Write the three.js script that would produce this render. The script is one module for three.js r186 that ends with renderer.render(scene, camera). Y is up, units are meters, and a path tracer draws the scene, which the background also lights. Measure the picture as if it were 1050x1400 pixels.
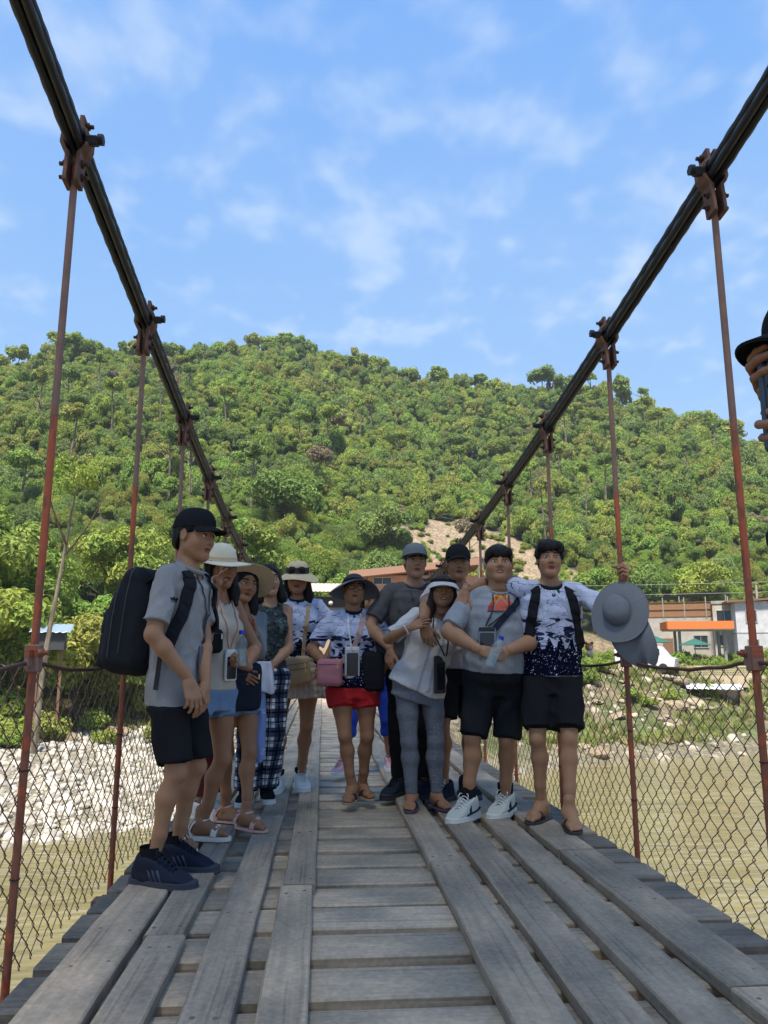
import * as THREE from 'three';
import { mergeGeometries } from 'three/addons/utils/BufferGeometryUtils.js';
import { ImprovedNoise } from 'three/addons/math/ImprovedNoise.js';

// ---------------------------------------------------------------- camera
const renderer = new THREE.WebGLRenderer({ antialias: true });
renderer.toneMapping = THREE.LinearToneMapping;
renderer.toneMappingExposure = 1.9;
renderer.shadowMap.enabled = true;
const scene = new THREE.Scene();
const camera = new THREE.PerspectiveCamera(67.887, 0.75, 0.05, 1500);
const EYE = 0.95, YAW = THREE.MathUtils.degToRad(4.481), PITCH = THREE.MathUtils.degToRad(10.886);
camera.position.set(0, EYE, 0);
camera.lookAt(Math.sin(YAW) * Math.cos(PITCH), EYE + Math.sin(PITCH), -Math.cos(YAW) * Math.cos(PITCH));

// ---------------------------------------------------------------- noise and random numbers
const IN = new ImprovedNoise();
const noise3 = (x, y, z) => IN.noise(x, y, z);
const fbm = (x, y, z, o = 4) => { let s = 0, a = 0.5, f = 1; for (let i = 0; i < o; i++) { s += a * IN.noise(x * f, y * f, z * f); a *= 0.5; f *= 2.03; } return s; };
function RNG(seed) { let t = seed >>> 0; return () => { t = (t + 0x6d2b79f5) | 0; let r = Math.imul(t ^ (t >>> 15), 1 | t); r = (r + Math.imul(r ^ (r >>> 7), 61 | r)) ^ r; return ((r ^ (r >>> 14)) >>> 0) / 4294967296; }; }
const clamp = (x, a = 0, b = 1) => Math.min(b, Math.max(a, x));
const lerp = (a, b, t) => a + (b - a) * t;
const sstep = (a, b, x) => { const t = clamp((x - a) / (b - a)); return t * t * (3 - 2 * t); };
const V = (x, y, z) => new THREE.Vector3(x, y, z);

// ---------------------------------------------------------------- sky and sun
{
  const W = 2048, H = 1024, data = new Float32Array(W * H * 4);
  for (let j = 0; j < H; j++) {
    if (j === H / 2 - 1) { /* below the horizon one colour */ }
    const el = ((j + 0.5) / H - 0.5) * Math.PI, y = Math.sin(el), c = Math.cos(el);
    for (let i = 0; i < W; i++) {
      const az = ((i + 0.5) / W - 0.5) * 2 * Math.PI, x = Math.cos(az) * c, z = Math.sin(az) * c, o = (j * W + i) * 4;
      const t = Math.pow(clamp(y), 0.8);
      let r = lerp(0.43, 0.150, clamp(t * 1.3)), g = lerp(0.625, 0.345, clamp(t * 1.3)), b = lerp(0.82, 0.745, clamp(t * 1.2));
      if (y > 0) {
        const k = 1 / (y + 0.16), px = x * k, pz = z * k;                    // a flat layer of thin broken cloud high above
        const wx = fbm(px * 2.3 + 7, pz * 2.3, 3.1, 3) * 0.16, wz = fbm(px * 2.3, pz * 2.3 + 5, 8.7, 3) * 0.16;
        const cover = fbm(px * 1.15 + 11.3, pz * 1.15 + 4.7, 0.4, 3);
        const puff = fbm((px + wx * 0.6) * 9.5, (pz + wz * 0.6) * 8.5, 1.9, 5);
        let a = sstep(-0.10, 0.72, puff * 1.3 + cover * 0.95) * 0.8 + 0.2 * sstep(-0.3, 0.5, cover + 0.3 * fbm(px * 2 + wz, pz * 3.1, 5.5, 4));
        a = clamp(a) * lerp(0.68, 0.40, sstep(0.3, 0.7, y)) * sstep(0, 0.1, y);
        r = lerp(r, 0.66, a); g = lerp(g, 0.75, a); b = lerp(b, 0.84, a);
      } else { r = 0.25; g = 0.25; b = 0.2; }
      data[o] = r * 0.665; data[o + 1] = g * 0.665; data[o + 2] = b * 0.665; data[o + 3] = 1;
    }
  }
  const sky = new THREE.DataTexture(data, W, H, THREE.RGBAFormat, THREE.FloatType);
  sky.mapping = THREE.EquirectangularReflectionMapping; sky.magFilter = THREE.LinearFilter; sky.minFilter = THREE.LinearFilter; sky.wrapS = THREE.RepeatWrapping; sky.needsUpdate = true;
  scene.background = sky; scene.environment = sky;
}
const SUN = new THREE.DirectionalLight(new THREE.Color(1, 0.94, 0.84), 5.0);
const SUN_DIR = V(-0.16, 0.90, 0.41).normalize();
SUN.position.copy(SUN_DIR).multiplyScalar(300); SUN.target.position.set(0, 0, 0);
SUN.castShadow = true; SUN.shadow.mapSize.set(4096, 4096);
Object.assign(SUN.shadow.camera, { left: -200, right: 200, top: 200, bottom: -200, near: 1, far: 700 });
SUN.shadow.radius = 14; SUN.name = 'sun'; scene.add(SUN); scene.add(SUN.target);
scene.fog = new THREE.FogExp2(0xdbe4ea, 0.00024);

// ---------------------------------------------------------------- naming
const used = new Map();
function numbered(name) { const n = used.get(name) ?? 0; used.set(name, n + 1); return n ? name + '_' + String(n).padStart(3, '0') : name; }
function tag(o, label, category, group) { o.userData.label = label; o.userData.category = category; if (group) o.userData.group = group; return o; }
function thing(name, label, category, group, pos) { const o = new THREE.Group(); o.name = numbered(name); scene.add(o); if (pos) o.position.set(...pos); return tag(o, label, category, group); }
function mesh(name, geo, mat, parent) { const m = new THREE.Mesh(geo, mat); m.castShadow = m.receiveShadow = true; if (parent === scene || !parent) { m.name = numbered(name); scene.add(m); } else { m.name = name; parent.add(m); } return m; }
const structure = (m) => { m.userData.kind = 'structure'; return m; };
const stuff = (m) => { m.userData.kind = 'stuff'; return m; };

// ---------------------------------------------------------------- textures (what surfaces are made of)
function pn(seed) {   // periodic value noise in 2-D
  const R = RNG(seed), P = new Float32Array(4096); for (let i = 0; i < 4096; i++) P[i] = R();
  const at = (x, y, px, py) => P[((((x % px) + px) % px) * 131 + (((y % py) + py) % py) * 977) & 4095];
  return (x, y, px, py) => { const ix = Math.floor(x), iy = Math.floor(y); let fx = x - ix, fy = y - iy; fx = fx * fx * (3 - 2 * fx); fy = fy * fy * (3 - 2 * fy);
    return lerp(lerp(at(ix, iy, px, py), at(ix + 1, iy, px, py), fx), lerp(at(ix, iy + 1, px, py), at(ix + 1, iy + 1, px, py), fx), fy); };
}
function tile(n, u, v, fx, fy, oct = 4) { let s = 0, a = 0.5, t = 0; for (let i = 0; i < oct; i++) { s += a * n(u * fx, v * fy, fx, fy); t += a; a *= 0.5; fx *= 2; fy *= 2; } return s / t; }
function makeTex(w, h, fn, srgb = true) {
  const d = new Uint8Array(w * h * 4);
  for (let j = 0; j < h; j++) for (let i = 0; i < w; i++) { const c = fn((i + 0.5) / w, (j + 0.5) / h), o = (j * w + i) * 4; for (let k = 0; k < 3; k++) d[o + k] = clamp(Math.round(c[k] * 255), 0, 255); d[o + 3] = 255; }
  const t = new THREE.DataTexture(d, w, h, THREE.RGBAFormat, THREE.UnsignedByteType);
  t.wrapS = t.wrapT = THREE.RepeatWrapping; t.magFilter = THREE.LinearFilter; t.minFilter = THREE.LinearMipmapLinearFilter; t.generateMipmaps = true;
  if (srgb) t.colorSpace = THREE.SRGBColorSpace; t.needsUpdate = true; return t;
}
function rep(t, x, y) { const c = t.clone(); c.repeat.set(x, y); c.needsUpdate = true; return c; }
const std = (o) => new THREE.MeshStandardMaterial({ roughness: 0.8, metalness: 0, ...o });
const rgb = (r, g, b) => new THREE.Color().setRGB(r, g, b);
const N1 = pn(11), N2 = pn(23), N3 = pn(37);
const grey = (v) => [v, v, v];

// ---------------------------------------------------------------- geometry helpers
function geoFrom(pos, idx, uv, col, nor) { const g = new THREE.BufferGeometry(); g.setAttribute('position', new THREE.Float32BufferAttribute(pos, 3)); if (uv) g.setAttribute('uv', new THREE.Float32BufferAttribute(uv, 2)); if (col) g.setAttribute('color', new THREE.Float32BufferAttribute(col, 3)); if (idx) g.setIndex(idx); if (nor) g.setAttribute('normal', new THREE.Float32BufferAttribute(nor, 3)); else g.computeVertexNormals(); return g; }
function merge(list) { const l = list.map((g) => (g.index ? g.toNonIndexed() : g)); for (const g of l) for (const k of Object.keys(g.attributes)) if (!['position', 'normal', 'uv'].includes(k)) g.deleteAttribute(k); for (const g of l) if (!g.attributes.uv) g.setAttribute('uv', new THREE.Float32BufferAttribute(new Float32Array(g.attributes.position.count * 2), 2)); return mergeGeometries(l); }
function box(w, h, d, x = 0, y = 0, z = 0, uvm = true) { const g = new THREE.BoxGeometry(w, h, d); if (uvm) { const p = g.attributes.position, n = g.attributes.normal, u = g.attributes.uv; for (let i = 0; i < p.count; i++) { const ax = Math.abs(n.getX(i)), ay = Math.abs(n.getY(i)); if (ay > 0.5) u.setXY(i, p.getX(i), p.getZ(i)); else if (ax > 0.5) u.setXY(i, p.getZ(i), p.getY(i)); else u.setXY(i, p.getX(i), p.getY(i)); } } g.translate(x, y, z); return g; }
function rbox(w, h, d, r, seg = 2) {   // box with rounded edges
  const s = new THREE.Shape(), a = w / 2 - r, b = h / 2 - r;
  s.absarc(a, b, r, 0, Math.PI / 2); s.absarc(-a, b, r, Math.PI / 2, Math.PI); s.absarc(-a, -b, r, Math.PI, Math.PI * 1.5); s.absarc(a, -b, r, Math.PI * 1.5, Math.PI * 2);
  const bev = Math.min(r, d / 2 - 1e-4) * 0.8, g = new THREE.ExtrudeGeometry(s, { depth: d - 2 * bev, bevelEnabled: true, bevelThickness: bev, bevelSize: bev, bevelOffset: -bev, bevelSegments: seg, curveSegments: 4 });
  g.translate(0, 0, -(d - 2 * bev) / 2); return g;
}
function tube(pts, r, seg = 12, rad = 6, closed = false) { return new THREE.TubeGeometry(new THREE.CatmullRomCurve3(pts.map((p) => (p.isVector3 ? p : V(...p))), closed), seg, r, rad, closed); }
function cyl(r0, r1, h, seg = 10, x = 0, y = 0, z = 0) { const g = new THREE.CylinderGeometry(r0, r1, h, seg); g.translate(x, y, z); return g; }
function bar(a, b, r, seg = 8) { const A = V(...a), B = V(...b), d = B.clone().sub(A), g = new THREE.CylinderGeometry(r, r, d.length(), seg); g.applyQuaternion(new THREE.Quaternion().setFromUnitVectors(V(0, 1, 0), d.clone().normalize())); g.translate((A.x + B.x) / 2, (A.y + B.y) / 2, (A.z + B.z) / 2); return g; }
// ================================================================ THE SETTING
const WATER_Y = -4.2;
const waterline = (x) => { const a = x < 15 ? -30 - 0.66 * Math.max(x, -40) : -39.9 - 0.22 * (x - 15); return a + 1.2 * noise3(x * 0.09, 3, 7) + 0.5 * noise3(x * 0.35, 1, 2); };
const RX = [-320, -170, -120, -92, -78, -50, -27, 0, 28, 52, 78, 92, 106, 120, 150, 200, 330], RH = [55, 70, 74, 79, 94, 98, 104, 100, 94, 88, 85, 76, 66, 52, 44, 38, 34], RZ = [-200, -205, -208, -212, -226, -240, -248, -250, -248, -240, -227, -216, -204, -190, -176, -165, -160];
function table(X, Y, x) { if (x <= X[0]) return Y[0]; for (let i = 1; i < X.length; i++) if (x <= X[i]) { const t = (x - X[i - 1]) / (X[i] - X[i - 1]); return lerp(Y[i - 1], Y[i], t * t * (3 - 2 * t) * 0.4 + t * 0.6); } return Y[Y.length - 1]; }
function footOf(x) { return lerp(-66, -86, sstep(-15, 25, x)); }
function ground(x, z) {
  const near = lerp(-5.2, -0.42, sstep(-5, 3.5, z + 0.8 * noise3(x * 0.2, 0, 4)));
  const s = (waterline(x) - z) * 0.86;
  if (z > -8 && s < 0) return near;
  if (s < 0) return lerp(near, Math.max(-5.4, WATER_Y + s * 0.12), clamp((-8 - z) / 5)) ;
  const right = sstep(-3, 9, x);
  const hl = table([0, 3, 24, 34, 48], [WATER_Y, -3.95, -3.3, -1.0, 0.9], s), hr = table([0, 2.5, 5, 9, 14, 30], [WATER_Y, -3.4, -2.2, 0.1, 0.7, 1.0], s);
  let h = lerp(hl, hr, right) + 0.10 * noise3(x * 0.4, 0, z * 0.4) + 0.25 * noise3(x * 0.12, 5, z * 0.12) * clamp(s / 6);
  const f = footOf(x), rz = table(RX, RZ, x), R = table(RX, RH, x);
  if (z < f) {
    const t = (f - z) / (f - rz), p = t <= 1 ? 0.78 * t + 0.22 * t * t : 1 - 0.35 * (t - 1);
    const bump = 7 * noise3(x * 0.022, 2.5, z * 0.022) + 2.5 * noise3(x * 0.06, 7, z * 0.06);
    h = h + (R - 1) * p + bump * clamp(t * 2.5) * clamp((1.25 - t) * 3);
  }
  return h;
}
// the cleared field on the lower slope
const inField = (x, z) => { const dx = (x - 22.5) / 15, dz = (z + 115) / 15; return dx * dx + dz * dz + 0.75 * noise3(x * 0.13, 4, z * 0.13) + 0.3 * noise3(x * 0.4, 1, z * 0.4) < 0.95; };
const STONE_TEX = makeTex(512, 512, (u, v) => { const a = tile(N1, u, v, 8, 8, 5), b = tile(N2, u, v, 40, 40, 2), c = tile(N3, u, v, 5, 5, 2); return [0.55 + 0.35 * a + 0.12 * b, 0.53 + 0.35 * a + 0.12 * b, 0.49 + 0.33 * a + 0.13 * b - 0.05 * c]; });
const GROUND_TEX = makeTex(1024, 1024, (u, v) => { const a = tile(N1, u, v, 12, 12, 6), b = tile(N2, u, v, 90, 90, 2), c = tile(N3, u, v, 28, 28, 3); const k = 0.45 + 0.5 * a + 0.35 * (b - 0.5) + 0.2 * (c - 0.5); return [k, k, k * 0.97]; });
{
  const gx = [], gz = [];
  for (let i = 0; i <= 230; i++) { const t = i / 230 * 2 - 1; gx.push(t * 150 + Math.sign(t) * Math.pow(Math.abs(t), 6) * 400); }
  for (let j = 0; j <= 230; j++) { const t = j / 230; gz.push(lerp(60, -330, t) - Math.pow(Math.max(0, t - 0.8) / 0.2, 2) * 250 + Math.pow(Math.max(0, 0.06 - t) / 0.06, 2) * 200); }
  const pos = [], uv = [], col = [], idx = [], n = gx.length;
  for (const z of gz) for (const x of gx) {
    const y = ground(x, z); pos.push(x, y, z); uv.push(x / 4, z / 4);
    const s = (waterline(x) - z) * 0.86, right = sstep(-3, 9, x), n1 = fbm(x * 0.15, 2, z * 0.15, 3), n2 = noise3(x * 0.6, 9, z * 0.6);
    let c;
    const forest = [0.075 + 0.03 * n1, 0.085 + 0.02 * n1, 0.03], sand = [lerp(0.44, 0.34, right) + 0.06 * n2, lerp(0.38, 0.29, right) + 0.06 * n2, lerp(0.28, 0.19, right) + 0.05 * n2], grass = [0.17 + 0.05 * n1, 0.19 + 0.04 * n2, 0.06], earth = [0.36 + 0.08 * n1, 0.27 + 0.06 * n1, 0.18];
    const beachEnd = lerp(25, 2.5, right) + 4 * n1;
    if (s < beachEnd && z < -8) c = sand; else if (z > -8) c = earth; else if (z > footOf(x) - 8) c = (n1 + 0.5 * n2 > 0.05) ? earth : grass; else c = forest;
    if (inField(x, z)) c = [0.50 + 0.12 * n2, 0.37 + 0.09 * n2, 0.25 + 0.07 * n2];
    col.push(...c);
  }
  for (let j = 0; j < gz.length - 1; j++) for (let i = 0; i < n - 1; i++) { const a = j * n + i; idx.push(a, a + 1, a + n, a + 1, a + n + 1, a + n); }
  structure(mesh('terrain', geoFrom(pos, idx, uv, col), std({ vertexColors: true, map: GROUND_TEX, roughness: 0.95, bumpMap: GROUND_TEX, bumpScale: 0.06 })));
}
{ // the muddy river
  const WAVE = makeTex(1024, 1024, (u, v) => { const wu = u + 0.02 * Math.sin(v * 6.283 * 3), a = tile(N1, wu, v, 5, 14, 4), b = tile(N2, u, v + 0.01 * Math.sin(u * 6.283 * 5), 16, 40, 2); return grey(0.6 * a + 0.4 * b); }, false);
  const MUD = makeTex(512, 512, (u, v) => { const a = tile(N3, u, v, 4, 9, 5), b = tile(N1, u, v, 3, 14, 3); const k = 0.84 + 0.16 * (a - 0.5) + 0.10 * (b - 0.5); return [k, k * 0.985, k * 0.93]; });
  const g = new THREE.PlaneGeometry(500, 75, 1, 1); g.rotateX(-Math.PI / 2); g.translate(0, WATER_Y, -30); const u = g.attributes.uv, p = g.attributes.position; for (let i = 0; i < 4; i++) u.setXY(i, p.getX(i) / 14, p.getZ(i) / 9);
  structure(mesh('river', g, std({ color: rgb(0.30, 0.26, 0.145), map: MUD, roughness: 0.14, bumpMap: WAVE, bumpScale: 0.10 })));
}
// ---------------------------------------------------------------- stones of the gravel bar and boulders
function stoneGeo(seed, sub = 2, flat = 0.7) { const R = RNG(seed), g = new THREE.IcosahedronGeometry(1, sub), p = g.attributes.position, ox = R() * 50; for (let i = 0; i < p.count; i++) { const v = V(p.getX(i), p.getY(i), p.getZ(i)); let k = 1 + 0.38 * noise3(v.x * 0.9 + ox, v.y * 0.9, v.z * 0.9) + 0.16 * noise3(v.x * 2.4 + ox, v.y * 2.4, v.z * 2.4); v.x = Math.sign(v.x) * Math.pow(Math.abs(v.x), 0.85); v.multiplyScalar(k); p.setXYZ(i, v.x, v.y * flat, v.z); } g.computeVertexNormals(); const u = g.attributes.uv; for (let i = 0; i < p.count; i++) u.setXY(i, p.getX(i) * 0.5 + p.getZ(i) * 0.3, p.getY(i) * 0.5 + p.getZ(i) * 0.2); return g; }
const STONE_GEOS = [1, 2, 3, 4, 5].map((s) => stoneGeo(s * 17, 2)), PEBBLE_GEOS = [1, 2, 3].map((s) => stoneGeo(s * 31, 1));
const stoneMats = [[0.46, 0.37, 0.29], [0.42, 0.33, 0.25], [0.52, 0.44, 0.36], [0.36, 0.29, 0.22]].map((c) => std({ color: rgb(...c), map: STONE_TEX, roughness: 0.9, bumpMap: STONE_TEX, bumpScale: 0.03 }));
{
  const R = RNG(404), M = new THREE.Matrix4(), q = new THREE.Quaternion(), e = new THREE.Euler();
  PEBBLE_GEOS.forEach((g, k) => {
    const N = 5200, im = new THREE.InstancedMesh(g, std({ roughness: 0.9 }), N); im.name = numbered('gravel'); stuff(im); tag(im, 'pale river stones covering the gravel bar beside the brown water', 'gravel'); let c = 0, tries = 0;
    while (c < N && tries++ < N * 30) {
      const leftSide = R() < 0.97, x = leftSide ? lerp(-42, 4, R()) : lerp(4, 40, R()), right = sstep(-3, 9, x), s = (leftSide ? lerp(-0.6, 27, Math.pow(R(), 1.3)) : lerp(-0.6, 9, R())), z = waterline(x) - s / 0.86;
      const y = ground(x, z), sz = lerp(0.05, 0.24, Math.pow(R(), 2.6)) * (1 + 0.4 * right);
      e.set(R() * 0.6, R() * 6.28, R() * 0.6); q.setFromEuler(e); M.compose(V(x, y + sz * 0.15, z), q, V(sz, sz, sz * lerp(0.7, 1.2, R()))); im.setMatrixAt(c, M);
      const t = lerp(0.26, 0.52, R()) * lerp(1, 0.8, right), w = 0.05 + R() * 0.10 + 0.1 * right; im.setColorAt(c, rgb(t, t * (0.95 - w * 0.5), t * (0.84 - w))); c++;
    }
    im.count = c; im.castShadow = im.receiveShadow = true; scene.add(im);
  });
  // single boulders: a line along the back of the gravel bar, and the rocky far bank
  const put = (x, z, s, label, group) => { const b = mesh('boulder', STONE_GEOS[Math.floor(R() * 5)], stoneMats[Math.floor(R() * 4)]); b.position.set(x, ground(x, z) + s * 0.18, z); b.scale.set(s * lerp(0.9, 1.5, R()), s * lerp(0.6, 0.95, R()), s * lerp(0.8, 1.2, R())); b.rotation.set(R() * 0.4, R() * 6.28, R() * 0.4); tag(b, label, 'boulder', group); };
  for (let i = 0; i < 46; i++) { const x = lerp(-38, 0, R()), z = waterline(x) - lerp(19, 29, R()) / 0.86; put(x, z, lerp(0.35, 0.95, R() * R()), 'grey boulder between the pale gravel bar and the bushes', 'boulders behind the gravel bar'); }
  for (let i = 0; i < 44; i++) { const x = lerp(7, 38, R()), z = waterline(x) - lerp(0.5, 11, R()) / 0.86; put(x, z, lerp(0.25, 0.95, R() * R()), 'buff rock on the sloping bank below the village', 'rocks on the far bank'); }
}

// ---------------------------------------------------------------- foliage
function leafCloud(seed, { lobes = 9, leaves = 110, R0 = 3.2, H0 = 2.6, leaf = 0.6, up = 0.35, dome = 0.6, gap = 0.0 }) {
  const R = RNG(seed), pos = [], col = [], idx = [], L = [];
  for (let i = 0; i < lobes; i++) { const a = R() * 6.283, r = R0 * 0.72 * Math.sqrt(R()), y = H0 * (dome * (1 - (r / R0) ** 2) + (R() - 0.5) * 0.9); L.push([Math.cos(a) * r, y, Math.sin(a) * r, R0 * lerp(0.2, 0.42, R()), lerp(0.88, 1.12, R()), R() - 0.5]); }
  const n = V(0, 0, 0), a = V(0, 0, 0), b = V(0, 0, 0);
  for (const [lx, ly, lz, lr, tone, hue] of L) for (let k = 0; k < leaves; k++) {
    const th = R() * 6.283, cz = lerp(-0.75, 1, R()), sr = Math.sqrt(1 - cz * cz), rr = lr * (lerp(0.55, 1.1, Math.sqrt(R())) + (R() < 0.12 ? 0.35 * R() : 0)) * (1 + 0.3 * noise3(th * 2, cz * 3, seed));
    const px = lx + Math.cos(th) * sr * rr, py = ly + cz * rr * 0.78, pz = lz + Math.sin(th) * sr * rr;
    n.set(Math.cos(th) * sr + (R() - 0.5) * 1.0, cz + up + (R() - 0.5) * 0.9, Math.sin(th) * sr + (R() - 0.5) * 1.0).normalize();
    a.set(R() - 0.5, R() - 0.5, R() - 0.5).cross(n).normalize(); b.crossVectors(n, a);
    const s = leaf * lerp(0.55, 1.25, R()), w = s * lerp(0.36, 0.55, R()), q = pos.length / 3, droop = s * 0.18, t = tone * lerp(0.82, 1.14, R()), hu = hue * 0.16 + (R() - 0.5) * 0.12;
    for (const [u, v, d] of [[-s, 0, -droop], [0, w, 0.04], [s, 0, -droop], [0, -w, 0.04]]) { pos.push(px + a.x * u + b.x * v + n.x * d, py + a.y * u + b.y * v + n.y * d, pz + a.z * u + b.z * v + n.z * d); col.push(t * (1 + hu), t, t * (1 - hu * 0.5)); }
    idx.push(q, q + 1, q + 2, q, q + 2, q + 3);
  }
  const g = geoFrom(pos, idx, null, col).toNonIndexed(); g.computeVertexNormals(); return g;
}
function trunkGeo(seed, h, r, limbs = 4, lean = 0.1) {
  const R = RNG(seed), list = [], top = V((R() - 0.5) * lean * h, h, (R() - 0.5) * lean * h);
  const taper = (pts, r0, r1, seg, rad) => { const g = tube(pts, 1, seg, rad), p = g.attributes.position, c = new THREE.CatmullRomCurve3(pts.map((q) => q.clone())); for (let i = 0; i <= seg; i++) { const o = c.getPointAt(i / seg), k = lerp(r0, r1, i / seg); for (let j = 0; j <= rad; j++) { const w = i * (rad + 1) + j; p.setXYZ(w, o.x + (p.getX(w) - o.x) * k, o.y + (p.getY(w) - o.y) * k, o.z + (p.getZ(w) - o.z) * k); } } g.computeVertexNormals(); return g; };
  list.push(taper([V(0, -0.6, 0), V(top.x * 0.2 + (R() - 0.5) * 0.25, h * 0.35, top.z * 0.3), V(top.x * 0.6, h * 0.7, top.z * 0.7), top], r, r * 0.35, 8, 7));
  for (let i = 0; i < limbs; i++) { const a = R() * 6.283, y = h * lerp(0.5, 0.9, R()), l = h * lerp(0.22, 0.4, R()), k = y / h; list.push(taper([V(top.x * k, y, top.z * k), V(top.x * k + Math.cos(a) * l * 0.5, y + l * 0.3, top.z * k + Math.sin(a) * l * 0.5), V(top.x * k + Math.cos(a) * l, y + l * 0.75, top.z * k + Math.sin(a) * l)], r * 0.4, r * 0.12, 4, 5)); }
  return merge(list);
}
const leafMat = (c, t = 0.4) => new THREE.MeshPhysicalMaterial({ color: c ? rgb(...c) : 0xffffff, vertexColors: true, roughness: 0.75, transmission: t, thickness: 0, specularIntensity: 0.35, side: THREE.DoubleSide });
const FAR_CROWNS = [[3.0, 2.6, 10], [3.4, 2.1, 12], [2.4, 3.4, 9], [3.8, 2.4, 13], [2.8, 3.0, 10]].map(([r, h, l], i) => leafCloud(100 + i, { lobes: l * 2, leaves: 75, R0: r, H0: h, leaf: 0.42 }));
const FOREST_CROWNS = [[3.0, 2.6, 20], [3.4, 2.1, 24], [2.4, 3.4, 18], [3.8, 2.4, 26], [2.8, 3.0, 20]].map(([r, h, l], i) => leafCloud(130 + i, { lobes: l, leaves: 150, R0: r, H0: h, leaf: 0.29 }));
const MID_CROWNS = [[3.0, 2.6, 13], [3.5, 2.2, 15], [2.6, 3.3, 13]].map(([r, h, l], i) => leafCloud(300 + i, { lobes: l + 9, leaves: 420, R0: r, H0: h, leaf: 0.165 }));
const BARK = makeTex(256, 512, (u, v) => { const a = tile(N1, u, v, 14, 6, 4), b = tile(N2, u, v, 30, 8, 3), k = 0.55 + 0.5 * (a - 0.5) + 0.4 * (b - 0.5); return [k, k * 0.96, k * 0.9]; });
const barkPale = std({ color: rgb(0.50, 0.43, 0.34), map: BARK, roughness: 0.95 }), barkBrown = std({ color: rgb(0.26, 0.20, 0.14), map: BARK, roughness: 0.95 });
const TRUNKS = [1, 2, 3].map((s) => trunkGeo(50 + s, 7, 0.2, 4, 0.12)), TALL_TRUNKS = [1, 2, 3].map((s) => trunkGeo(80 + s, 10, 0.19, 3, 0.14));
const GREENS = [[0.270, 0.360, 0.072], [0.305, 0.395, 0.076], [0.210, 0.305, 0.072], [0.345, 0.415, 0.078], [0.240, 0.325, 0.092], [0.360, 0.385, 0.090], [0.275, 0.395, 0.075]];
const pick = (R, a) => a[Math.floor(R() * a.length)];
const inSight = (x, z, m = 43) => Math.abs(Math.atan2(x, -z) * 57.3 - 4.5) < m;
{
  const R = RNG(777), spots = [];
  // the forest that covers the hill reads as one mass
  for (let z = -60; z > -292; ) {
    const step = lerp(1.9, 2.8, clamp((-60 - z) / 150));
    for (let x = -190; x < 205; x += step) { const px = x + (R() - 0.5) * step, pz = z + (R() - 0.5) * step; if (pz > footOf(px) - 2 || !inSight(px, pz) || inField(px, pz)) continue; if (pz < table(RX, RZ, px) - 16) continue; if (px > 24 && pz > -97) continue; spots.push([px, pz]); }
    z -= step;
  }
  const M = new THREE.Matrix4(), q = new THREE.Quaternion(), e = new THREE.Euler(), sets = [...FOREST_CROWNS.map((g) => [g, []]), ...MID_CROWNS.map((g) => [g, []])];
  for (const s of spots) { const nearby = -s[1] < 112; (nearby ? sets[5 + Math.floor(R() * 3)] : sets[Math.floor(R() * 5)])[1].push(s); }
  sets.forEach(([g, list]) => {
    const im = new THREE.InstancedMesh(g, leafMat(null, 0.38), list.length); im.name = numbered('forest_canopy'); stuff(im); tag(im, 'dense green forest canopy covering the steep hillside', 'forest');
    list.forEach(([x, z], i) => {
      const far = clamp((-z - 60) / 150), k = lerp(0.46, 1.0, R() * R()) * lerp(0.74, 1.0, far), lift = lerp(0.3, 4.6, Math.pow(R(), 1.4)) * k;
      e.set((R() - 0.5) * 0.35, R() * 6.28, (R() - 0.5) * 0.35); q.setFromEuler(e); M.compose(V(x, ground(x, z) + lift, z), q, V(k, k * lerp(0.9, 1.9, R()), k)); im.setMatrixAt(i, M);
      const zone = fbm(x * 0.03, 3, z * 0.03, 2), c = R() < 0.012 ? [0.30, 0.24, 0.14] : GREENS[clamp(Math.floor((R() * 0.75 + zone * 0.9 + 0.25) * 7), 0, 6)], t = lerp(0.80, 1.12, R()); im.setColorAt(i, rgb(c[0] * t, c[1] * t, c[2] * t));
    });
    im.castShadow = im.receiveShadow = true; scene.add(im);
  });
  console.log('forest', spots.length);
}
const crownMats = [...GREENS, [0.30, 0.24, 0.15]].map((c) => leafMat(c, 0.38));
function tree(label, group, x, z, { h = 8, k = 1, mat = 0, pale = false, geo = null, tall = false, y = null, lean = 0, girth = 1 }) {
  const R = RNG(Math.floor(Math.abs(x * 131 + z * 977)) + 5), t = thing('tree', label, 'tree', group, [x, (y ?? ground(x, z)) - 0.1, z]);
  const tr = mesh('trunk', (tall ? TALL_TRUNKS : TRUNKS)[Math.floor(R() * 3)], pale ? barkPale : barkBrown, t); tr.scale.set(k * girth, h / (tall ? 10 : 7), k * girth);
  const c = mesh('crown', geo ?? pick(R, MID_CROWNS), crownMats[mat], t); c.position.y = h * 0.94; c.scale.setScalar(k); c.rotation.y = R() * 6.28; t.rotation.y = R() * 6.28; t.rotation.z = lean; return t;
}
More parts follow.
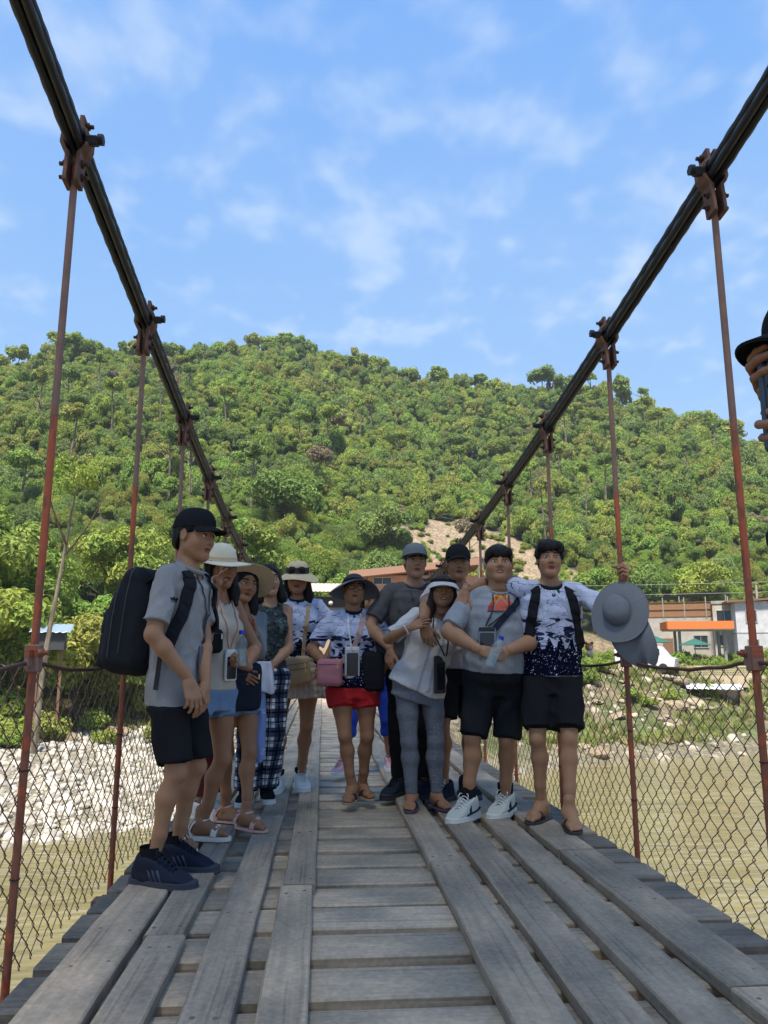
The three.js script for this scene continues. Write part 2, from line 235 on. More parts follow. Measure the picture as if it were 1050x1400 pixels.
{
  const R = RNG(91);
  for (let i = 0; i < 44; i++) { const x = lerp(-112, 132, (i + R() * 0.8) / 44), z = table(RX, RZ, x) + lerp(-3, 7, R()); tree('tall forest tree standing up along the ridge against the sky', 'ridge trees', x, z, { h: lerp(3.2, 8.5, R() * R()), k: lerp(0.8, 1.45, R()), mat: Math.floor(R() * 7), pale: R() < 0.6, geo: pick(R, FAR_CROWNS), tall: true }); }
  for (let i = 0; i < 46; i++) { const z = lerp(-105, -225, R()), x = lerp(-0.42, 0.56, R()) * -z; if (inField(x, z)) continue; tree('pale-trunked forest tree rising out of the hillside canopy', 'pale-trunked trees on the slope', x, z, { h: lerp(8, 12.5, R()), k: lerp(0.5, 0.8, R()), mat: Math.floor(R() * 7), pale: true, geo: pick(R, FAR_CROWNS), tall: true, girth: 2.1 }); }
  for (let i = 0; i < 5; i++) { const z = lerp(-100, -200, R()), x = lerp(-0.35, 0.5, R()) * -z; tree('dry brown-leaved tree among the green forest', 'dry trees on the slope', x, z, { h: lerp(6, 9, R()), k: lerp(0.6, 0.9, R()), mat: 7, pale: true, geo: pick(R, FAR_CROWNS) }); }
  const FINE = [0, 1, 2].map((i) => leafCloud(600 + i, { lobes: 16, leaves: 420, R0: 3.3, H0: 3.0, leaf: 0.2, dome: 0.5 }));
  const LOW = [0, 1, 2].map((i) => leafCloud(640 + i, { lobes: 14, leaves: 120, R0: 1.9, H0: 1.0, leaf: 0.19, dome: 0.6 }));
  // leafy trees along the foot of the hill
  const foot = [[-24, -45, 4.6, 1.3, 1], [-18.5, -47, 4.2, 1.3, 3], [-29, -44, 5.4, 1.3, 6], [-11.5, -52, 3.6, 1.1, 0], [-15, -49.5, 3.4, 1.15, 5], [-33, -42, 5.5, 1.3, 3], [-7, -58, 3.6, 1.1, 1], [-21, -52, 6.5, 1.4, 0], [-30, -58, 6.5, 1.3, 1], [-25, -55, 5, 1.1, 3], [-20.5, -57, 5.5, 1.25, 1], [-16.5, -55, 4.4, 1.0, 6], [-12, -60, 4.6, 1.15, 3], [-8, -66, 5, 1.2, 1], [-34, -50, 6, 1.2, 3], [-22, -49, 3.4, 0.85, 5], [-3, -72, 4.6, 1.1, 6], [3, -78, 4.5, 1.1, 0], [-27.5, -64, 9, 1.4, 1], [-17, -66, 8, 1.4, 3], [-8, -76, 6.5, 1.3, 0], [21, -84, 3.2, 0.9, 3], [27, -90, 4.5, 1.1, 0], [33, -92, 5, 1.1, 6], [39, -92, 5.5, 1.2, 2], [46, -90, 6, 1.3, 3], [14, -92, 4, 1.0, 0], [7, -88, 4, 1.1, 4]];
  foot.forEach(([x, z, h, k, m], i) => tree(i < 21 ? 'broad leafy tree at the foot of the hill behind the gravel bar' : 'leafy tree behind the village roofs', i < 21 ? 'trees behind the gravel bar' : 'trees behind the village', x, z, { h, k, mat: m, geo: FINE[i % 3] }));
  tree('dark round-crowned tree on the lower slope beside the cleared field', null, -5, -104, { h: 5.5, k: 1.75, mat: 2, geo: FINE[0] });
  tree('dark rounded tree between the cleared field and its neighbour tree', null, 8, -103, { h: 4.6, k: 1.45, mat: 4, geo: FINE[1] });
  { // leaning pale trunk with few leaves
    const t = thing('bare_tree', 'tall slender pale trunk leaning beside the small blue-roofed hut', 'tree', null, [-13.9, ground(-13.9, -39.5), -39.5]);
    mesh('trunk', trunkGeo(777, 13, 0.17, 2, 0.22), barkPale, t); const c = mesh('crown', leafCloud(778, { lobes: 6, leaves: 90, R0: 1.4, H0: 1.4, leaf: 0.14 }), crownMats[1], t); c.position.set(0.9, 13.0, 0);
  }
  // bushes
  const bush = (x, z, k, m, label, group) => { const b = mesh('bush', LOW[Math.floor(R() * 3)], crownMats[m]); b.position.set(x, ground(x, z) + 0.5 * k, z); b.scale.set(k, k * lerp(0.8, 1.3, R()), k); b.rotation.y = R() * 6.28; tag(b, label, 'bush', group); };
  for (let i = 0; i < 54; i++) { const x = lerp(-36, 3, R()), z = waterline(x) - lerp(24, 36, R()) / 0.86; bush(x, z, lerp(0.5, 1.15, R()), pick(R, [1, 3, 5, 6, 3]), 'yellow-green bush at the back of the gravel bar', 'bushes behind the gravel bar'); }
  for (let i = 0; i < 46; i++) { const x = lerp(-34, -6, R()), z = waterline(x) - lerp(17.5, 25, R()) / 0.86; bush(x, z, lerp(0.35, 0.8, R()), pick(R, [3, 5, 5, 6, 1]), 'sunlit yellow-green shrub standing on the back edge of the gravel', 'shrubs on the edge of the gravel bar'); }
  for (let i = 0; i < 110; i++) { const x = lerp(8, 40, R()), z = waterline(x) - lerp(3, 15, Math.sqrt(R())) / 0.86; bush(x, z, lerp(0.2, 0.55, R()), pick(R, [3, 6, 1, 0]), 'low green shrub among the rocks below the village', 'shrubs on the rocky bank'); }
  // rows of young plants on the cleared field
  for (let i = 0; i < 420; i++) { const x = lerp(4, 48, R()), z = lerp(-97, -140, R()); if (!inField(x, z)) continue; bush(x, z, lerp(0.22, 0.75, R() * R()), pick(R, [3, 6, 1, 5]), 'small crop plant on the bare pinkish field', 'plants on the cleared field'); }
  // grass tufts
  const bl = []; { const Q = RNG(5), pos = [], idx = []; for (let i = 0; i < 26; i++) { const a = Q() * 6.28, l = lerp(0.15, 0.42, Q()), w = 0.02, o = Q() * 0.12, q = pos.length / 3, dx = Math.cos(a), dz = Math.sin(a), s = lerp(0.2, 0.6, Q()); pos.push(dx * o - dz * w, 0, dz * o + dx * w, dx * o + dz * w, 0, dz * o - dx * w, dx * (o + s * 0.5 * l) , l * 0.75, dz * (o + s * 0.5 * l), dx * (o + s * l), l, dz * (o + s * l)); idx.push(q, q + 1, q + 2, q + 2, q + 1, q + 3); } bl.push(geoFrom(pos, idx)); }
  const N = 9000, im = new THREE.InstancedMesh(bl[0], std({ roughness: 0.8, side: THREE.DoubleSide }), N); im.name = 'grass'; stuff(im); tag(im, 'rough yellow-green grass on the river banks', 'grass'); let c = 0; const M = new THREE.Matrix4(), q = new THREE.Quaternion(), e = new THREE.Euler();
  for (let i = 0; i < N * 3 && c < N; i++) { const left = R() < 0.35, x = left ? lerp(-42, 4, R()) : lerp(4, 42, R()), s = left ? lerp(23, 40, R()) : lerp(1.5, 26, R()), z = waterline(x) - s / 0.86; if (fbm(x * 0.2, 1, z * 0.2, 2) < (left ? -0.25 : 0.0)) continue; e.set(0, R() * 6.28, 0); q.setFromEuler(e); const k = lerp(0.6, 1.5, R()); M.compose(V(x, ground(x, z) - 0.03, z), q, V(k, k, k)); im.setMatrixAt(c, M); const t = lerp(0.8, 1.3, R()); im.setColorAt(c, R() < 0.3 ? rgb(0.30 * t, 0.25 * t, 0.11 * t) : rgb(0.20 * t, 0.24 * t, 0.05 * t)); c++; }
  im.count = c; im.castShadow = im.receiveShadow = true; scene.add(im);
}
// unseen tree added behind the view, its sparse crown dims the sun on the bridge
{
  const t = thing('added_shade_tree', 'unseen spreading tree added on the near bank to shade the bridge end', 'tree', null, [-8.5, -0.6, 6.0]);
  mesh('trunk', trunkGeo(4242, 20, 0.9, 7, 0.1), barkBrown, t);
  const Q = RNG(31), parts = []; for (let i = 0; i < 21; i++) parts.push([(i % 2 ? 6.2 : 2.9) + lerp(-1.2, 1.2, Q()), lerp(21, 26, Q()), lerp(-10.6, 8.6, (i + Q()) / 21)]);
  const G = leafCloud(900, { lobes: 14, leaves: 13, R0: 4.4, H0: 2.6, leaf: 0.40, dome: 0.4 });
  for (const [x, y, z] of parts) { const c = mesh('crown', G, crownMats[2], t); c.position.set(x, y, z); c.rotation.y = Q() * 6.28; }
}
// ================================================================ THE BRIDGE
const DECK_L = -0.93, DECK_R = 1.60, ROD_L = -1.08, ROD_R = 1.73, ROD_STEP = 1.33, ROD_Z0 = -2.99, FAR_END = -61;
const cableY = (z) => { const t = -z - 2.4; return t < 13 ? 3.2 - 0.162 * t + 0.0062 * t * t : 2.142 + 0.0008 * (t - 13) * (t - 13) ; };
const WOOD = makeTex(1024, 512, (u, v) => {   // weathered plank: grain along u
  const w = v + 0.012 * tile(N1, u, v, 3, 6, 3), f = tile(N2, u, w, 3, 90, 3), c = tile(N3, u, w, 2, 22, 3), st = tile(N1, u, v, 5, 5, 4), sp = tile(N2, u, v, 120, 60, 2);
  let k = 0.65 + 0.09 * (f - 0.5) + 0.07 * (c - 0.5) + 0.34 * (st - 0.5) + 0.12 * (sp - 0.5); const crack = sstep(0.70, 0.76, tile(N3, u, w, 2, 70, 2)) * 0.07; k -= crack; const warm = 0.05 * (st - 0.4);
  return [k + warm, k, k - warm - 0.005];
});
const WOODB = makeTex(1024, 512, (u, v) => { const f = tile(N2, u, v, 4, 110, 3), c = tile(N3, u, v, 2, 26, 3); return grey(0.6 * f + 0.4 * c); }, false);
const woodMats = [[0.96, 0.775, 0.59], [1.0, 0.805, 0.61], [0.87, 0.71, 0.55], [1.0, 0.82, 0.635]].map((c) => std({ color: rgb(...c), map: WOOD, bumpMap: WOODB, bumpScale: 0.0025, roughness: 0.72 }));
const runMats = [[0.74, 0.595, 0.46], [0.80, 0.64, 0.49], [0.67, 0.55, 0.43], [0.85, 0.68, 0.515]].map((q) => std({ color: rgb(...q), map: WOOD, bumpMap: WOODB, bumpScale: 0.0025, roughness: 0.72 }));
function plankGeo(L, W, T, seed, seg = 10, tint = null) {   // length along x, chamfered, edges a little uneven, uv in metres
  const R = RNG(seed), c = 0.006, pr = [[-W / 2 + c, T / 2], [W / 2 - c, T / 2], [W / 2, T / 2 - c], [W / 2, -T / 2 + c], [W / 2 - c, -T / 2], [-W / 2 + c, -T / 2], [-W / 2, -T / 2 + c], [-W / 2, T / 2 - c]], pos = [], uv = [], idx = [], ou = R() * 7, ov = R() * 5, sd = R() * 90;
  const rings = [];
  for (let i = 0; i <= seg; i++) { const t = i / seg, x = (t - 0.5) * L, e0 = 0.006 * noise3(x * 2.2, 1.5, sd) , e1 = 0.006 * noise3(x * 2.2, 8.5, sd), cup = 0.003 * noise3(x * 1.3, 4.5, sd); rings.push(pr.map(([z, y]) => [x, y + cup, z + (z < 0 ? e0 : e1)])); }
  let per = 0; const arc = pr.map((p, k) => { const q = pr[(k + 7) % 8]; if (k) per += Math.hypot(p[0] - q[0], p[1] - q[1]); return per; });
  for (let k = 0; k < 8; k++) { const k2 = (k + 1) % 8, a1 = arc[k], a2 = k2 ? arc[k2] : per + Math.hypot(pr[0][0] - pr[7][0], pr[0][1] - pr[7][1]); for (let i = 0; i < seg; i++) { const q = pos.length / 3; for (const [r, kk, a] of [[i, k, a1], [i + 1, k, a1], [i + 1, k2, a2], [i, k2, a2]]) { pos.push(...rings[r][kk]); uv.push(rings[r][kk][0] / 1.6 + ou, a / 0.8 + ov); } idx.push(q, q + 1, q + 2, q, q + 2, q + 3); } }
  for (const [r, flip] of [[rings[0], 0], [rings[seg], 1]]) { const q = pos.length / 3; r.forEach((p) => { pos.push(...p); uv.push(p[2] + ou, p[1] * 2 + ov); }); for (let k = 1; k < 7; k++) flip ? idx.push(q, q + k + 1, q + k) : idx.push(q, q + k, q + k + 1); }
  let col = null; if (tint) { col = []; for (let i = 0; i < pos.length; i += 3) col.push(...tint(pos[i], pos[i + 2], sd)); }
  return geoFrom(pos, idx, uv, col);
}
const bridge = thing('suspension_bridge', 'wooden plank suspension bridge hung from black cables on red rods', 'bridge', null, [0, 0, 0]);
const RUST = makeTex(512, 512, (u, v) => { const a = tile(N1, u, v, 6, 6, 5), b = tile(N2, u, v, 40, 40, 2), k = sstep(0.42, 0.62, a); return [lerp(0.44, 0.33, k) + 0.12 * b, lerp(0.30, 0.245, k) + 0.10 * b, lerp(0.235, 0.205, k) + 0.09 * b]; });
const rust = std({ map: RUST, color: 0xffffff, roughness: 0.8, metalness: 0.1, bumpMap: RUST, bumpScale: 0.002 });
const nailMat = std({ color: rgb(0.16, 0.13, 0.11), roughness: 0.7, metalness: 0.3 });
const nailGeo = (() => { const g = new THREE.SphereGeometry(0.0085, 8, 4, 0, 6.283, 0, Math.PI / 2); g.scale(1, 0.45, 1); return g; })();
{ // cross planks: the deck proper, 45 mm below the runners
  const outerMats = [[0.40, 0.35, 0.30], [0.46, 0.40, 0.34], [0.36, 0.315, 0.275], [0.66, 0.54, 0.43]].map((q) => std({ color: rgb(...q), map: WOOD, bumpMap: WOODB, bumpScale: 0.003, roughness: 0.75 })), IN_L = -0.74, IN_R = 1.31;   // dark tarred boards outboard of the outer runners, in open light, as the photograph shows
  const R = RNG(3030), W0 = IN_R - IN_L, variants = [0, 1, 2, 3, 4, 5, 6, 7].map((i) => plankGeo(W0, 0.222, 0.055, 900 + i)), xm = (IN_L + IN_R) / 2, sides = [[DECK_L, IN_L - 0.006], [IN_R + 0.006, DECK_R]].map(([p, q]) => [p, q, [0, 1, 2].map((n) => plankGeo(q - p, 0.232, 0.055, 950 + n + p * 7, 3))]);
  for (let k = 0, z = 1.2; z > FAR_END; k++) {
    const step = 0.296 + (R() - 0.5) * 0.03, w = lerp(0.94, 1.1, R());
    if (k < 240) { const m = mesh('cross_plank', variants[Math.floor(R() * 8)], woodMats[Math.floor(R() * 4)], bridge); m.position.set(xm, -0.072 + (R() - 0.5) * 0.007, z); m.scale.set(1, 1, w); m.rotation.y = (R() - 0.5) * 0.014; m.rotation.x = (R() - 0.5) * 0.02; const yy = m.position.y; for (const [p, q, G] of sides) { const t = mesh('outer_plank', G[Math.floor(R() * 3)], outerMats[R() < 0.12 ? 3 : Math.floor(R() * 3)], bridge); t.position.set((p + q) / 2 + (p < 0 ? -1 : 1) * (R() - 0.5) * 0.05 * 0, yy + (R() - 0.5) * 0.006, z + (R() - 0.5) * 0.012); t.scale.set(1, 1, w); } }
    z -= step;
  }
}
{ // runners: lengthwise planks in butted lengths
  const runs = [[-0.83, -0.635, [-1.7, -4.35]], [-0.61, -0.47, [-2.95, -6.1]], [-0.38, -0.235, [-1.3, -5.0]], [-0.17, -0.02, [-3.52, -7.3]], [0.51, 0.69, [-3.85, -7.6]], [0.735, 0.905, [-1.6, -5.6]], [0.965, 1.14, [-3.88, -7.9]], [1.20, 1.395, [-2.38, -4.02, -7.2]]];
  const R = RNG(515);
  runs.forEach(([x0, x1, cuts], r) => {
    const ends = [1.2, ...cuts]; while (ends[ends.length - 1] > FAR_END) ends.push(ends[ends.length - 1] - lerp(3.4, 4.2, R())); 
    for (let i = 0; i < ends.length - 1; i++) {
      const a = ends[i], b = Math.max(ends[i + 1], FAR_END), L = a - b - 0.006, w = x1 - x0 - R() * 0.012; if (L < 0.3) continue;
      const m = mesh('runner_plank', plankGeo(L, w, 0.046, r * 40 + i + 7, Math.max(8, Math.round(L * 5))), runMats[(r + i * 3) % 4], bridge); m.position.set((x0 + x1) / 2 + (R() - 0.5) * 0.014, -0.0235 + (R() - 0.5) * 0.003, (a + b) / 2); m.rotation.y = Math.PI / 2 + (R() - 0.5) * 0.004;
      if (a > -9) for (const e of [a - 0.1, b + 0.1, (a + b) / 2, a - 0.1 - 0.9]) for (const s of [-1, 1]) if (R() < 0.85) { const n = mesh('nail', nailGeo, nailMat, m); n.position.set((e - (a + b) / 2) * -1 + (R() - 0.5) * 0.05, 0.0215, s * w * 0.28 + (R() - 0.5) * 0.02); }
    }
  });
  for (const x of [DECK_L + 0.12, 0.33, DECK_R - 0.12]) { const m = mesh('stringer', plankGeo(57, 0.14, 0.16, 77 + x * 10, 30), woodMats[2], bridge); m.position.set(x, -0.182, -27.4); m.rotation.y = Math.PI / 2; }
}
// ---------------------------------------------------------------- cables, clamps, rods
const cableMat = std({ color: rgb(0.012, 0.013, 0.017), roughness: 0.5 });
function ropeGeo(x, dy, z0, z1, r, ph, fine) {
  const seg = Math.round((z0 - z1) * (fine ? 85 : 6)), rad = fine ? 12 : 7, pos = [], idx = [];
  for (let i = 0; i <= seg; i++) { const z = lerp(z0, z1, i / seg), y = cableY(z) + dy, sl = (cableY(z - 0.05) - cableY(z + 0.05)) / -0.1, n = Math.hypot(1, sl), ny = 1 / n, nz = -sl / n; for (let j = 0; j < rad; j++) { const a = j / rad * 6.283, k = r * (fine ? 1 + 0.10 * Math.cos(6 * a + z * 42 * 1.0 + ph) : 1), c = Math.cos(a) * k, s = Math.sin(a) * k; pos.push(x + c, y + s * ny, z + s * nz); } }
  for (let i = 0; i < seg; i++) for (let j = 0; j < rad; j++) { const a = i * rad + j, b = i * rad + (j + 1) % rad; idx.push(a, a + rad, b, b, a + rad, b + rad); }
  return geoFrom(pos, idx);
}
const clampProfile = (side) => {   // strap that wraps half the cable bundle, cut in the x-y plane, extruded along the cable
  const s = new THREE.Shape(), t = 0.012, P = [[0.013, 0.12], [0.013, 0.066], [0.033, 0.050], [0.045, 0.022], [0.046, -0.018], [0.034, -0.046], [0.018, -0.066], [0.017, -0.205]];
  s.moveTo(P[0][0], P[0][1]); for (const p of P.slice(1)) s.lineTo(p[0], p[1]); for (const p of P.slice().reverse()) s.lineTo(p[0] + t, p[1]); s.closePath();
  const g = new THREE.ExtrudeGeometry(s, { depth: 0.072, bevelEnabled: true, bevelSize: 0.003, bevelThickness: 0.003, bevelSegments: 1 }); g.translate(0, 0, -0.036); if (side < 0) { g.rotateY(Math.PI); } return g;
};
const CLAMP = [clampProfile(1), clampProfile(-1)], BOLT = merge([(() => { const g = new THREE.CylinderGeometry(0.017, 0.017, 0.016, 6); g.rotateZ(Math.PI / 2); return g; })(), (() => { const g = new THREE.CylinderGeometry(0.009, 0.009, 0.022, 8); g.rotateZ(Math.PI / 2); g.translate(0.014, 0, 0); return g; })()]);
const HOOK = (() => { const g = merge([rbox(0.05, 0.04, 0.04, 0.008), (() => { const q = new THREE.CylinderGeometry(0.024, 0.024, 0.022, 6); q.rotateZ(Math.PI / 2); q.translate(0.035, 0.006, 0); return q; })()]); return g; })();
const clampMat = std({ map: RUST, color: rgb(0.95, 0.86, 0.78), roughness: 0.75, metalness: 0.15, bumpMap: RUST, bumpScale: 0.002 }), boltMat = std({ map: RUST, color: rgb(0.42, 0.34, 0.30), roughness: 0.7, metalness: 0.3 });
const ironMat = std({ color: rgb(0.02, 0.02, 0.024), roughness: 0.6, metalness: 0.2 });
// rods: bare brown iron at the top, red oxide paint below a ragged edge, rust showing through it lower down
const ROD_TEX = makeTex(64, 1024, (u, v) => {   // v from 0 (foot) to 1 (clamp)
  const n = tile(N1, u, v, 3, 60, 4), m = tile(N2, u, v, 4, 24, 4), e = v * 3 + 0.25 * (m - 0.5);
  const red = [0.62 + 0.08 * n, 0.30 + 0.05 * n, 0.18 + 0.04 * n], brown = [0.46 + 0.1 * n, 0.35 + 0.08 * n, 0.30 + 0.08 * n], rustc = [0.45 + 0.12 * n, 0.26 + 0.08 * n, 0.19 + 0.06 * n];
  if (e > 2.02 + 0.1 * n) return brown; if (m > 0.56 || (e < 1.0 && n > 0.42)) return rustc; return red;
});
const rodMat = std({ map: ROD_TEX, roughness: 0.7, bumpMap: ROD_TEX, bumpScale: 0.001 });
const rods = [];
const COLLAR = merge([rbox(0.054, 0.10, 0.05, 0.006), box(0.014, 0.06, 0.05, 0, 0, 0.045), (() => { const g = BOLT.clone(); g.translate(0.034, 0.02, 0.02); return g; })()]);
for (const [side, X] of [[-1, ROD_L], [1, ROD_R]]) {
  [[-0.0195, 0.019], [0.0195, 0.019], [-0.0195, -0.02], [0.0195, -0.02]].forEach(([dx, dy], i) => mesh('main_cable', merge([ropeGeo(X + dx, dy, 1.5, -10, 0.0185, i * 1.3, true), ropeGeo(X + dx, dy, -10, FAR_END, 0.0185, 0, false)]), cableMat, bridge));
  for (let i = -2; i < 39; i++) {
    const z = ROD_Z0 - i * ROD_STEP; if (z > 1 || z < FAR_END) continue; const y = cableY(z), lo = -0.27, hi = y - 0.1, g = new THREE.CylinderGeometry(0.0148, 0.0148, hi - lo, 12, 1, true), uv = g.attributes.uv;
    const r = mesh('hanger_rod', g, rodMat, bridge); r.position.set(X, (lo + hi) / 2, z); for (let k = 0; k < uv.count; k++) uv.setXY(k, uv.getX(k) + i * 0.37, (lo + 0.27 + uv.getY(k) * (hi - lo)) / 3.2 + 0.02 * noise3(i * 3.1, side, 2)); rods.push([side, X, z]);
    const col = mesh('rail_collar', COLLAR, rodMat, r); col.position.set(0, 0.95 - (lo + hi) / 2, 0); if (side > 0) col.rotation.y = Math.PI;
    for (const yy of [0.55, 0.18]) { const tie = mesh('wire_tie', new THREE.TorusGeometry(0.0168, 0.0025, 5, 12), ironMat, r); tie.rotation.x = Math.PI / 2; tie.position.y = yy - (lo + hi) / 2; }
    const c = new THREE.Group(); c.name = 'cable_clamp'; bridge.add(c); c.position.set(X, y, z); c.rotation.x = -0.10;
    for (const k of [0, 1]) mesh('strap', CLAMP[k], clampMat, c);
    for (const [by, bz] of [[0.094, 0], [-0.11, 0.01], [-0.165, -0.006]]) for (const s of [-1, 1]) { const b = mesh('bolt', BOLT, boltMat, c); b.position.set(s * 0.034, by, bz); if (s < 0) b.rotation.y = Math.PI; }
    const h = mesh('hook', HOOK, ironMat, c); h.position.set(side * -0.07, 0.0, 0.025); if (side > 0) h.rotation.y = Math.PI; h.rotation.x = 0.4;
    // cross beam under the deck at each pair of rods
    if (side > 0) { const bm = mesh('cross_beam', box(ROD_R - ROD_L + 0.16, 0.12, 0.09), rust, bridge); bm.position.set((ROD_L + ROD_R) / 2, -0.325, z); }
  }
}
// ---------------------------------------------------------------- chain link fences on both sides
{
  const ropeRust = std({ map: RUST, color: rgb(0.52, 0.44, 0.40), roughness: 0.8, bumpMap: RUST, bumpScale: 0.002 }), wireMat = std({ color: rgb(0.155, 0.095, 0.065), roughness: 0.75, metalness: 0.2 }), P = 0.0565, Hh = 0.112, FB = -0.17;
  const zig = (ph, seed, h) => { const R = RNG(seed), pts = [], n = Math.round(h / (Hh / 2)); for (let i = 0; i <= n; i++) { const s = (i + ph) % 2 ? 1 : -1, yy = i * Hh / 2, ox = (R() - 0.5) * 0.007, oy = (R() - 0.5) * 0.008; pts.push([V((R() - 0.5) * 0.006 + s * 0.004, yy - 0.007 + oy, s * P * 0.53 + ox), V(-s * 0.004, yy + 0.007 + oy, s * P * 0.53 + ox)]); }
    // bent wire: straight runs with a short turn at every knuckle
    const path = []; for (const [a, b] of pts) path.push(a, b); const pos = [], idx = [], r = 0.0022; path.forEach((p, i) => { const d = (path[i + 1] ?? p).clone().sub(path[i - 1] ?? p).normalize(), u = V(1, 0, 0).cross(d).normalize(), w = d.clone().cross(u); for (let k = 0; k < 4; k++) { const a = k / 4 * 6.283 + 0.785; const c = Math.cos(a) * r, s = Math.sin(a) * r; pos.push(p.x + u.x * c + w.x * s, p.y + u.y * c + w.y * s, p.z + u.z * c + w.z * s); } });
    for (let i = 0; i < path.length - 1; i++) for (let k = 0; k < 4; k++) { const a = i * 4 + k, b = i * 4 + (k + 1) % 4; idx.push(a, b, a + 4, b, b + 4, a + 4); } return geoFrom(pos, idx); };
  const HT = 1.12, W = [0, 1].map((ph) => [0, 1, 2, 3, 4].map((k) => zig(ph, 60 + k + ph * 9, HT)));
  for (const [side, X, where] of [[-1, ROD_L, 'gravel bar side'], [1, ROD_R, 'village side']]) {
    const f = thing('chain_link_fence', 'rusty chain link fence sagging from a wire rope on the bridge, ' + where, 'fence', 'bridge side fences', [0, 0, 0]), R = RNG(side > 0 ? 8 : 9), rest = [];
    const railY = (z) => { const t = (ROD_Z0 - z) / ROD_STEP, u = t - Math.floor(t); return 0.935 - 0.165 * u * (1 - u) * (1 + 0.25 * noise3(Math.floor(t) * 1.7, side, 1)) + 0.006 * noise3(z * 6, 2, side); };
    for (let i = 0; ; i++) {
      const z = 0.6 - i * P; if (z < FAR_END) break; const top = railY(z), k = (top - FB) / HT, lean = 0.012 * noise3(z * 1.5, 3, side * 4), bulge = 0.02 * noise3(z * 0.9, 7, side);
      const g = W[i & 1][Math.floor(R() * 5)], M = new THREE.Matrix4().makeScale(1, k, 1).setPosition(X + side * (0.018 + bulge * 0.4), FB, z + lean * 0.6);
      if (z < -1.6 && rest.near === undefined) rest.near = i; if (rest.near !== undefined && i < rest.near + 200) { const m = mesh('wire', g, wireMat, f); m.position.set(X + side * (0.018 + bulge * 0.4), FB, z + lean * 0.6); m.scale.set(1, k, 1); m.rotation.x = lean * 0.8; } else { const c = g.clone(); c.applyMatrix4(M); rest.push(c); }
    }
    stuff(mesh('wire_mesh', merge(rest), wireMat, f));
    const pts = []; for (let z = 0.6; z > -24; z -= 0.16) pts.push(V(X + side * 0.006 + 0.004 * noise3(z * 3, 1, side), railY(z) + 0.004, z)); mesh('wire_rope', tube(pts, 0.0085, 700, 7), ropeRust, f);
    const far = []; for (let z = -24; z > FAR_END; z -= 0.33) far.push(V(X, railY(z), z)); mesh('wire_rope', tube(far, 0.0085, 300, 5), ropeRust, f);
  }
}
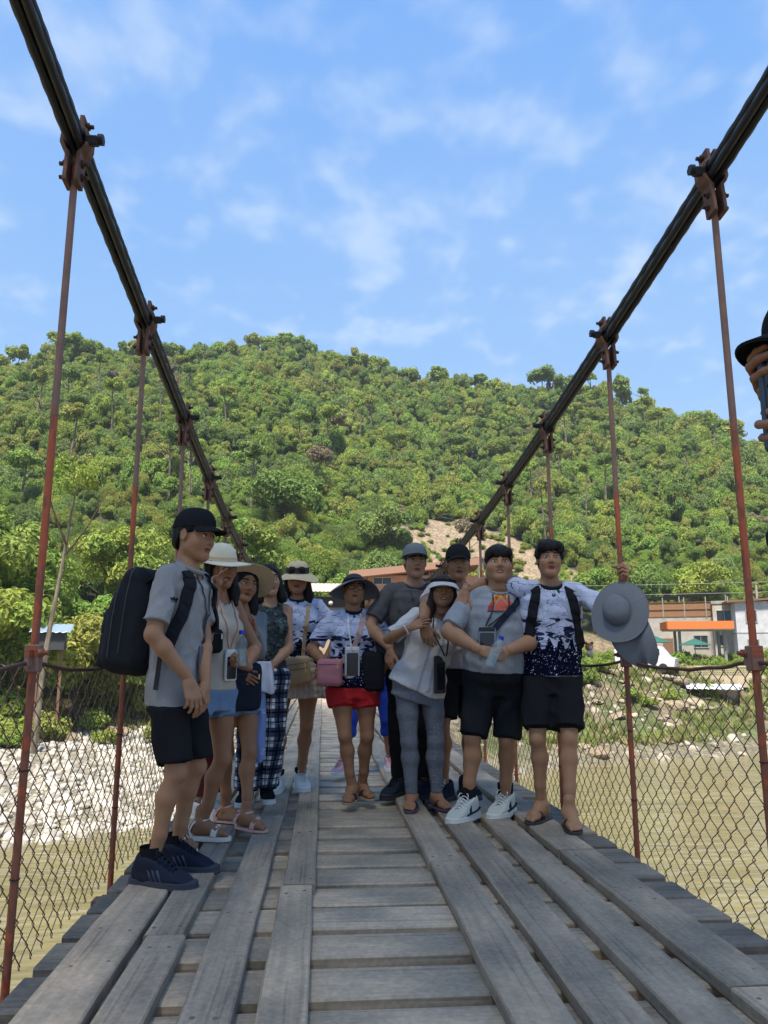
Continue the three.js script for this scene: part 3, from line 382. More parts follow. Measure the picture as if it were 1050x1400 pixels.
// ================================================================ PEOPLE: skin and cloth as distance fields, meshed
function surfaceNets(sdf, lo, hi, cell, { color = null, uv = null } = {}) {
  const nx = Math.ceil((hi[0] - lo[0]) / cell) + 1, ny = Math.ceil((hi[1] - lo[1]) / cell) + 1, nz = Math.ceil((hi[2] - lo[2]) / cell) + 1, F = new Float32Array(nx * ny * nz), B = 5, rad = cell * B * 0.5 * 1.7321 + cell;
  for (let bz = 0; bz < nz; bz += B) for (let by = 0; by < ny; by += B) for (let bx = 0; bx < nx; bx += B) {
    const ex = Math.min(bx + B, nx), ey = Math.min(by + B, ny), ez = Math.min(bz + B, nz), c = sdf(lo[0] + (bx + B / 2 - 0.5) * cell, lo[1] + (by + B / 2 - 0.5) * cell, lo[2] + (bz + B / 2 - 0.5) * cell), skip = Math.abs(c) > rad * 1.9 + 0.012;
    for (let z = bz; z < ez; z++) for (let y = by; y < ey; y++) for (let x = bx; x < ex; x++) F[(z * ny + y) * nx + x] = skip ? c : sdf(lo[0] + x * cell, lo[1] + y * cell, lo[2] + z * cell);
  }
  const id = new Int32Array(nx * ny * nz).fill(-1), pos = [], idx = [], at = (x, y, z) => (z * ny + y) * nx + x;
  const C = [[0, 0, 0], [1, 0, 0], [0, 1, 0], [1, 1, 0], [0, 0, 1], [1, 0, 1], [0, 1, 1], [1, 1, 1]], Ed = [[0, 1], [2, 3], [4, 5], [6, 7], [0, 2], [1, 3], [4, 6], [5, 7], [0, 4], [1, 5], [2, 6], [3, 7]], d = new Float64Array(8);
  for (let z = 0; z < nz - 1; z++) for (let y = 0; y < ny - 1; y++) for (let x = 0; x < nx - 1; x++) {
    let m = 0; for (let k = 0; k < 8; k++) { const c = C[k]; d[k] = F[at(x + c[0], y + c[1], z + c[2])]; if (d[k] < 0) m |= 1 << k; }
    if (m === 0 || m === 255) continue;
    let sx = 0, sy = 0, sz = 0, n = 0; for (const [a, b] of Ed) { if ((d[a] < 0) === (d[b] < 0)) continue; const t = d[a] / (d[a] - d[b]); sx += lerp(C[a][0], C[b][0], t); sy += lerp(C[a][1], C[b][1], t); sz += lerp(C[a][2], C[b][2], t); n++; }
    id[at(x, y, z)] = pos.length / 3; pos.push(lo[0] + (x + sx / n) * cell, lo[1] + (y + sy / n) * cell, lo[2] + (z + sz / n) * cell);
  }
  for (let z = 1; z < nz - 1; z++) for (let y = 1; y < ny - 1; y++) for (let x = 1; x < nx - 1; x++) {
    const f0 = F[at(x, y, z)];
    const quad = (f1, a, b, c, e) => { if ((f0 < 0) === (f1 < 0)) return; const A = id[a], Bq = id[b], Cc = id[c], E = id[e]; if (A < 0 || Bq < 0 || Cc < 0 || E < 0) return; if (f0 < 0) idx.push(A, Bq, Cc, A, Cc, E); else idx.push(A, Cc, Bq, A, E, Cc); };
    quad(F[at(x + 1, y, z)], at(x, y - 1, z - 1), at(x, y, z - 1), at(x, y, z), at(x, y - 1, z));
    quad(F[at(x, y + 1, z)], at(x - 1, y, z - 1), at(x - 1, y, z), at(x, y, z), at(x, y, z - 1));
    quad(F[at(x, y, z + 1)], at(x - 1, y - 1, z), at(x, y - 1, z), at(x, y, z), at(x - 1, y, z));
  }
  const n = pos.length / 3, nor = new Float32Array(n * 3), e = cell * 0.5, col = color ? new Float32Array(n * 3) : null, U = new Float32Array(n * 2);
  for (let i = 0; i < n; i++) { const x = pos[i * 3], y = pos[i * 3 + 1], z = pos[i * 3 + 2]; let a = sdf(x + e, y, z) - sdf(x - e, y, z), b = sdf(x, y + e, z) - sdf(x, y - e, z), c = sdf(x, y, z + e) - sdf(x, y, z - e); const l = Math.hypot(a, b, c) || 1; nor[i * 3] = a / l; nor[i * 3 + 1] = b / l; nor[i * 3 + 2] = c / l; if (col) { const q = color(x, y, z); col[i * 3] = q[0]; col[i * 3 + 1] = q[1]; col[i * 3 + 2] = q[2]; } if (uv) { const q = uv(x, y, z); U[i * 2] = q[0]; U[i * 2 + 1] = q[1]; } }
  const g = new THREE.BufferGeometry(); g.setAttribute('position', new THREE.Float32BufferAttribute(pos, 3)); g.setAttribute('normal', new THREE.BufferAttribute(nor, 3)); g.setAttribute('uv', new THREE.BufferAttribute(U, 2)); if (col) g.setAttribute('color', new THREE.BufferAttribute(col, 3)); g.setIndex(idx); return g;
}
const smin = (a, b, k) => { const h = k - Math.abs(a - b); return h > 0 ? Math.min(a, b) - h * h / (4 * k) : Math.min(a, b); };
const smax = (a, b, k) => -smin(-a, -b, k);
function cone(a, b, ra, rb) { const ax = a.x ?? a[0], ay = a.y ?? a[1], az = a.z ?? a[2], dx = (b.x ?? b[0]) - ax, dy = (b.y ?? b[1]) - ay, dz = (b.z ?? b[2]) - az, L = dx * dx + dy * dy + dz * dz || 1e-9; return (x, y, z) => { const px = x - ax, py = y - ay, pz = z - az, h = Math.min(1, Math.max(0, (px * dx + py * dy + pz * dz) / L)), qx = px - dx * h, qy = py - dy * h, qz = pz - dz * h; return Math.sqrt(qx * qx + qy * qy + qz * qz) - (ra + (rb - ra) * h); }; }
function sleeve(a, b, ra, rb, over = 0) { const ax = a.x, ay = a.y, az = a.z, dx = b.x - ax, dy = b.y - ay, dz = b.z - az, L2 = dx * dx + dy * dy + dz * dz, L = Math.sqrt(L2); return (x, y, z) => { const px = x - ax, py = y - ay, pz = z - az, t = (px * dx + py * dy + pz * dz) / L2, h = Math.min(1.3, Math.max(0, t)), qx = px - dx * h, qy = py - dy * h, qz = pz - dz * h, r = Math.sqrt(qx * qx + qy * qy + qz * qz) - (ra + (rb - ra) * Math.min(1, h)); return Math.max(r, (t - 1 - over) * L); }; }
function ell(c, r) { return (x, y, z) => { const a = (x - c[0]) / r[0], b = (y - c[1]) / r[1], d = (z - c[2]) / r[2], k = Math.sqrt(a * a + b * b + d * d), g = Math.sqrt((a / r[0]) ** 2 + (b / r[1]) ** 2 + (d / r[2]) ** 2); return g > 1e-9 ? k * (k - 1) / g : -Math.min(...r); }; }
const union = (fs, k) => (x, y, z) => { let d = 1e3; for (let i = 0; i < fs.length; i++) { const e = fs[i](x, y, z); if (e < d + k) d = d > 900 ? e : smin(d, e, k); } return d; };
// ---------------------------------------------------------------- hands
const HAND_POSES = {   // [index, middle, ring, little] as [knuckle, middle joint, end joint, spread] in degrees, thumb as direction and bend
  relaxed: { f: [[18, 24, 14, 3], [22, 30, 18, 0], [27, 34, 20, -3], [32, 38, 22, -7]], t: [0.55, 0.80, 0.22], tb: 12 },
  flat: { f: [[10, 12, 6, 6], [10, 14, 8, 0], [12, 15, 8, -5], [16, 18, 10, -11]], t: [0.66, 0.72, 0.18], tb: 6 },
  fist: { f: [[82, 98, 60, 2], [86, 100, 62, 0], [88, 100, 62, -2], [90, 100, 60, -4]], t: [0.42, 0.55, 0.75], tb: 48 },
  thumb: { f: [[80, 98, 62, 2], [85, 100, 62, 0], [88, 100, 62, -2], [90, 100, 60, -4]], t: [0.95, 0.30, 0.05], tb: -8 },
  peace: { f: [[6, 6, 4, -4], [30, 8, 4, 40], [84, 98, 60, -2], [88, 100, 60, -4]], t: [0.35, 0.60, 0.72], tb: 45 },
  grip: { f: [[52, 72, 46, 2], [56, 76, 48, 0], [60, 78, 48, -2], [64, 78, 48, -4]], t: [0.30, 0.72, 0.62], tb: 40 },
  hold: { f: [[30, 42, 26, 4], [34, 46, 28, 0], [38, 48, 28, -3], [44, 50, 28, -6]], t: [0.5, 0.6, 0.75], tb: 20 },
};
const handCache = {};
function handGeo(shape, side) {
  const key = shape + side; if (handCache[key]) return handCache[key];
  const P = HAND_POSES[shape], fs = [], base = [[0.0265, 0.086], [0.0065, 0.091], [-0.0135, 0.087], [-0.031, 0.078]], len = [0.070, 0.079, 0.073, 0.058];
  const palm = base.map(([x, y], i) => cone([x * 0.62, 0.012, 0], [x, y - 0.006, 0], 0.0145, 0.0118)); palm.push(cone([0.018, 0.022, 0.007], [0.026, 0.05, 0.008], 0.015, 0.012), cone([0, -0.05, 0], [0, 0.02, 0], 0.0245, 0.022));
  const flat = (f) => (x, y, z) => f(x, y, z * 1.12); fs.push(flat(union(palm, 0.014)));
  base.forEach(([x, y], i) => {
    const [a1, a2, a3, sp] = P.f[i]; let p = V(x, y, 0), ang = 0; const rr = [0.0092, 0.0094, 0.0090, 0.0080][i], ch = [];
    [[a1, 0.45], [a2, 0.31], [a3, 0.24]].forEach(([da, fr], k) => { ang += da * Math.PI / 180; const d = V(0, Math.cos(ang), Math.sin(ang)); d.applyAxisAngle(V(0, 0, 1), -sp * Math.PI / 180 * (k === 0 ? 1 : 1)); const q = p.clone().addScaledVector(d, len[i] * fr); ch.push(cone(p, q, rr - k * 0.0009, rr - (k + 1) * 0.0009)); p = q; });
    fs.push(union(ch, 0.004));
  });
  { let p = V(0.021, 0.024, 0.006), d = V(...P.t).normalize(); const ch = []; [[0.042, 0.0125, 0.0108], [0.031, 0.0106, 0.0098], [0.026, 0.0096, 0.0082]].forEach(([l, r0, r1], k) => { if (k) d.applyAxisAngle(V(P.t[2] * 0.6, -P.t[2] * 0.2, 0.8).normalize(), P.tb * Math.PI / 180 * 0.7); const q = p.clone().addScaledVector(d, l); ch.push(cone(p, q, r0, r1)); p = q; }); fs.push(union(ch, 0.005)); }
  const g = surfaceNets(union(fs, 0.0055), [-0.075, -0.05, -0.06], [0.125, 0.19, 0.13], 0.0042);
  if (side < 0) { g.scale(-1, 1, 1); const ix = g.index.array; for (let i = 0; i < ix.length; i += 3) { const t = ix[i]; ix[i] = ix[i + 1]; ix[i + 1] = t; } const n = g.attributes.normal; for (let i = 0; i < n.count; i++) n.setX(i, -g.attributes.normal.getX(i) * -1); }
  return (handCache[key] = g);
}
// ---------------------------------------------------------------- bare foot: ankle at the origin, toes along +z, sole at y = -0.075
const footCache = {};
function footGeo(side) {
  if (footCache[side]) return footCache[side]; const s = side;   // big toe on the inner side
  const fs = [cone([0, 0.06, -0.004], [0, -0.01, -0.006], 0.033, 0.036), cone([0, -0.035, -0.035], [0, -0.038, 0.03], 0.034, 0.03), cone([0, -0.012, 0.012], [s * -0.004, -0.048, 0.105], 0.034, 0.024), cone([s * -0.022, -0.054, 0.095], [s * 0.024, -0.056, 0.085], 0.0205, 0.018), cone([s * 0.024, -0.054, -0.02], [s * 0.026, -0.058, 0.09], 0.018, 0.016), ell([s * -0.032, 0.0, -0.004], [0.011, 0.013, 0.013]), ell([s * 0.033, -0.006, -0.008], [0.011, 0.013, 0.013])];
  const toes = [[-0.026, 0.112, 0.158, 0.0135], [-0.007, 0.115, 0.157, 0.0098], [0.008, 0.111, 0.150, 0.0093], [0.021, 0.104, 0.140, 0.0089], [0.033, 0.094, 0.126, 0.0086]].map(([x, z0, z1, r]) => union([cone([s * x, -0.055, z0], [s * x * 1.02, -0.058, z1 - 0.014], r, r), cone([s * x * 1.02, -0.058, z1 - 0.014], [s * x, -0.063, z1], r * 1.02, r * 0.85)], 0.003));
  return (footCache[side] = surfaceNets((x, y, z) => { const a = union(fs, 0.028)(x, y, z), b = union(toes, 0.0015)(x, y, z); return smax(smin(a, b, 0.008), -0.0745 - y, 0.004); }, [-0.075, -0.08, -0.085], [0.075, 0.09, 0.19], 0.0052));
}
// ---------------------------------------------------------------- shoes and sandals, in the foot's axes
function outline(w, l0, l1, side, inset = 0) { const s = new THREE.Shape(), P = [[-0.40, l0 * 0.75], [-0.44, 0.0], [-0.50, 0.06], [-0.54, 0.105], [-0.44, l1 * 0.86], [-0.18, l1 * 0.985], [0.1, l1 * 0.97], [0.36, l1 * 0.80], [0.48, 0.09], [0.44, 0.03], [0.36, -0.02], [0.38, l0 * 0.75], [0.18, l0], [-0.18, l0]].map(([x, y]) => new THREE.Vector2(x * (w - inset * 2) * side, y > 0 ? y - inset : y + inset)); const c = new THREE.SplineCurve([...P, P[0]]); s.setFromPoints(c.getPoints(40)); return s; }
function soleGeo(w, l0, l1, side, y0, h, inset = 0) { const g = new THREE.ExtrudeGeometry(outline(w, l0, l1, side, inset), { depth: h - 0.006, bevelEnabled: true, bevelSize: 0.003, bevelThickness: 0.003, bevelSegments: 2, steps: 1 }); g.rotateX(Math.PI / 2); g.scale(1, 1, 1); g.translate(0, y0 + h - 0.003, 0); return g; }
const shoeCache = {};
function sneakerUpper(side) {
  if (shoeCache[side]) return shoeCache[side]; const s = side;
  const fs = [ell([0, -0.03, -0.035], [0.037, 0.045, 0.047]), cone([0, -0.005, 0.01], [s * -0.003, -0.04, 0.12], 0.042, 0.029), ell([s * -0.004, -0.05, 0.125], [0.046, 0.033, 0.068]), cone([0, 0.008, -0.02], [0, 0.012, 0.01], 0.043, 0.043), ell([0, -0.055, 0.03], [0.043, 0.03, 0.11])], U = union(fs, 0.03), hole = cone([0, 0.12, -0.012], [0, 0.012, -0.008], 0.043, 0.034);
  return (shoeCache[side] = surfaceNets((x, y, z) => { let d = U(x, y, z); d = smax(d, y - 0.026 - 0.35 * Math.max(0, -z - 0.02) + 0.5 * Math.max(0, z), 0.006); d = smax(d, -hole(x, y, z), 0.004); d += 0.0016 * Math.sin(z * 260) * sstep(0.045, 0.02, Math.abs(z - 0.06)) * sstep(0.02, 0.026, Math.abs(x)); return Math.max(d, -0.066 - y); }, [-0.075, -0.075, -0.1], [0.075, 0.07, 0.21], 0.0058, { uv: (x, y, z) => [z * 4, y * 4 + x] }));
}
function laces(n = 5) { const l = []; for (let i = 0; i < n; i++) { const z = 0.03 + i * 0.017, y = 0.028 - i * 0.0115; l.push(tube([[-0.026, y - 0.012, z - 0.004], [0, y + 0.0045, z], [0.026, y - 0.012, z + 0.006]], 0.0032, 8, 5)); l.push(tube([[0.026, y - 0.012, z - 0.004], [0, y + 0.004, z + 0.004], [-0.026, y - 0.012, z + 0.008]], 0.0032, 8, 5)); } l.push(tube([[0, 0.036, 0.026], [0.022, 0.045, 0.034], [0.03, 0.028, 0.042]], 0.0028, 8, 5), tube([[0, 0.036, 0.026], [-0.022, 0.044, 0.034], [-0.032, 0.026, 0.044]], 0.0028, 8, 5)); return merge(l); }
// ---------------------------------------------------------------- heads, in metres for a head 0.225 m tall: +z is the face
function headField(o) {
  const w = o.wide ?? 1, j = o.jaw ?? 1, c = o.cheek ?? 1;
  const skull = union([ell([0, 0.03, -0.012], [0.0735 * w, 0.086, 0.093]), ell([0, -0.03, 0.02], [0.058 * w, 0.078, 0.066]), cone([0.036 * w * j, -0.055, 0.005], [0.010, -0.092, 0.058], 0.030 * c, 0.021), cone([-0.036 * w * j, -0.055, 0.005], [-0.010, -0.092, 0.058], 0.030 * c, 0.021), ell([0.034 * w, -0.026, 0.052], [0.027 * c, 0.026, 0.026]), ell([-0.034 * w, -0.026, 0.052], [0.027 * c, 0.026, 0.026])], 0.03);
  const brow = cone([-0.03, 0.02, 0.072], [0.03, 0.02, 0.072], 0.013, 0.013), sock = [ell([0.031, 0.004, 0.093], [0.019, 0.012, 0.014]), ell([-0.031, 0.004, 0.093], [0.019, 0.012, 0.014])];
  const nose = union([cone([0, 0.014, 0.080], [0, -0.022, 0.099], 0.0085, 0.0125), ell([0.0115, -0.027, 0.087], [0.0095, 0.0085, 0.011]), ell([-0.0115, -0.027, 0.087], [0.0095, 0.0085, 0.011])], 0.007);
  const lips = [cone([-0.019, -0.0555, 0.077], [0.019, -0.0555, 0.077], 0.0062, 0.0062), ell([0, -0.0535, 0.082], [0.016, 0.0055, 0.007]), ell([0, -0.0655, 0.080], [0.0185, 0.0072, 0.0085])], chin = ell([0, -0.094, 0.064], [0.02, 0.016, 0.018]);
  const lid = [ell([0.031, 0.0055, 0.0745], [0.0145, 0.0085, 0.0105]), ell([-0.031, 0.0055, 0.0745], [0.0145, 0.0085, 0.0105])];
  const ears = [1, -1].map((s) => { const e = ell([s * 0.0775 * w, 0.0, -0.008], [0.0085, 0.031, 0.019]), h = ell([s * 0.087 * w, 0.002, -0.004], [0.007, 0.021, 0.011]); return (x, y, z) => smax(e(x, y, z), -h(x, y, z), 0.004); });
  const neck = cone([0, -0.055, -0.018], [0, -0.17, -0.032], 0.051 * (0.5 + 0.5 * w) * (o.neck ?? 1), 0.056 * (o.neck ?? 1));
  return (x, y, z) => { let d = skull(x, y, z); if (d < 0.05) { d = smin(d, brow(x, y, z), 0.018); d = smax(d, -sock[0](x, y, z), 0.012); d = smax(d, -sock[1](x, y, z), 0.012); d = smin(d, lid[0](x, y, z), 0.004); d = smin(d, lid[1](x, y, z), 0.004); d = smin(d, nose(x, y, z), 0.010); d = smin(d, chin(x, y, z), 0.015); for (const l of lips) d = smin(d, l(x, y, z), 0.0035); const m = Math.hypot((y + 0.0600) * 1.0, Math.max(0, Math.abs(x) - 0.02), Math.max(0, 0.083 - z) * 0.4); d = smax(d, 0.0022 - m, 0.003); } for (const e of ears) d = smin(d, e(x, y, z), 0.007); return smin(d, neck(x, y, z), 0.022); };
}
const SKINS = [[0.31, 0.150, 0.080], [0.36, 0.185, 0.103], [0.27, 0.128, 0.07], [0.40, 0.215, 0.128]];
const skinMat = new THREE.MeshPhysicalMaterial({ vertexColors: true, roughness: 0.55, specularIntensity: 0.45 });
const hairMat = new THREE.MeshPhysicalMaterial({ color: rgb(0.010, 0.008, 0.007), roughness: 0.55, specularIntensity: 0.35 }), hairBrown = new THREE.MeshPhysicalMaterial({ color: rgb(0.03, 0.018, 0.013), roughness: 0.5, specularIntensity: 0.35 });
const eyeWhite = std({ color: rgb(0.62, 0.58, 0.55), roughness: 0.25 }), eyeDark = std({ color: rgb(0.02, 0.012, 0.009), roughness: 0.12 });
const EYE_GEO = new THREE.SphereGeometry(0.0118, 14, 10), IRIS_GEO = (() => { const g = new THREE.SphereGeometry(0.0068, 12, 8); g.scale(1, 1, 0.45); g.translate(0, 0, 0.0096); return g; })();
const CLOTH_BUMP = makeTex(256, 256, (u, v) => { const w = 0.5 + 0.25 * Math.sin(u * 6.283 * 64) + 0.25 * Math.sin(v * 6.283 * 64), n = tile(N1, u, v, 50, 50, 2); return grey(0.7 * w + 0.3 * n); }, false);
const cloth = (c, o = {}) => new THREE.MeshPhysicalMaterial({ color: Array.isArray(c) ? rgb(...c) : 0xffffff, roughness: 0.95, sheen: 0.06, sheenRoughness: 0.7, specularIntensity: 0.12, bumpMap: CLOTH_BUMP, bumpScale: 0.0012, ...o });
function bumpClothUV(g, k) { return g; }
const leather = (c) => new THREE.MeshPhysicalMaterial({ color: rgb(...c), roughness: 0.5, specularIntensity: 0.5 });
// two-bone chain: where the middle joint lies
function bend(a, c, l1, l2, hint) { const d = c.clone().sub(a); let L = d.length(); const f = Math.max(1, L / (l1 + l2) * 1.002); l1 *= f; l2 *= f; L = Math.max(L, Math.abs(l1 - l2) * 1.01); const u = d.clone().normalize(), x = (l1 * l1 - l2 * l2 + L * L) / (2 * L), h = Math.sqrt(Math.max(0, l1 * l1 - x * x)), n = hint.clone().addScaledVector(u, -hint.dot(u)).normalize(); return a.clone().addScaledVector(u, x).addScaledVector(n, h); }
const D2R = Math.PI / 180;
function ribbon(pts, nors, width, thick) {   // flat strap along points that lies on a surface
  const pos = [], idx = []; pts.forEach((p, i) => { const t = (pts[i + 1] ?? p).clone().sub(pts[i - 1] ?? p).normalize(), n = nors[i].clone().addScaledVector(t, -nors[i].dot(t)).normalize(), s = t.clone().cross(n); for (const [a, b] of [[-1, 1], [1, 1], [1, -1], [-1, -1]]) { const q = p.clone().addScaledVector(s, a * width / 2).addScaledVector(n, b * thick / 2); pos.push(q.x, q.y, q.z); } });
  for (let i = 0; i < pts.length - 1; i++) for (let k = 0; k < 4; k++) { const a = i * 4 + k, b = i * 4 + (k + 1) % 4; idx.push(a, b, a + 4, b, b + 4, a + 4); } const n = pts.length * 4; idx.push(0, 2, 1, 0, 3, 2, n - 4, n - 3, n - 2, n - 4, n - 2, n - 1); const g = geoFrom(pos, idx).toNonIndexed(); g.computeVertexNormals(); return g;
}
function person(o) {
  const H = o.H, k = H / 1.65, yaw = o.yaw * D2R, fwd = V(Math.sin(yaw), 0, Math.cos(yaw)), left = V(Math.cos(yaw), 0, -Math.sin(yaw)), w = o.w ?? 1, fem = o.female ?? false, belly = o.belly ?? 0;
  const base = V(o.pelvis[0], 0, o.pelvis[2]), P = V(...o.pelvis); if (o.pelvis[1] === null) P.y = 0.525 * H;
  const lean = o.lean ?? [0, 0, 0], neckB = P.clone().add(V(lean[0], 0.298 * H + (lean[1] ?? 0), lean[2] ?? 0)), up = neckB.clone().sub(P).normalize(), side = left.clone().addScaledVector(up, -left.dot(up)).normalize(), front = side.clone().cross(up).normalize().multiplyScalar(1);
  const g = thing('person', o.label, 'person', o.group, [base.x, 0, base.z]), bx = base.x, bz = base.z;
  const local = (x, y, z) => [(x - P.x) * side.x + (y - P.y) * side.y + (z - P.z) * side.z, (x - P.x) * up.x + (y - P.y) * up.y + (z - P.z) * up.z, (x - P.x) * front.x + (y - P.y) * front.y + (z - P.z) * front.z];
  const world = (a, b, c) => P.clone().addScaledVector(side, a).addScaledVector(up, b).addScaledVector(front, c);
  const shW = 0.099 * H * (o.shoulders ?? 1) * (0.6 + 0.4 * w) * (fem ? 0.92 : 1), S = {};
  for (const [n, s] of [['L', 1], ['R', -1]]) S[n] = world(s * shW, 0.272 * H + (o.shrug?.[n] ?? 0), -0.004 * H);
  const hw = fem ? 0.056 * H : 0.052 * H, bodyParts = [], legF = {}, armSeg = {}, legSeg = {};
  const armR = (o.arm ?? 1) * k * (fem ? 0.88 : 1), legR = (o.leg ?? 1) * k;
  for (const n of ['L', 'R']) {
    const h = o.hands[n], wr = V(...h.w), el = bend(S[n], wr, 0.172 * H, 0.148 * H, V(...h.e)); armSeg[n] = [S[n], el, wr];
    const m = el.clone().lerp(wr, 0.3);
    bodyParts.push(union([cone(S[n], el, 0.049 * armR, 0.039 * armR), cone(el, m, 0.0385 * armR, 0.0405 * armR), cone(m, wr, 0.0405 * armR, 0.0262 * armR)], 0.02));
    const f = o.feet[n], an = V(f[0], 0.0745 * k + (f[3] ?? 0), f[1]), hip = P.clone().addScaledVector(left, (n === 'L' ? 1 : -1) * hw * (0.7 + 0.3 * w)).add(V(0, -0.022 * H, 0)), fd = V(Math.sin(f[2] * D2R), 0, Math.cos(f[2] * D2R)), kn = bend(hip, an, 0.235 * H, 0.235 * H, f[4] ? V(...f[4]) : fd.clone().add(fwd)); legSeg[n] = [hip, kn, an, fd];
    const calf = kn.clone().lerp(an, 0.28).addScaledVector(fd, -0.016 * k), low = kn.clone().lerp(an, 0.68);
    bodyParts.push(legF[n] = union([cone(hip, hip.clone().lerp(kn, 0.5), 0.080 * legR, 0.066 * legR), cone(hip.clone().lerp(kn, 0.5), kn, 0.066 * legR, 0.046 * legR), cone(kn, calf, 0.042 * legR, 0.0485 * legR), cone(calf, low, 0.0485 * legR, 0.032 * legR), cone(low, an, 0.032 * legR, 0.0295 * legR), ell([kn.x + fd.x * 0.02, kn.y, kn.z + fd.z * 0.02], [0.028 * legR, 0.034 * legR, 0.028 * legR])], 0.022));
  }
  // torso: stacked ellipses in its own axes
  const T = [-0.075, -0.02, 0.03, 0.085, 0.15, 0.2, 0.245, 0.275, 0.30], TW = (fem ? [0.092, 0.104, 0.094, 0.078, 0.083, 0.088, 0.086, 0.062, 0.03] : [0.09, 0.096, 0.092, 0.088, 0.096, 0.103, 0.102, 0.074, 0.032]).map((v, i) => v * H * (i < 6 ? w : 0.5 + 0.5 * w)), TD = (fem ? [0.07, 0.076, 0.066, 0.058, 0.063, 0.066, 0.058, 0.045, 0.03] : [0.068, 0.072, 0.066, 0.064, 0.068, 0.070, 0.062, 0.047, 0.03]).map((v, i) => v * H * (0.35 + 0.65 * w) + (i > 0 && i < 5 ? belly * [0, 0.7, 1, 1, 0.5][i] : 0));
  const prof = (A, y) => { const t = y / H; if (t <= T[0]) return A[0]; for (let i = 1; i < T.length; i++) if (t <= T[i]) { const q = (t - T[i - 1]) / (T[i] - T[i - 1]); return lerp(A[i - 1], A[i], q * q * (3 - 2 * q)); } return A[T.length - 1]; };
  const bust = fem ? [1, -1].map((s) => ell([s * 0.042 * H, 0.188 * H, 0.05 * H], [0.034 * H, 0.033 * H, 0.028 * H])) : [];
  const torso = (x, y, z, hang, off) => { const [a, b, c] = local(x, y, z); const bb = hang ? Math.max(b, lerp(b, 0.17 * H, 0.82 * hang)) : b, W = Math.max(prof(TW, b), hang ? prof(TW, bb) : 0) + off, Dp = Math.max(prof(TD, b), hang ? prof(TD, bb) : 0) + off, cc = c - (belly && c > 0 ? 0 : 0); let d = (Math.sqrt((a / W) ** 2 + (cc / Dp) ** 2) - 1) * Math.min(W, Dp); d = Math.max(d, b - 0.30 * H, (hang ? -0.3 : -0.085) * H - b); for (const f of bust) d = smin(d, f(a, b, c) - off, 0.03); return d; };
  // head
  const hs = (o.headScale ?? 1) * 0.225 * (0.35 + 0.65 * k) / 0.225, he = new THREE.Euler((o.head[1] ?? 0) * -D2R, o.head[0] * D2R, (o.head[2] ?? 0) * -D2R, 'YXZ'), hp = neckB.clone().add(V(0, 0.126 * hs + 0.022 * H, 0)).addScaledVector(fwd, 0.022).add(V(...(o.headOff ?? [0, 0, 0])));
  const HM = new THREE.Matrix4().compose(hp, new THREE.Quaternion().setFromEuler(he), V(hs, hs, hs)), HW = new THREE.Matrix4().makeTranslation(-bx, 0, -bz).multiply(HM);
  const neckTop = V(0, -0.09, -0.02).applyMatrix4(HM), nk = 0.052 * k * (fem ? 0.86 : 1) * (o.neck ?? 1);
  bodyParts.push(cone(neckB.clone().addScaledVector(up, -0.02), neckTop, nk * 1.08, nk), union([cone(neckB, S.L, 0.045 * k, 0.045 * armR), cone(neckB, S.R, 0.045 * k, 0.045 * armR)], 0.02), (x, y, z) => torso(x, y, z, 0, -0.004));
  const bodyF = union(bodyParts, 0.022), sk = SKINS[o.skin ?? 0], tone = (x, y, z) => { const n = 1 + 0.08 * noise3(x * 13, y * 13, z * 13); return [sk[0] * n, sk[1] * n, sk[2] * n]; };
  const all = [S.L, S.R, ...armSeg.L, ...armSeg.R, ...legSeg.L.slice(0, 3), ...legSeg.R.slice(0, 3), neckTop, P], mn = [1e3, 1e3, 1e3], mx = [-1e3, -1e3, -1e3]; for (const p of all) ['x', 'y', 'z'].forEach((c, i) => { mn[i] = Math.min(mn[i], p[c] - 0.2 * w - belly); mx[i] = Math.max(mx[i], p[c] + 0.2 * w + belly); }); mn[1] = Math.max(mn[1], 0.03);
  const shift = (q) => { q.translate(-bx, 0, -bz); return q; };
  const skinList = [shift(surfaceNets(bodyF, mn, mx, 0.0125, { color: tone }))];
  const brown = o.brow ?? [0.03, 0.02, 0.016], lip = [sk[0] * 0.72, sk[1] * 0.46, sk[2] * 0.55];
  const hg = surfaceNets(headField(o.face ?? {}), [-0.098, -0.165, -0.115], [0.098, 0.125, 0.12], 0.0044, { color: (x, y, z) => { if (z > 0.045 && Math.abs(y - 0.0265 - 0.004 * Math.cos((Math.abs(x) - 0.03) * 60)) < 0.0050 && Math.abs(x) > 0.012 && Math.abs(x) < 0.049) return brown; if (z > 0.055 && y > 0.0095 && y < 0.0135 && Math.abs(Math.abs(x) - 0.031) < 0.0145) return brown; if (z > 0.068 && y < -0.0485 && y > -0.0735 && Math.abs(x) < 0.0225 - Math.abs(y + 0.06) * 0.5) return lip; return tone(x, y, z); } }); hg.applyMatrix4(HW); skinList.push(hg);
  for (const n of ['L', 'R']) {
    const h = o.hands[n], f = V(...h.f).normalize(), pn_ = V(...h.n); pn_.addScaledVector(f, -pn_.dot(f)).normalize(); const xax = f.clone().cross(pn_), m = new THREE.Matrix4().makeBasis(xax, f, pn_).setPosition(V(...h.w).addScaledVector(f, 0.012)), hk = 0.98 * (0.3 + 0.7 * k) * (fem ? 0.92 : 1);
    const q = handGeo(h.s, n === 'R' ? 1 : -1).clone(); q.scale(hk, hk, hk); q.applyMatrix4(m); const p = q.attributes.position, c = new Float32Array(p.count * 3); for (let i = 0; i < p.count; i++) { const t = tone(p.getX(i), p.getY(i), p.getZ(i)); c.set(t, i * 3); } q.setAttribute('color', new THREE.BufferAttribute(c, 3)); skinList.push(shift(q));
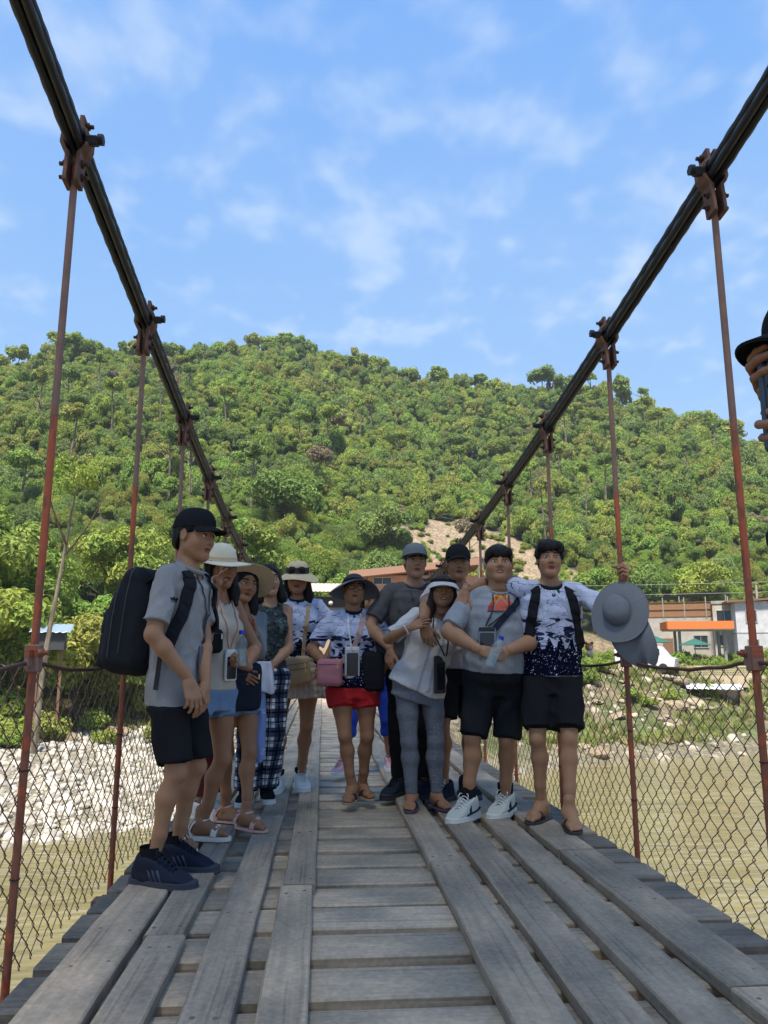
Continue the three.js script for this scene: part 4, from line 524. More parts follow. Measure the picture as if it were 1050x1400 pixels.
    if (o.shoe.bare) { const F = footGeo(n === 'L' ? 1 : -1).clone(), ft = o.feet[n]; F.scale(k, k, k); F.rotateX(-(ft[5] ?? 0) * D2R); F.rotateY(ft[2] * D2R); F.translate(ft[0], 0.0745 * k + (ft[3] ?? 0) + (o.shoe.rise ?? 0.012), ft[1]); const pp = F.attributes.position, cc = new Float32Array(pp.count * 3); for (let i = 0; i < pp.count; i++) cc.set(tone(pp.getX(i), pp.getY(i), pp.getZ(i)), i * 3); F.setAttribute('color', new THREE.BufferAttribute(cc, 3)); skinList.push(shift(F)); }
  }
  const skinGeo = mergeGeometries(skinList.map((q) => q.toNonIndexed())); mesh('body', skinGeo, skinMat, g);
  for (const s of [1, -1]) { const e = mesh('eye', EYE_GEO, eyeWhite, g); e.applyMatrix4(HW.clone().multiply(new THREE.Matrix4().makeTranslation(s * 0.031, 0.003, 0.0748).multiply(new THREE.Matrix4().makeScale(1.12, 0.66, 1)))); const i = mesh('iris', IRIS_GEO, eyeDark, e); i.rotation.y = (o.gaze ?? 0) * D2R; }
  if (o.smile) { const q = new THREE.SphereGeometry(1, 12, 8); q.scale(0.0145, 0.0036, 0.006); q.translate(0, -0.0598, 0.0815); const t = mesh('teeth', q, eyeWhite, g); t.applyMatrix4(HW); }
  // ---- shirt
  const R = RNG(Math.floor(H * 1000 + o.pelvis[0] * 777 + 999)), sd = R() * 100; let shirtF = null;
  const fold = (x, y, z, a) => a * (1.5 * Math.abs(noise3(x * 7 + y * 5 + sd, y * 6 - x * 3, z * 7 + sd)) + 0.8 * Math.abs(noise3(x * 13 - y * 6 + sd, y * 8 + x * 5, z * 13)) + 0.4 * noise3(x * 20 + sd, y * 10, z * 20) - 0.55);
  if (o.top) {
    const t = o.top, loose = t.loose ?? 0.014, sl = t.sleeve ?? 0.72, neck = cone(neckB.clone().addScaledVector(up, t.neckDrop ?? -0.012).addScaledVector(front, 0.018), neckB.clone().addScaledVector(up, 0.12), (t.neckR ?? 0.066) * k, (t.neckR ?? 0.066) * k * 1.25), fs = [];
    if (sl > 0) for (const n of ['L', 'R']) { const [a, b, c] = armSeg[n]; if (sl <= 1) { const e = a.clone().lerp(b, sl), r0 = 0.050 * armR + loose * 0.35, r1 = 0.043 * armR + (t.flare ?? 0.018) * 0.9; fs.push({ f: sleeve(a, e, r0, r1) }); } else { const e = b.clone().lerp(c, sl - 1); fs.push({ f: (() => { const u1 = cone(a, b, 0.056 * armR + loose * 0.6, 0.046 * armR + loose * 0.5), u2 = sleeve(b, e, 0.046 * armR + loose * 0.5, 0.034 * armR + loose * 0.5); return (x, y, z) => smin(u1(x, y, z), u2(x, y, z), 0.01); })() }); } }
    const traps = union([cone(neckB.clone().addScaledVector(up, -0.012), S.L, 0.046 * k + 0.006, 0.045 * armR + loose * 0.35), cone(neckB.clone().addScaledVector(up, -0.012), S.R, 0.046 * k + 0.006, 0.045 * armR + loose * 0.35)], 0.02), hem = t.hem - P.y;
    const strap = sl === 0, trapIn = union([cone(neckB, S.L, 0.045 * k, 0.045 * armR), cone(neckB, S.R, 0.045 * k, 0.045 * armR)], 0.02), armIn = sl > 0 ? ['L', 'R'].map((n) => { const [a, b, c] = armSeg[n]; return sl <= 1 ? sleeve(a, a.clone().lerp(b, sl), 0.055 * armR, lerp(0.049, 0.039, sl) * armR + 0.006) : cone(a, b, 0.055 * armR, 0.046 * armR); }) : [];
    shirtF = (x, y, z) => {
      let d = torso(x, y, z, t.hang ?? 1, loose); const L = local(x, y, z);
      if (!strap) { d = smin(d, traps(x, y, z), 0.02); for (const q of fs) d = smin(d, q.f(x, y, z), 0.014); } else d = smin(d, smax(traps(x, y, z), Math.abs(Math.abs(L[0]) - shW * 0.55) - 0.03, 0.01), 0.015);
      d += fold(x, y, z, t.folds ?? 0.014); { let q = Math.min(torso(x, y, z, 0, 0.009), legF.L(x, y, z) - 0.012, legF.R(x, y, z) - 0.012); q = Math.min(q, strap ? 9 : trapIn(x, y, z) - 0.005); for (const e of armIn) q = Math.min(q, e(x, y, z)); d = smin(d, q, 0.006); } d = smax(d, hem + (t.slant ?? 0) * L[0] + 0.006 * noise3(x * 8, 1, z * 8) - L[1], 0.006); d = smax(d, -neck(x, y, z), 0.006); for (const q of fs) if (q.hole) d = smax(d, -q.hole(x, y, z), 0.003); if (strap) for (const n of ['L', 'R']) d = smax(d, -(Math.hypot(x - S[n].x, y - S[n].y, z - S[n].z) - 0.062 * k), 0.008); return d; };
    const q = surfaceNets(shirtF, [mn[0], t.hem - 0.05, mn[2]], [mx[0], neckB.y + 0.1, mx[2]].map((v, i) => i === 1 ? Math.max(v, mx[1]) : v), 0.0112, { uv: (x, y, z) => { const L = local(x, y, z); return [Math.atan2(L[0], L[2]) / 6.2832 + 0.5, (y - t.hem) / 0.7]; } });
    mesh(t.name ?? 't_shirt', shift(q), t.mat, g); if (t.collar) { const q = new THREE.TorusGeometry((t.neckR ?? 0.066) * k * 1.0, 0.0075, 8, 36); q.scale(1, 1.06, 1.5); q.applyQuaternion(new THREE.Quaternion().setFromUnitVectors(V(0, 0, 1), up.clone().addScaledVector(front, 0.42).normalize())); const c0 = neckB.clone().addScaledVector(up, 0.012).addScaledVector(front, 0.018); q.translate(c0.x - bx, c0.y, c0.z - bz); mesh('collar', q, t.collar, g); } if (t.label) g.children[g.children.length - 1].userData.label = t.label;
  }
  // ---- shorts, trousers, skirt
  if (o.bottom) {
    const b = o.bottom, loose = b.loose ?? 0.02, fs = [];
    for (const n of ['L', 'R']) { const [hip, kn, an] = legSeg[n]; const frac = b.frac; // along the leg: 1 is the knee, 2 the ankle
      if (frac <= 1) { const e = hip.clone().lerp(kn, frac), r1 = lerp(0.083, 0.052, frac) * legR + loose + (b.flare ?? 0.012); fs.push([sleeve(hip, e, 0.086 * legR + loose * 0.7, r1), null]); }
      else { const e = kn.clone().lerp(an, frac - 1), u1 = cone(hip, kn, 0.086 * legR + loose * 0.6, 0.054 * legR + loose), cf = kn.clone().lerp(an, 0.3).addScaledVector(legSeg[n][3], -0.012), u2 = b.wide ? sleeve(kn, e, 0.056 * legR + loose, 0.058 * legR + loose * 1.4) : (() => { const a1 = cone(kn, cf, 0.052 * legR + loose, 0.055 * legR + loose), a2 = sleeve(cf, e, 0.055 * legR + loose, 0.036 * legR + loose); return (x, y, z) => smin(a1(x, y, z), a2(x, y, z), 0.03); })(); const bl = legF[n], ey = e.y; fs.push([b.wide ? (x, y, z) => smin(u1(x, y, z), u2(x, y, z), 0.015) : (x, y, z) => Math.max(Math.min(smin(u1(x, y, z), u2(x, y, z), 0.02), bl(x, y, z) - 0.007), ey - y), null]); } }
    const topY = loose < 0.01 ? P.y + 0.06 * H : Math.min(P.y + (b.rise ?? 0.05) * H, (o.top?.hem ?? 9) + 0.11);
    const lowU = union([legF.L, legF.R, (x, y, z) => torso(x, y, z, 0, -0.002)], 0.024), cuts = ['L', 'R'].map((n) => { const [hp_, kn, an] = legSeg[n]; return b.frac <= 1 ? hp_.y + (kn.y - hp_.y) * b.frac : kn.y + (an.y - kn.y) * (b.frac - 1); }), over = (y) => sstep((o.top?.hem ?? 9) - 0.012, (o.top?.hem ?? 9) + 0.012, y), lower = (x, y, z) => Math.max(lowU(x, y, z) - 0.0065 + 0.004 * over(y), (legF.L(x, y, z) < legF.R(x, y, z) ? cuts[0] : cuts[1]) + 0.004 - y);
    const f = (x, y, z) => { let d = torso(x, y, z, 0, Math.min(loose * 0.5, 0.009) + 0.002); d = Math.max(d, P.y - 0.09 * H - y); if (b.skirt) { const L = local(x, y, z), t = (P.y + 0.03 * H - y), W = (0.104 * H + 0.012 + t * 0.16) * (0.4 + 0.6 * w), Dp = (0.078 * H + 0.014 + t * 0.14) * (0.4 + 0.6 * w); d = (Math.hypot(L[0] / W, L[2] / Dp) - 1) * Math.min(W, Dp); d = smax(d, b.skirt - y + 0.01 * noise3(x * 20, 1, z * 20), 0.004); d += 0.004 * Math.sin(Math.atan2(L[0], L[2]) * 34) * sstep(0, 0.2, t) + (b.frill ? 0.006 * Math.abs(Math.sin(y * 70)) : 0); } else { for (const q of fs) d = smin(d, q[0](x, y, z), 0.03); for (const q of fs) if (q[1]) d = smax(d, -q[1](x, y, z), 0.003); } d += fold(x, y * 0.7, z, (b.folds ?? 0.013) * (1 - over(y))) + 0.012 * over(y); if (b.skirt) d = smin(d, Math.max(torso(x, y, z, 0, 0.004), P.y - 0.09 * H - y), 0.006); else d = smin(d, lower(x, y, z), 0.005); return smax(d, y - topY, 0.006); };
    const q = surfaceNets(f, [mn[0], mn[1] - 0.02, mn[2]], [mx[0], topY + 0.03, mx[2]], 0.0115, { uv: (x, y, z) => { const L = local(x, y, z), s = L[0] > 0 ? 1 : -1; return [Math.atan2(L[0] - s * 0.05, L[2]) * 0.11 / 0.25 + (b.uvx ?? 0), y / 0.25]; } });
    mesh(b.name ?? 'shorts', shift(q), b.mat, g);
  }
  // ---- feet
  for (const n of ['L', 'R']) {
    const s = n === 'L' ? 1 : -1, ft = o.feet[n], sh = o.shoe, M = new THREE.Matrix4().makeTranslation(ft[0] - bx, 0.0745 * k + (ft[3] ?? 0) + (sh.rise ?? 0.012), ft[1] - bz).multiply(new THREE.Matrix4().makeRotationY(ft[2] * D2R)).multiply(new THREE.Matrix4().makeRotationX(-(ft[5] ?? 0) * D2R)).multiply(new THREE.Matrix4().makeScale(k * (sh.big ?? 1), k * (sh.big ?? 1), k * (sh.big ?? 1)));
    const add = (nm, geo, mat, par) => { const q = mesh(nm, geo, mat, par); return q; };
    const sg = new THREE.Group(); sg.name = sh.name ?? (sh.bare ? 'sandal' : 'sneaker'); g.add(sg); sg.applyMatrix4(M); if (sh.label) sg.userData.label = sh.label;
    if (sh.bare) {
      const th = sh.sole ?? 0.016, top = -0.0745, platform = soleGeo(0.094, -0.078, 0.176, s, top - th + 0.002, th); add('sole', platform, sh.soleMat, sg);
      const st = []; if (sh.kind === 'flip') { const toe = [s * -0.018, -0.062, 0.118]; for (const q of [1, -1]) st.push(ribbonTube([[toe[0], toe[1] + 0.01, toe[2]], [lerp(toe[0], q * 0.04, 0.4), -0.022, 0.085], [q * 0.043, -0.045, 0.045], [q * 0.044, -0.07, 0.03]], 0.011, 0.004)); st.push(bar([toe[0], -0.075, toe[2]], [toe[0], -0.048, toe[2]], 0.004)); }
      else { st.push(ribbonTube([[-0.047, -0.068, 0.085], [-0.038, -0.038, 0.09], [0, -0.020, 0.094], [0.038, -0.038, 0.09], [0.047, -0.068, 0.085]], 0.034, 0.003), ribbonTube([[-0.036, -0.05, -0.06], [-0.041, 0.005, -0.025], [-0.028, 0.014, 0.03], [0, 0.018, 0.042], [0.028, 0.014, 0.03], [0.041, 0.005, -0.025], [0.036, -0.05, -0.06]], 0.011, 0.003), ribbonTube([[-0.037, -0.07, -0.05], [-0.03, -0.03, -0.07], [0, -0.022, -0.076], [0.03, -0.03, -0.07], [0.037, -0.07, -0.05]], 0.02, 0.003)); if (sh.studs) for (const x of [-0.02, 0, 0.02]) { const q = new THREE.SphereGeometry(0.008, 8, 6); q.translate(x, -0.019 - Math.abs(x) * 0.3, 0.096); st.push(q); } if (sh.bow) { const q = new THREE.SphereGeometry(0.013, 8, 6); q.scale(1.9, 0.7, 1); q.translate(0, -0.014, 0.096); st.push(q); } }
      add('strap', merge(st), sh.mat, sg);
    } else {
      const u = add('upper', sneakerUpper(s), sh.mat, sg); add('sole', merge([soleGeo(0.100, -0.088, 0.196, s, -0.088, 0.030), soleGeo(0.104, -0.09, 0.199, s, -0.088, 0.012)]), sh.soleMat, sg); add('laces', laces(), sh.laceMat ?? sh.mat, sg);
      if (sh.panel) { const q = []; for (const e of [1, -1]) q.push(ribbonTube([[e * 0.040, -0.03, -0.055], [e * 0.0455, -0.042, -0.01], [e * 0.0475, -0.048, 0.05], [e * 0.044, -0.052, 0.09]], 0.02, 0.003), ribbonTube([[e * 0.036, -0.004, 0.03], [e * 0.045, -0.03, 0.045], [e * 0.047, -0.055, 0.05]], 0.014, 0.003)); add('side_panel', merge(q), sh.panel, sg); }
      if (sh.stripes) { const q = []; for (let i = 0; i < 3; i++) for (const e of [1, -1]) q.push(ribbonTube([[e * 0.0415, -0.018, 0.012 + i * 0.02], [e * 0.0465, -0.04, 0.026 + i * 0.02], [e * 0.0455, -0.058, 0.036 + i * 0.02]], 0.009, 0.003)); add('stripe', merge(q), sh.stripes, sg); }
      if (sh.sock) add('sock', (() => { const q = new THREE.CylinderGeometry(0.0445, 0.042, sh.sockH ?? 0.04, 18, 1, true); q.translate(0, 0.015 + (sh.sockH ?? 0.04) / 2, -0.008); return q; })(), sh.sock, sg);
    }
  }
  const onHead = (nm, geo, mat) => { const q = mesh(nm, geo, mat, g); q.applyMatrix4(HW); return q; };
  const surf = (a, b, far = 0.45, off = 0.004, F = shirtF, back = false) => { const d = back ? -1 : 1; let c = d * far; for (let i = 0; i < 60; i++) { const p = world(a, b, c), s = F(p.x, p.y, p.z) - off; if (s < 0.0015) break; c -= d * Math.max(0.001, s * 0.7); if (c * d < -0.1) break; } const p = world(a, b, c), e = 0.004, n = V(F(p.x + e, p.y, p.z) - F(p.x - e, p.y, p.z), F(p.x, p.y + e, p.z) - F(p.x, p.y - e, p.z), F(p.x, p.y, p.z + e) - F(p.x, p.y, p.z - e)).normalize(); return [p, n]; };
  const strapOn = (list, width, thick, off = 0.004) => { const c = new THREE.CatmullRomCurve3(list.map((q) => V(q[0], q[1], 0))), pts = [], ns = []; for (let i = 0; i <= 30; i++) { const q = c.getPoint(i / 30), [p, n] = surf(q.x, q.y, 0.45, off + thick / 2); pts.push(p); ns.push(n); } const r = ribbon(pts, ns, width, thick); return r; };
  return { g, HM, HW, onHead, world, local, surf, strapOn, shirtF, P, H, k, S, armSeg, legSeg, neckB, up, side, front, base, headPos: hp };
}
function ribbonTube(pts, width, thick) {   // flat band through points; its width lies across the path and level with its surroundings
  const c = new THREE.CatmullRomCurve3(pts.map((p) => V(...p))), P = c.getPoints(18), mid = P.reduce((a, b) => a.add(b), V(0, 0, 0)).multiplyScalar(1 / P.length); mid.y -= 0.02; const N = P.map((p) => p.clone().sub(mid)); P.reverse(); N.reverse(); return ribbon(c.getPoints(18), c.getPoints(18).map((p) => p.clone().sub(mid).normalize()), width, thick);
}
// ---------------------------------------------------------------- hair and hats, in the head's axes
const hairCache = {};
function shortHair(seed, o = {}) {
  const fringe = o.fringe ?? 0.05, side = o.side ?? -0.012, big = o.big ?? 1, A = ell([0, 0.042, -0.014], [0.0865 * big, 0.088 * big, 0.104 * big]), fr = cone([-0.045, o.frY ?? 0.072, 0.062], [0.045, (o.frY ?? 0.072) - 0.003, 0.064], 0.035 * big, 0.035 * big), bk = ell([0, -0.01, -0.062], [0.066, 0.075, 0.048]);
  return surfaceNets((x, y, z) => { let d = o.nofr ? A(x, y, z) : smin(A(x, y, z), fr(x, y, z), 0.02); d = smin(d, bk(x, y, z), 0.02); const st = 0.006 * noise3(x * 46 + seed, y * 14 + z * 12, z * 30) + 0.004 * noise3(x * 90, y * 24 + seed, z * 60); d += st; const jag = 0.008 * noise3(x * 70, seed, z * 40) + 0.006 * Math.sin(x * 140 + seed); const line = z > 0.03 ? lerp(side, fringe, sstep(0.03, 0.062, z)) : z > -0.03 ? side : lerp(side, -0.07, sstep(-0.03, -0.07, z)); return smax(d, line + jag - y, 0.006); }, [-0.115, -0.09, -0.13], [0.115, 0.15, 0.115], 0.0048);
}
function longHair(seed, o = {}) {
  const L = o.len ?? 0.34, A = ell([0, 0.034, -0.016], [0.084, 0.086, 0.102]), fs = [];
  for (const s of [1, -1]) fs.push(cone([s * 0.072, 0.0, 0.0], [s * 0.088, -0.13, 0.0], 0.024, 0.034), cone([s * 0.088, -0.13, 0.0], [s * (0.085 + (o.spread ?? 0)), -L * (s > 0 ? 1 : 0.92), o.front ?? 0.035], 0.034, 0.02));
  fs.push(cone([0, 0.0, -0.06], [0, -L * 0.9, -0.075], 0.062, 0.045)); if (o.fringe !== undefined) fs.push(cone([-0.045, 0.062, 0.072], [0.045, 0.062, 0.072], 0.022, 0.022));
  const U = union([A, ...fs], 0.03), face = ell([0, -0.045, 0.075], [0.058, o.fringe !== undefined ? 0.082 : 0.105, 0.07]), nk = cone([0, -0.1, 0.04], [0, -0.5, 0.02], 0.05, 0.062);
  return surfaceNets((x, y, z) => { let d = U(x, y, z) + 0.007 * noise3(x * 42 + seed, y * 5, z * 42) + 0.004 * noise3(x * 90, y * 9 + seed, z * 90); d = smax(d, -face(x, y, z), 0.012); return smax(d, -nk(x, y, z), 0.012); }, [-0.16, -L - 0.06, -0.16], [0.16, 0.135, 0.12], 0.0062);
}
function grid(nu, nv, fn, thick) {   // a sheet of given thickness over a parameter grid
  const pos = [], idx = [], n = nv + 1, P = []; for (let i = 0; i <= nu; i++) for (let j = 0; j <= nv; j++) P.push(fn(i / nu, j / nv));
  const N = P.map((p, q) => { const i = Math.floor(q / n), j = q % n, a = P[Math.min(i + 1, nu) * n + j].clone().sub(P[Math.max(i - 1, 0) * n + j]), b = P[i * n + Math.min(j + 1, nv)].clone().sub(P[i * n + Math.max(j - 1, 0)]); return a.cross(b).normalize(); });
  for (const s of [0.5, -0.5]) P.forEach((p, q) => pos.push(p.x + N[q].x * thick * s, p.y + N[q].y * thick * s, p.z + N[q].z * thick * s)); const o = P.length;
  for (let i = 0; i < nu; i++) for (let j = 0; j < nv; j++) { const a = i * n + j, b = a + n; idx.push(a, b, a + 1, a + 1, b, b + 1, o + a, o + a + 1, o + b, o + a + 1, o + b + 1, o + b); }
  const edge = (a, b) => idx.push(a, b, o + a, b, o + b, o + a); for (let j = 0; j < nv; j++) { edge(j + 1, j); edge(nu * n + j, nu * n + j + 1); } for (let i = 0; i < nu; i++) { edge(i * n, (i + 1) * n); edge((i + 1) * n + nv, i * n + nv); }
  return geoFrom(pos, idx);
}
function capGeos(o = {}) {
  const rx = 0.0855, rz = 0.106, cz = -0.012, cy = o.y ?? 0.034, hgt = o.h ?? 0.095, rim = (a) => 0.004 + 0.012 * Math.sin(a);
  const dome = grid(36, 12, (u, v) => { const a = u * 6.2832, e = v * Math.PI / 2, c = Math.cos(e), seam = 1 + 0.006 * Math.pow(Math.abs(Math.cos(a * 3)), 12); return V(Math.cos(a) * rx * Math.pow(c, 0.75) * seam, cy + rim(a) * (1 - v) + hgt * Math.pow(Math.sin(e), 0.9), cz + Math.sin(a) * rz * Math.pow(c, 0.75) * seam); }, 0.004);
  const L = o.bill ?? 0.075, wob = o.curve ?? 2.6, bill = grid(18, 8, (u, v) => { const a = lerp(0.16, 0.84, u) * Math.PI, ed = Math.pow(Math.sin((u * 0.9 + 0.05) * Math.PI), 0.6), r = v * L * ed, x = Math.cos(a) * rx * 0.99 + Math.cos(a) * r * 0.12, z = cz + Math.sin(a) * rz * 0.99 + r; return V(x, cy + 0.016 - 0.02 * v - wob * x * x, z); }, 0.005);
  const but = new THREE.SphereGeometry(0.006, 8, 6); but.scale(1, 0.5, 1); but.translate(0, cy + hgt + 0.002, cz); return { dome, bill, button: but };
}
function brimHat(o) {
  const R0 = o.r ?? 0.09, cz = -0.01, cy = o.y ?? 0.036, ch = o.h ?? 0.10, B = o.brim ?? 0.09, sd = o.seed ?? 1;
  const crown = grid(40, 12, (u, v) => { const a = u * 6.2832, t = v; const r = Math.pow(Math.max(0, 1 - Math.pow(t, o.flatTop ?? 3)), 0.42) * lerp(1, o.taper ?? 0.9, t), y = ch * t; const q = 1 + 0.03 * noise3(Math.cos(a) * 2 + sd, Math.sin(a) * 2, t * 2); return V(Math.cos(a) * R0 * 0.94 * r * q, cy + y - (o.pinch ?? 0) * Math.exp(-Math.pow(Math.cos(a) * r / 0.3, 2)) * sstep(0.6, 1, t), cz + Math.sin(a) * R0 * 1.12 * r * q); }, 0.004);
  const brim = grid(64, 9, (u, v) => { const a = u * 6.2832, wv = (o.wave ?? 0.01) * Math.sin(a * 2 + sd) + (o.wave ?? 0.01) * 0.7 * Math.sin(a * 3 + sd * 2.3), dr = (o.droop ?? 0.02) + (o.sideDroop ?? 0) * Math.cos(a) ** 2 + (o.backDroop ?? 0) * Math.max(0, -Math.sin(a)) - (o.curl ?? 0) * v, e = B * (1 + (o.frontB ?? 0) * Math.max(0, Math.sin(a))); const st = (o.rings ?? 0) * Math.sin(v * 60); return V(Math.cos(a) * (R0 * 0.94 + e * v * (1 - (o.tight ?? 0) * Math.cos(a) ** 2)), cy + 0.002 - dr * Math.pow(v, 1.4) + wv * v + st, cz + Math.sin(a) * (R0 * 1.12 + e * v)); }, 0.0035);
  const band = grid(40, 3, (u, v) => { const a = u * 6.2832, r = lerp(1.02, 1.005, v) ; return V(Math.cos(a) * R0 * 0.945 * r, cy + lerp(0.006, o.band ?? 0.026, v), cz + Math.sin(a) * R0 * 1.125 * r); }, 0.003);
  return { crown, brim, band };
}
const turnGeo = (g, rx, ry, rz, px = 0, py = 0.03, pz = -0.01) => { g.translate(-px, -py, -pz); g.rotateZ(rz * D2R); g.rotateX(rx * D2R); g.rotateY(ry * D2R); g.translate(px, py, pz); return g; };
// ---------------------------------------------------------------- printed cloth
function canvasTex(w, h, draw) { const c = document.createElement('canvas'); c.width = w; c.height = h; const x = c.getContext('2d'); draw(x, w, h); const t = new THREE.CanvasTexture(c); t.colorSpace = THREE.SRGBColorSpace; t.wrapS = t.wrapT = THREE.RepeatWrapping; t.magFilter = THREE.LinearFilter; return t; }
const speckle = (x, w, h, n, seed, col, a0, a1) => { const R = RNG(seed); for (let i = 0; i < n; i++) { x.fillStyle = col; x.globalAlpha = lerp(a0, a1, R()); const s = 0.6 + R() * 1.6; x.fillRect(R() * w, R() * h, s, s); } x.globalAlpha = 1; };
function trefoil(x, cx, cy, s, col) { x.fillStyle = col; for (const a of [-0.75, 0, 0.75]) { x.save(); x.translate(cx, cy); x.rotate(a); x.beginPath(); x.ellipse(0, -s * 0.5, s * 0.24, s * 0.5, 0, 0, 7); x.fill(); x.restore(); } x.fillRect(cx - s * 0.55, cy + s * 0.12, s * 1.1, s * 0.1); x.fillRect(cx - s * 0.45, cy + s * 0.3, s * 0.9, s * 0.1); }
// shirts: u runs round the trunk with the chest in the middle, v from the hem up 0.7 m
const TEE_GREY = canvasTex(1024, 512, (x, w, h) => { x.fillStyle = '#949190'; x.fillRect(0, 0, w, h); speckle(x, w, h, 26000, 1, '#7d7b7a', 0.15, 0.5); speckle(x, w, h, 16000, 2, '#bdbab6', 0.15, 0.5); trefoil(x, w * 0.505, h * 0.60, 13, '#2a2c33'); trefoil(x, w * 0.30, h * 0.33, 13, '#2a2c33'); });
function jersey(seed) {
  return canvasTex(1024, 1024, (x, w, h) => {
    const R = RNG(seed); x.fillStyle = '#b9bdd2'; x.fillRect(0, 0, w, h);
    for (let i = 0; i < 620; i++) { let px = R() * w, py = R() * h * 0.85, a = R() * 6.28; x.strokeStyle = R() < 0.6 ? '#3a4166' : '#7f87ad'; x.lineWidth = 1 + R() * 3.2; x.beginPath(); x.moveTo(px, py); for (let k = 0; k < 4; k++) { a += (R() - 0.5) * 2.2; px += Math.cos(a) * (6 + R() * 14); py += Math.sin(a) * (6 + R() * 14); x.lineTo(px, py); } x.stroke(); }
    for (let i = 0; i < 130; i++) { const py = h * (0.5 + R() * 0.3); x.fillStyle = '#171b38'; x.globalAlpha = 0.85; x.beginPath(); x.ellipse(R() * w, py, 10 + R() * 40, 5 + R() * 16, (R() - 0.5) * 1.2, 0, 7); x.fill(); } x.globalAlpha = 1;
    x.fillStyle = '#0c0f24'; x.beginPath(); x.moveTo(0, h); for (let i = 0; i <= 40; i++) x.lineTo(w * i / 40, h * (0.70 + 0.07 * Math.sin(i * 1.9 + seed) + 0.05 * R())); x.lineTo(w, h); x.fill();
    for (let i = 0; i < 900; i++) { x.fillStyle = R() < 0.7 ? '#dfe2f2' : '#8d95bb'; const s = 1.5 + R() * R() * 9; x.fillRect(R() * w, h * (0.66 + 0.34 * Math.pow(R(), 1.4)), s, s * (0.5 + R())); }
    for (const [u, s] of [[0.5, -1]]) { x.fillStyle = '#10142c'; for (let k = 0; k < 3; k++) { x.save(); x.translate(w * 0.445 + k * 11, h * 0.245); x.transform(1, 0, 0.45, 1, 0, 0); x.fillRect(-3.5, -6 - k * 7, 7, 12 + k * 7); x.restore(); }
      x.fillStyle = '#1c6b4a'; x.beginPath(); x.moveTo(w * 0.555 - 20, h * 0.22); x.lineTo(w * 0.555 + 20, h * 0.22); x.lineTo(w * 0.555 + 16, h * 0.27); x.lineTo(w * 0.555, h * 0.292); x.lineTo(w * 0.555 - 16, h * 0.27); x.fill(); x.fillStyle = '#0b1b22'; x.fillRect(w * 0.555 - 3, h * 0.226, 6, 50);
      x.fillStyle = '#1a1f40'; x.beginPath(); x.arc(w * 0.5, h * 0.30, 17, 0, 7); x.fill(); x.fillStyle = '#aab2d6'; x.beginPath(); x.arc(w * 0.5, h * 0.295, 6, 0, 7); x.fill(); }
  });
}
const SUNSET = canvasTex(1024, 512, (x, w, h) => { x.fillStyle = '#90939a'; x.fillRect(0, 0, w, h); speckle(x, w, h, 22000, 3, '#7a7d86', 0.2, 0.5); speckle(x, w, h, 12000, 4, '#a6a9b2', 0.2, 0.5); const cx = w * 0.5, cy = h * 0.47, r = 92; x.save(); x.beginPath(); x.arc(cx, cy, r, Math.PI, 0); x.clip(); ['#d9a640', '#d98a3e', '#cf6a44', '#c25448', '#a8444a'].forEach((c, i) => { x.fillStyle = c; x.fillRect(cx - r, cy - r + i * r / 5, r * 2, r / 5 + 1); }); x.fillStyle = '#8d4a44'; x.fillRect(cx - r, cy - 22, r * 2, 5); x.fillStyle = '#90939a'; x.beginPath(); x.arc(cx, cy, r * 0.62, Math.PI, 0); x.fill(); x.fillStyle = '#c4604c'; x.beginPath(); x.arc(cx, cy, r * 0.56, Math.PI, 0); x.fill(); x.restore(); x.fillStyle = '#27313d'; x.fillRect(cx - r, cy + 1, r * 2, 6); x.fillRect(cx - r * 0.6, cy + 10, r * 1.4, 3); x.font = 'bold 30px sans-serif'; x.textAlign = 'center'; x.fillStyle = '#2d2a20'; [['V', -0.62], ['I', -0.42], ['N', 0.32], ['I', 0.58]].forEach(([c, a]) => { x.save(); x.translate(cx, cy); x.rotate(a); x.fillText(c, 0, -r * 0.72); x.restore(); }); });
const PLAID = canvasTex(256, 256, (x, w, h) => { x.fillStyle = '#e2e1e0'; x.fillRect(0, 0, w, h); for (const [c, a, list] of [['#23293c', 0.75, [[10, 62], [140, 62]]], ['#11141f', 0.85, [[30, 12], [160, 12], [96, 8], [226, 8]]], ['#5b6a88', 0.6, [[108, 10], [238, 8]]]]) for (const [p, q] of list) { x.globalAlpha = a; x.fillStyle = c; x.fillRect(p, 0, q, h); x.fillRect(0, p, w, q); } x.globalAlpha = 1; });
const BLOUSE = canvasTex(1024, 512, (x, w, h) => { x.fillStyle = '#c4bfbd'; x.fillRect(0, 0, w, h); x.fillStyle = '#9a9598'; for (let i = 0; i < w; i += 7) { x.globalAlpha = 0.55; x.fillRect(i, 0, 1.6, h); } x.globalAlpha = 1; x.fillStyle = '#3d3f4a'; for (const u of [0.455, 0.462, 0.469, 0.535, 0.542, 0.549]) for (let v = 60; v < h; v += 7) x.fillRect(w * u, v, 4, 3.6); for (let k = 0; k < 7; k++) for (let i = -12; i <= 12; i++) x.fillRect(w * 0.5 + i * 4, h * 0.12 + k * 9 + Math.abs(i) * -2, 2.4, 1.8); });
const CAMO = canvasTex(512, 512, (x, w, h) => { x.fillStyle = '#3a4142'; x.fillRect(0, 0, w, h); const R = RNG(6); for (let i = 0; i < 900; i++) { x.fillStyle = ['#22282a', '#55605d', '#1a1f22', '#6f7975'][Math.floor(R() * 4)]; x.globalAlpha = 0.7; x.beginPath(); x.ellipse(R() * w, R() * h, 3 + R() * 9, 2 + R() * 5, R() * 3, 0, 7); x.fill(); } x.globalAlpha = 1; });
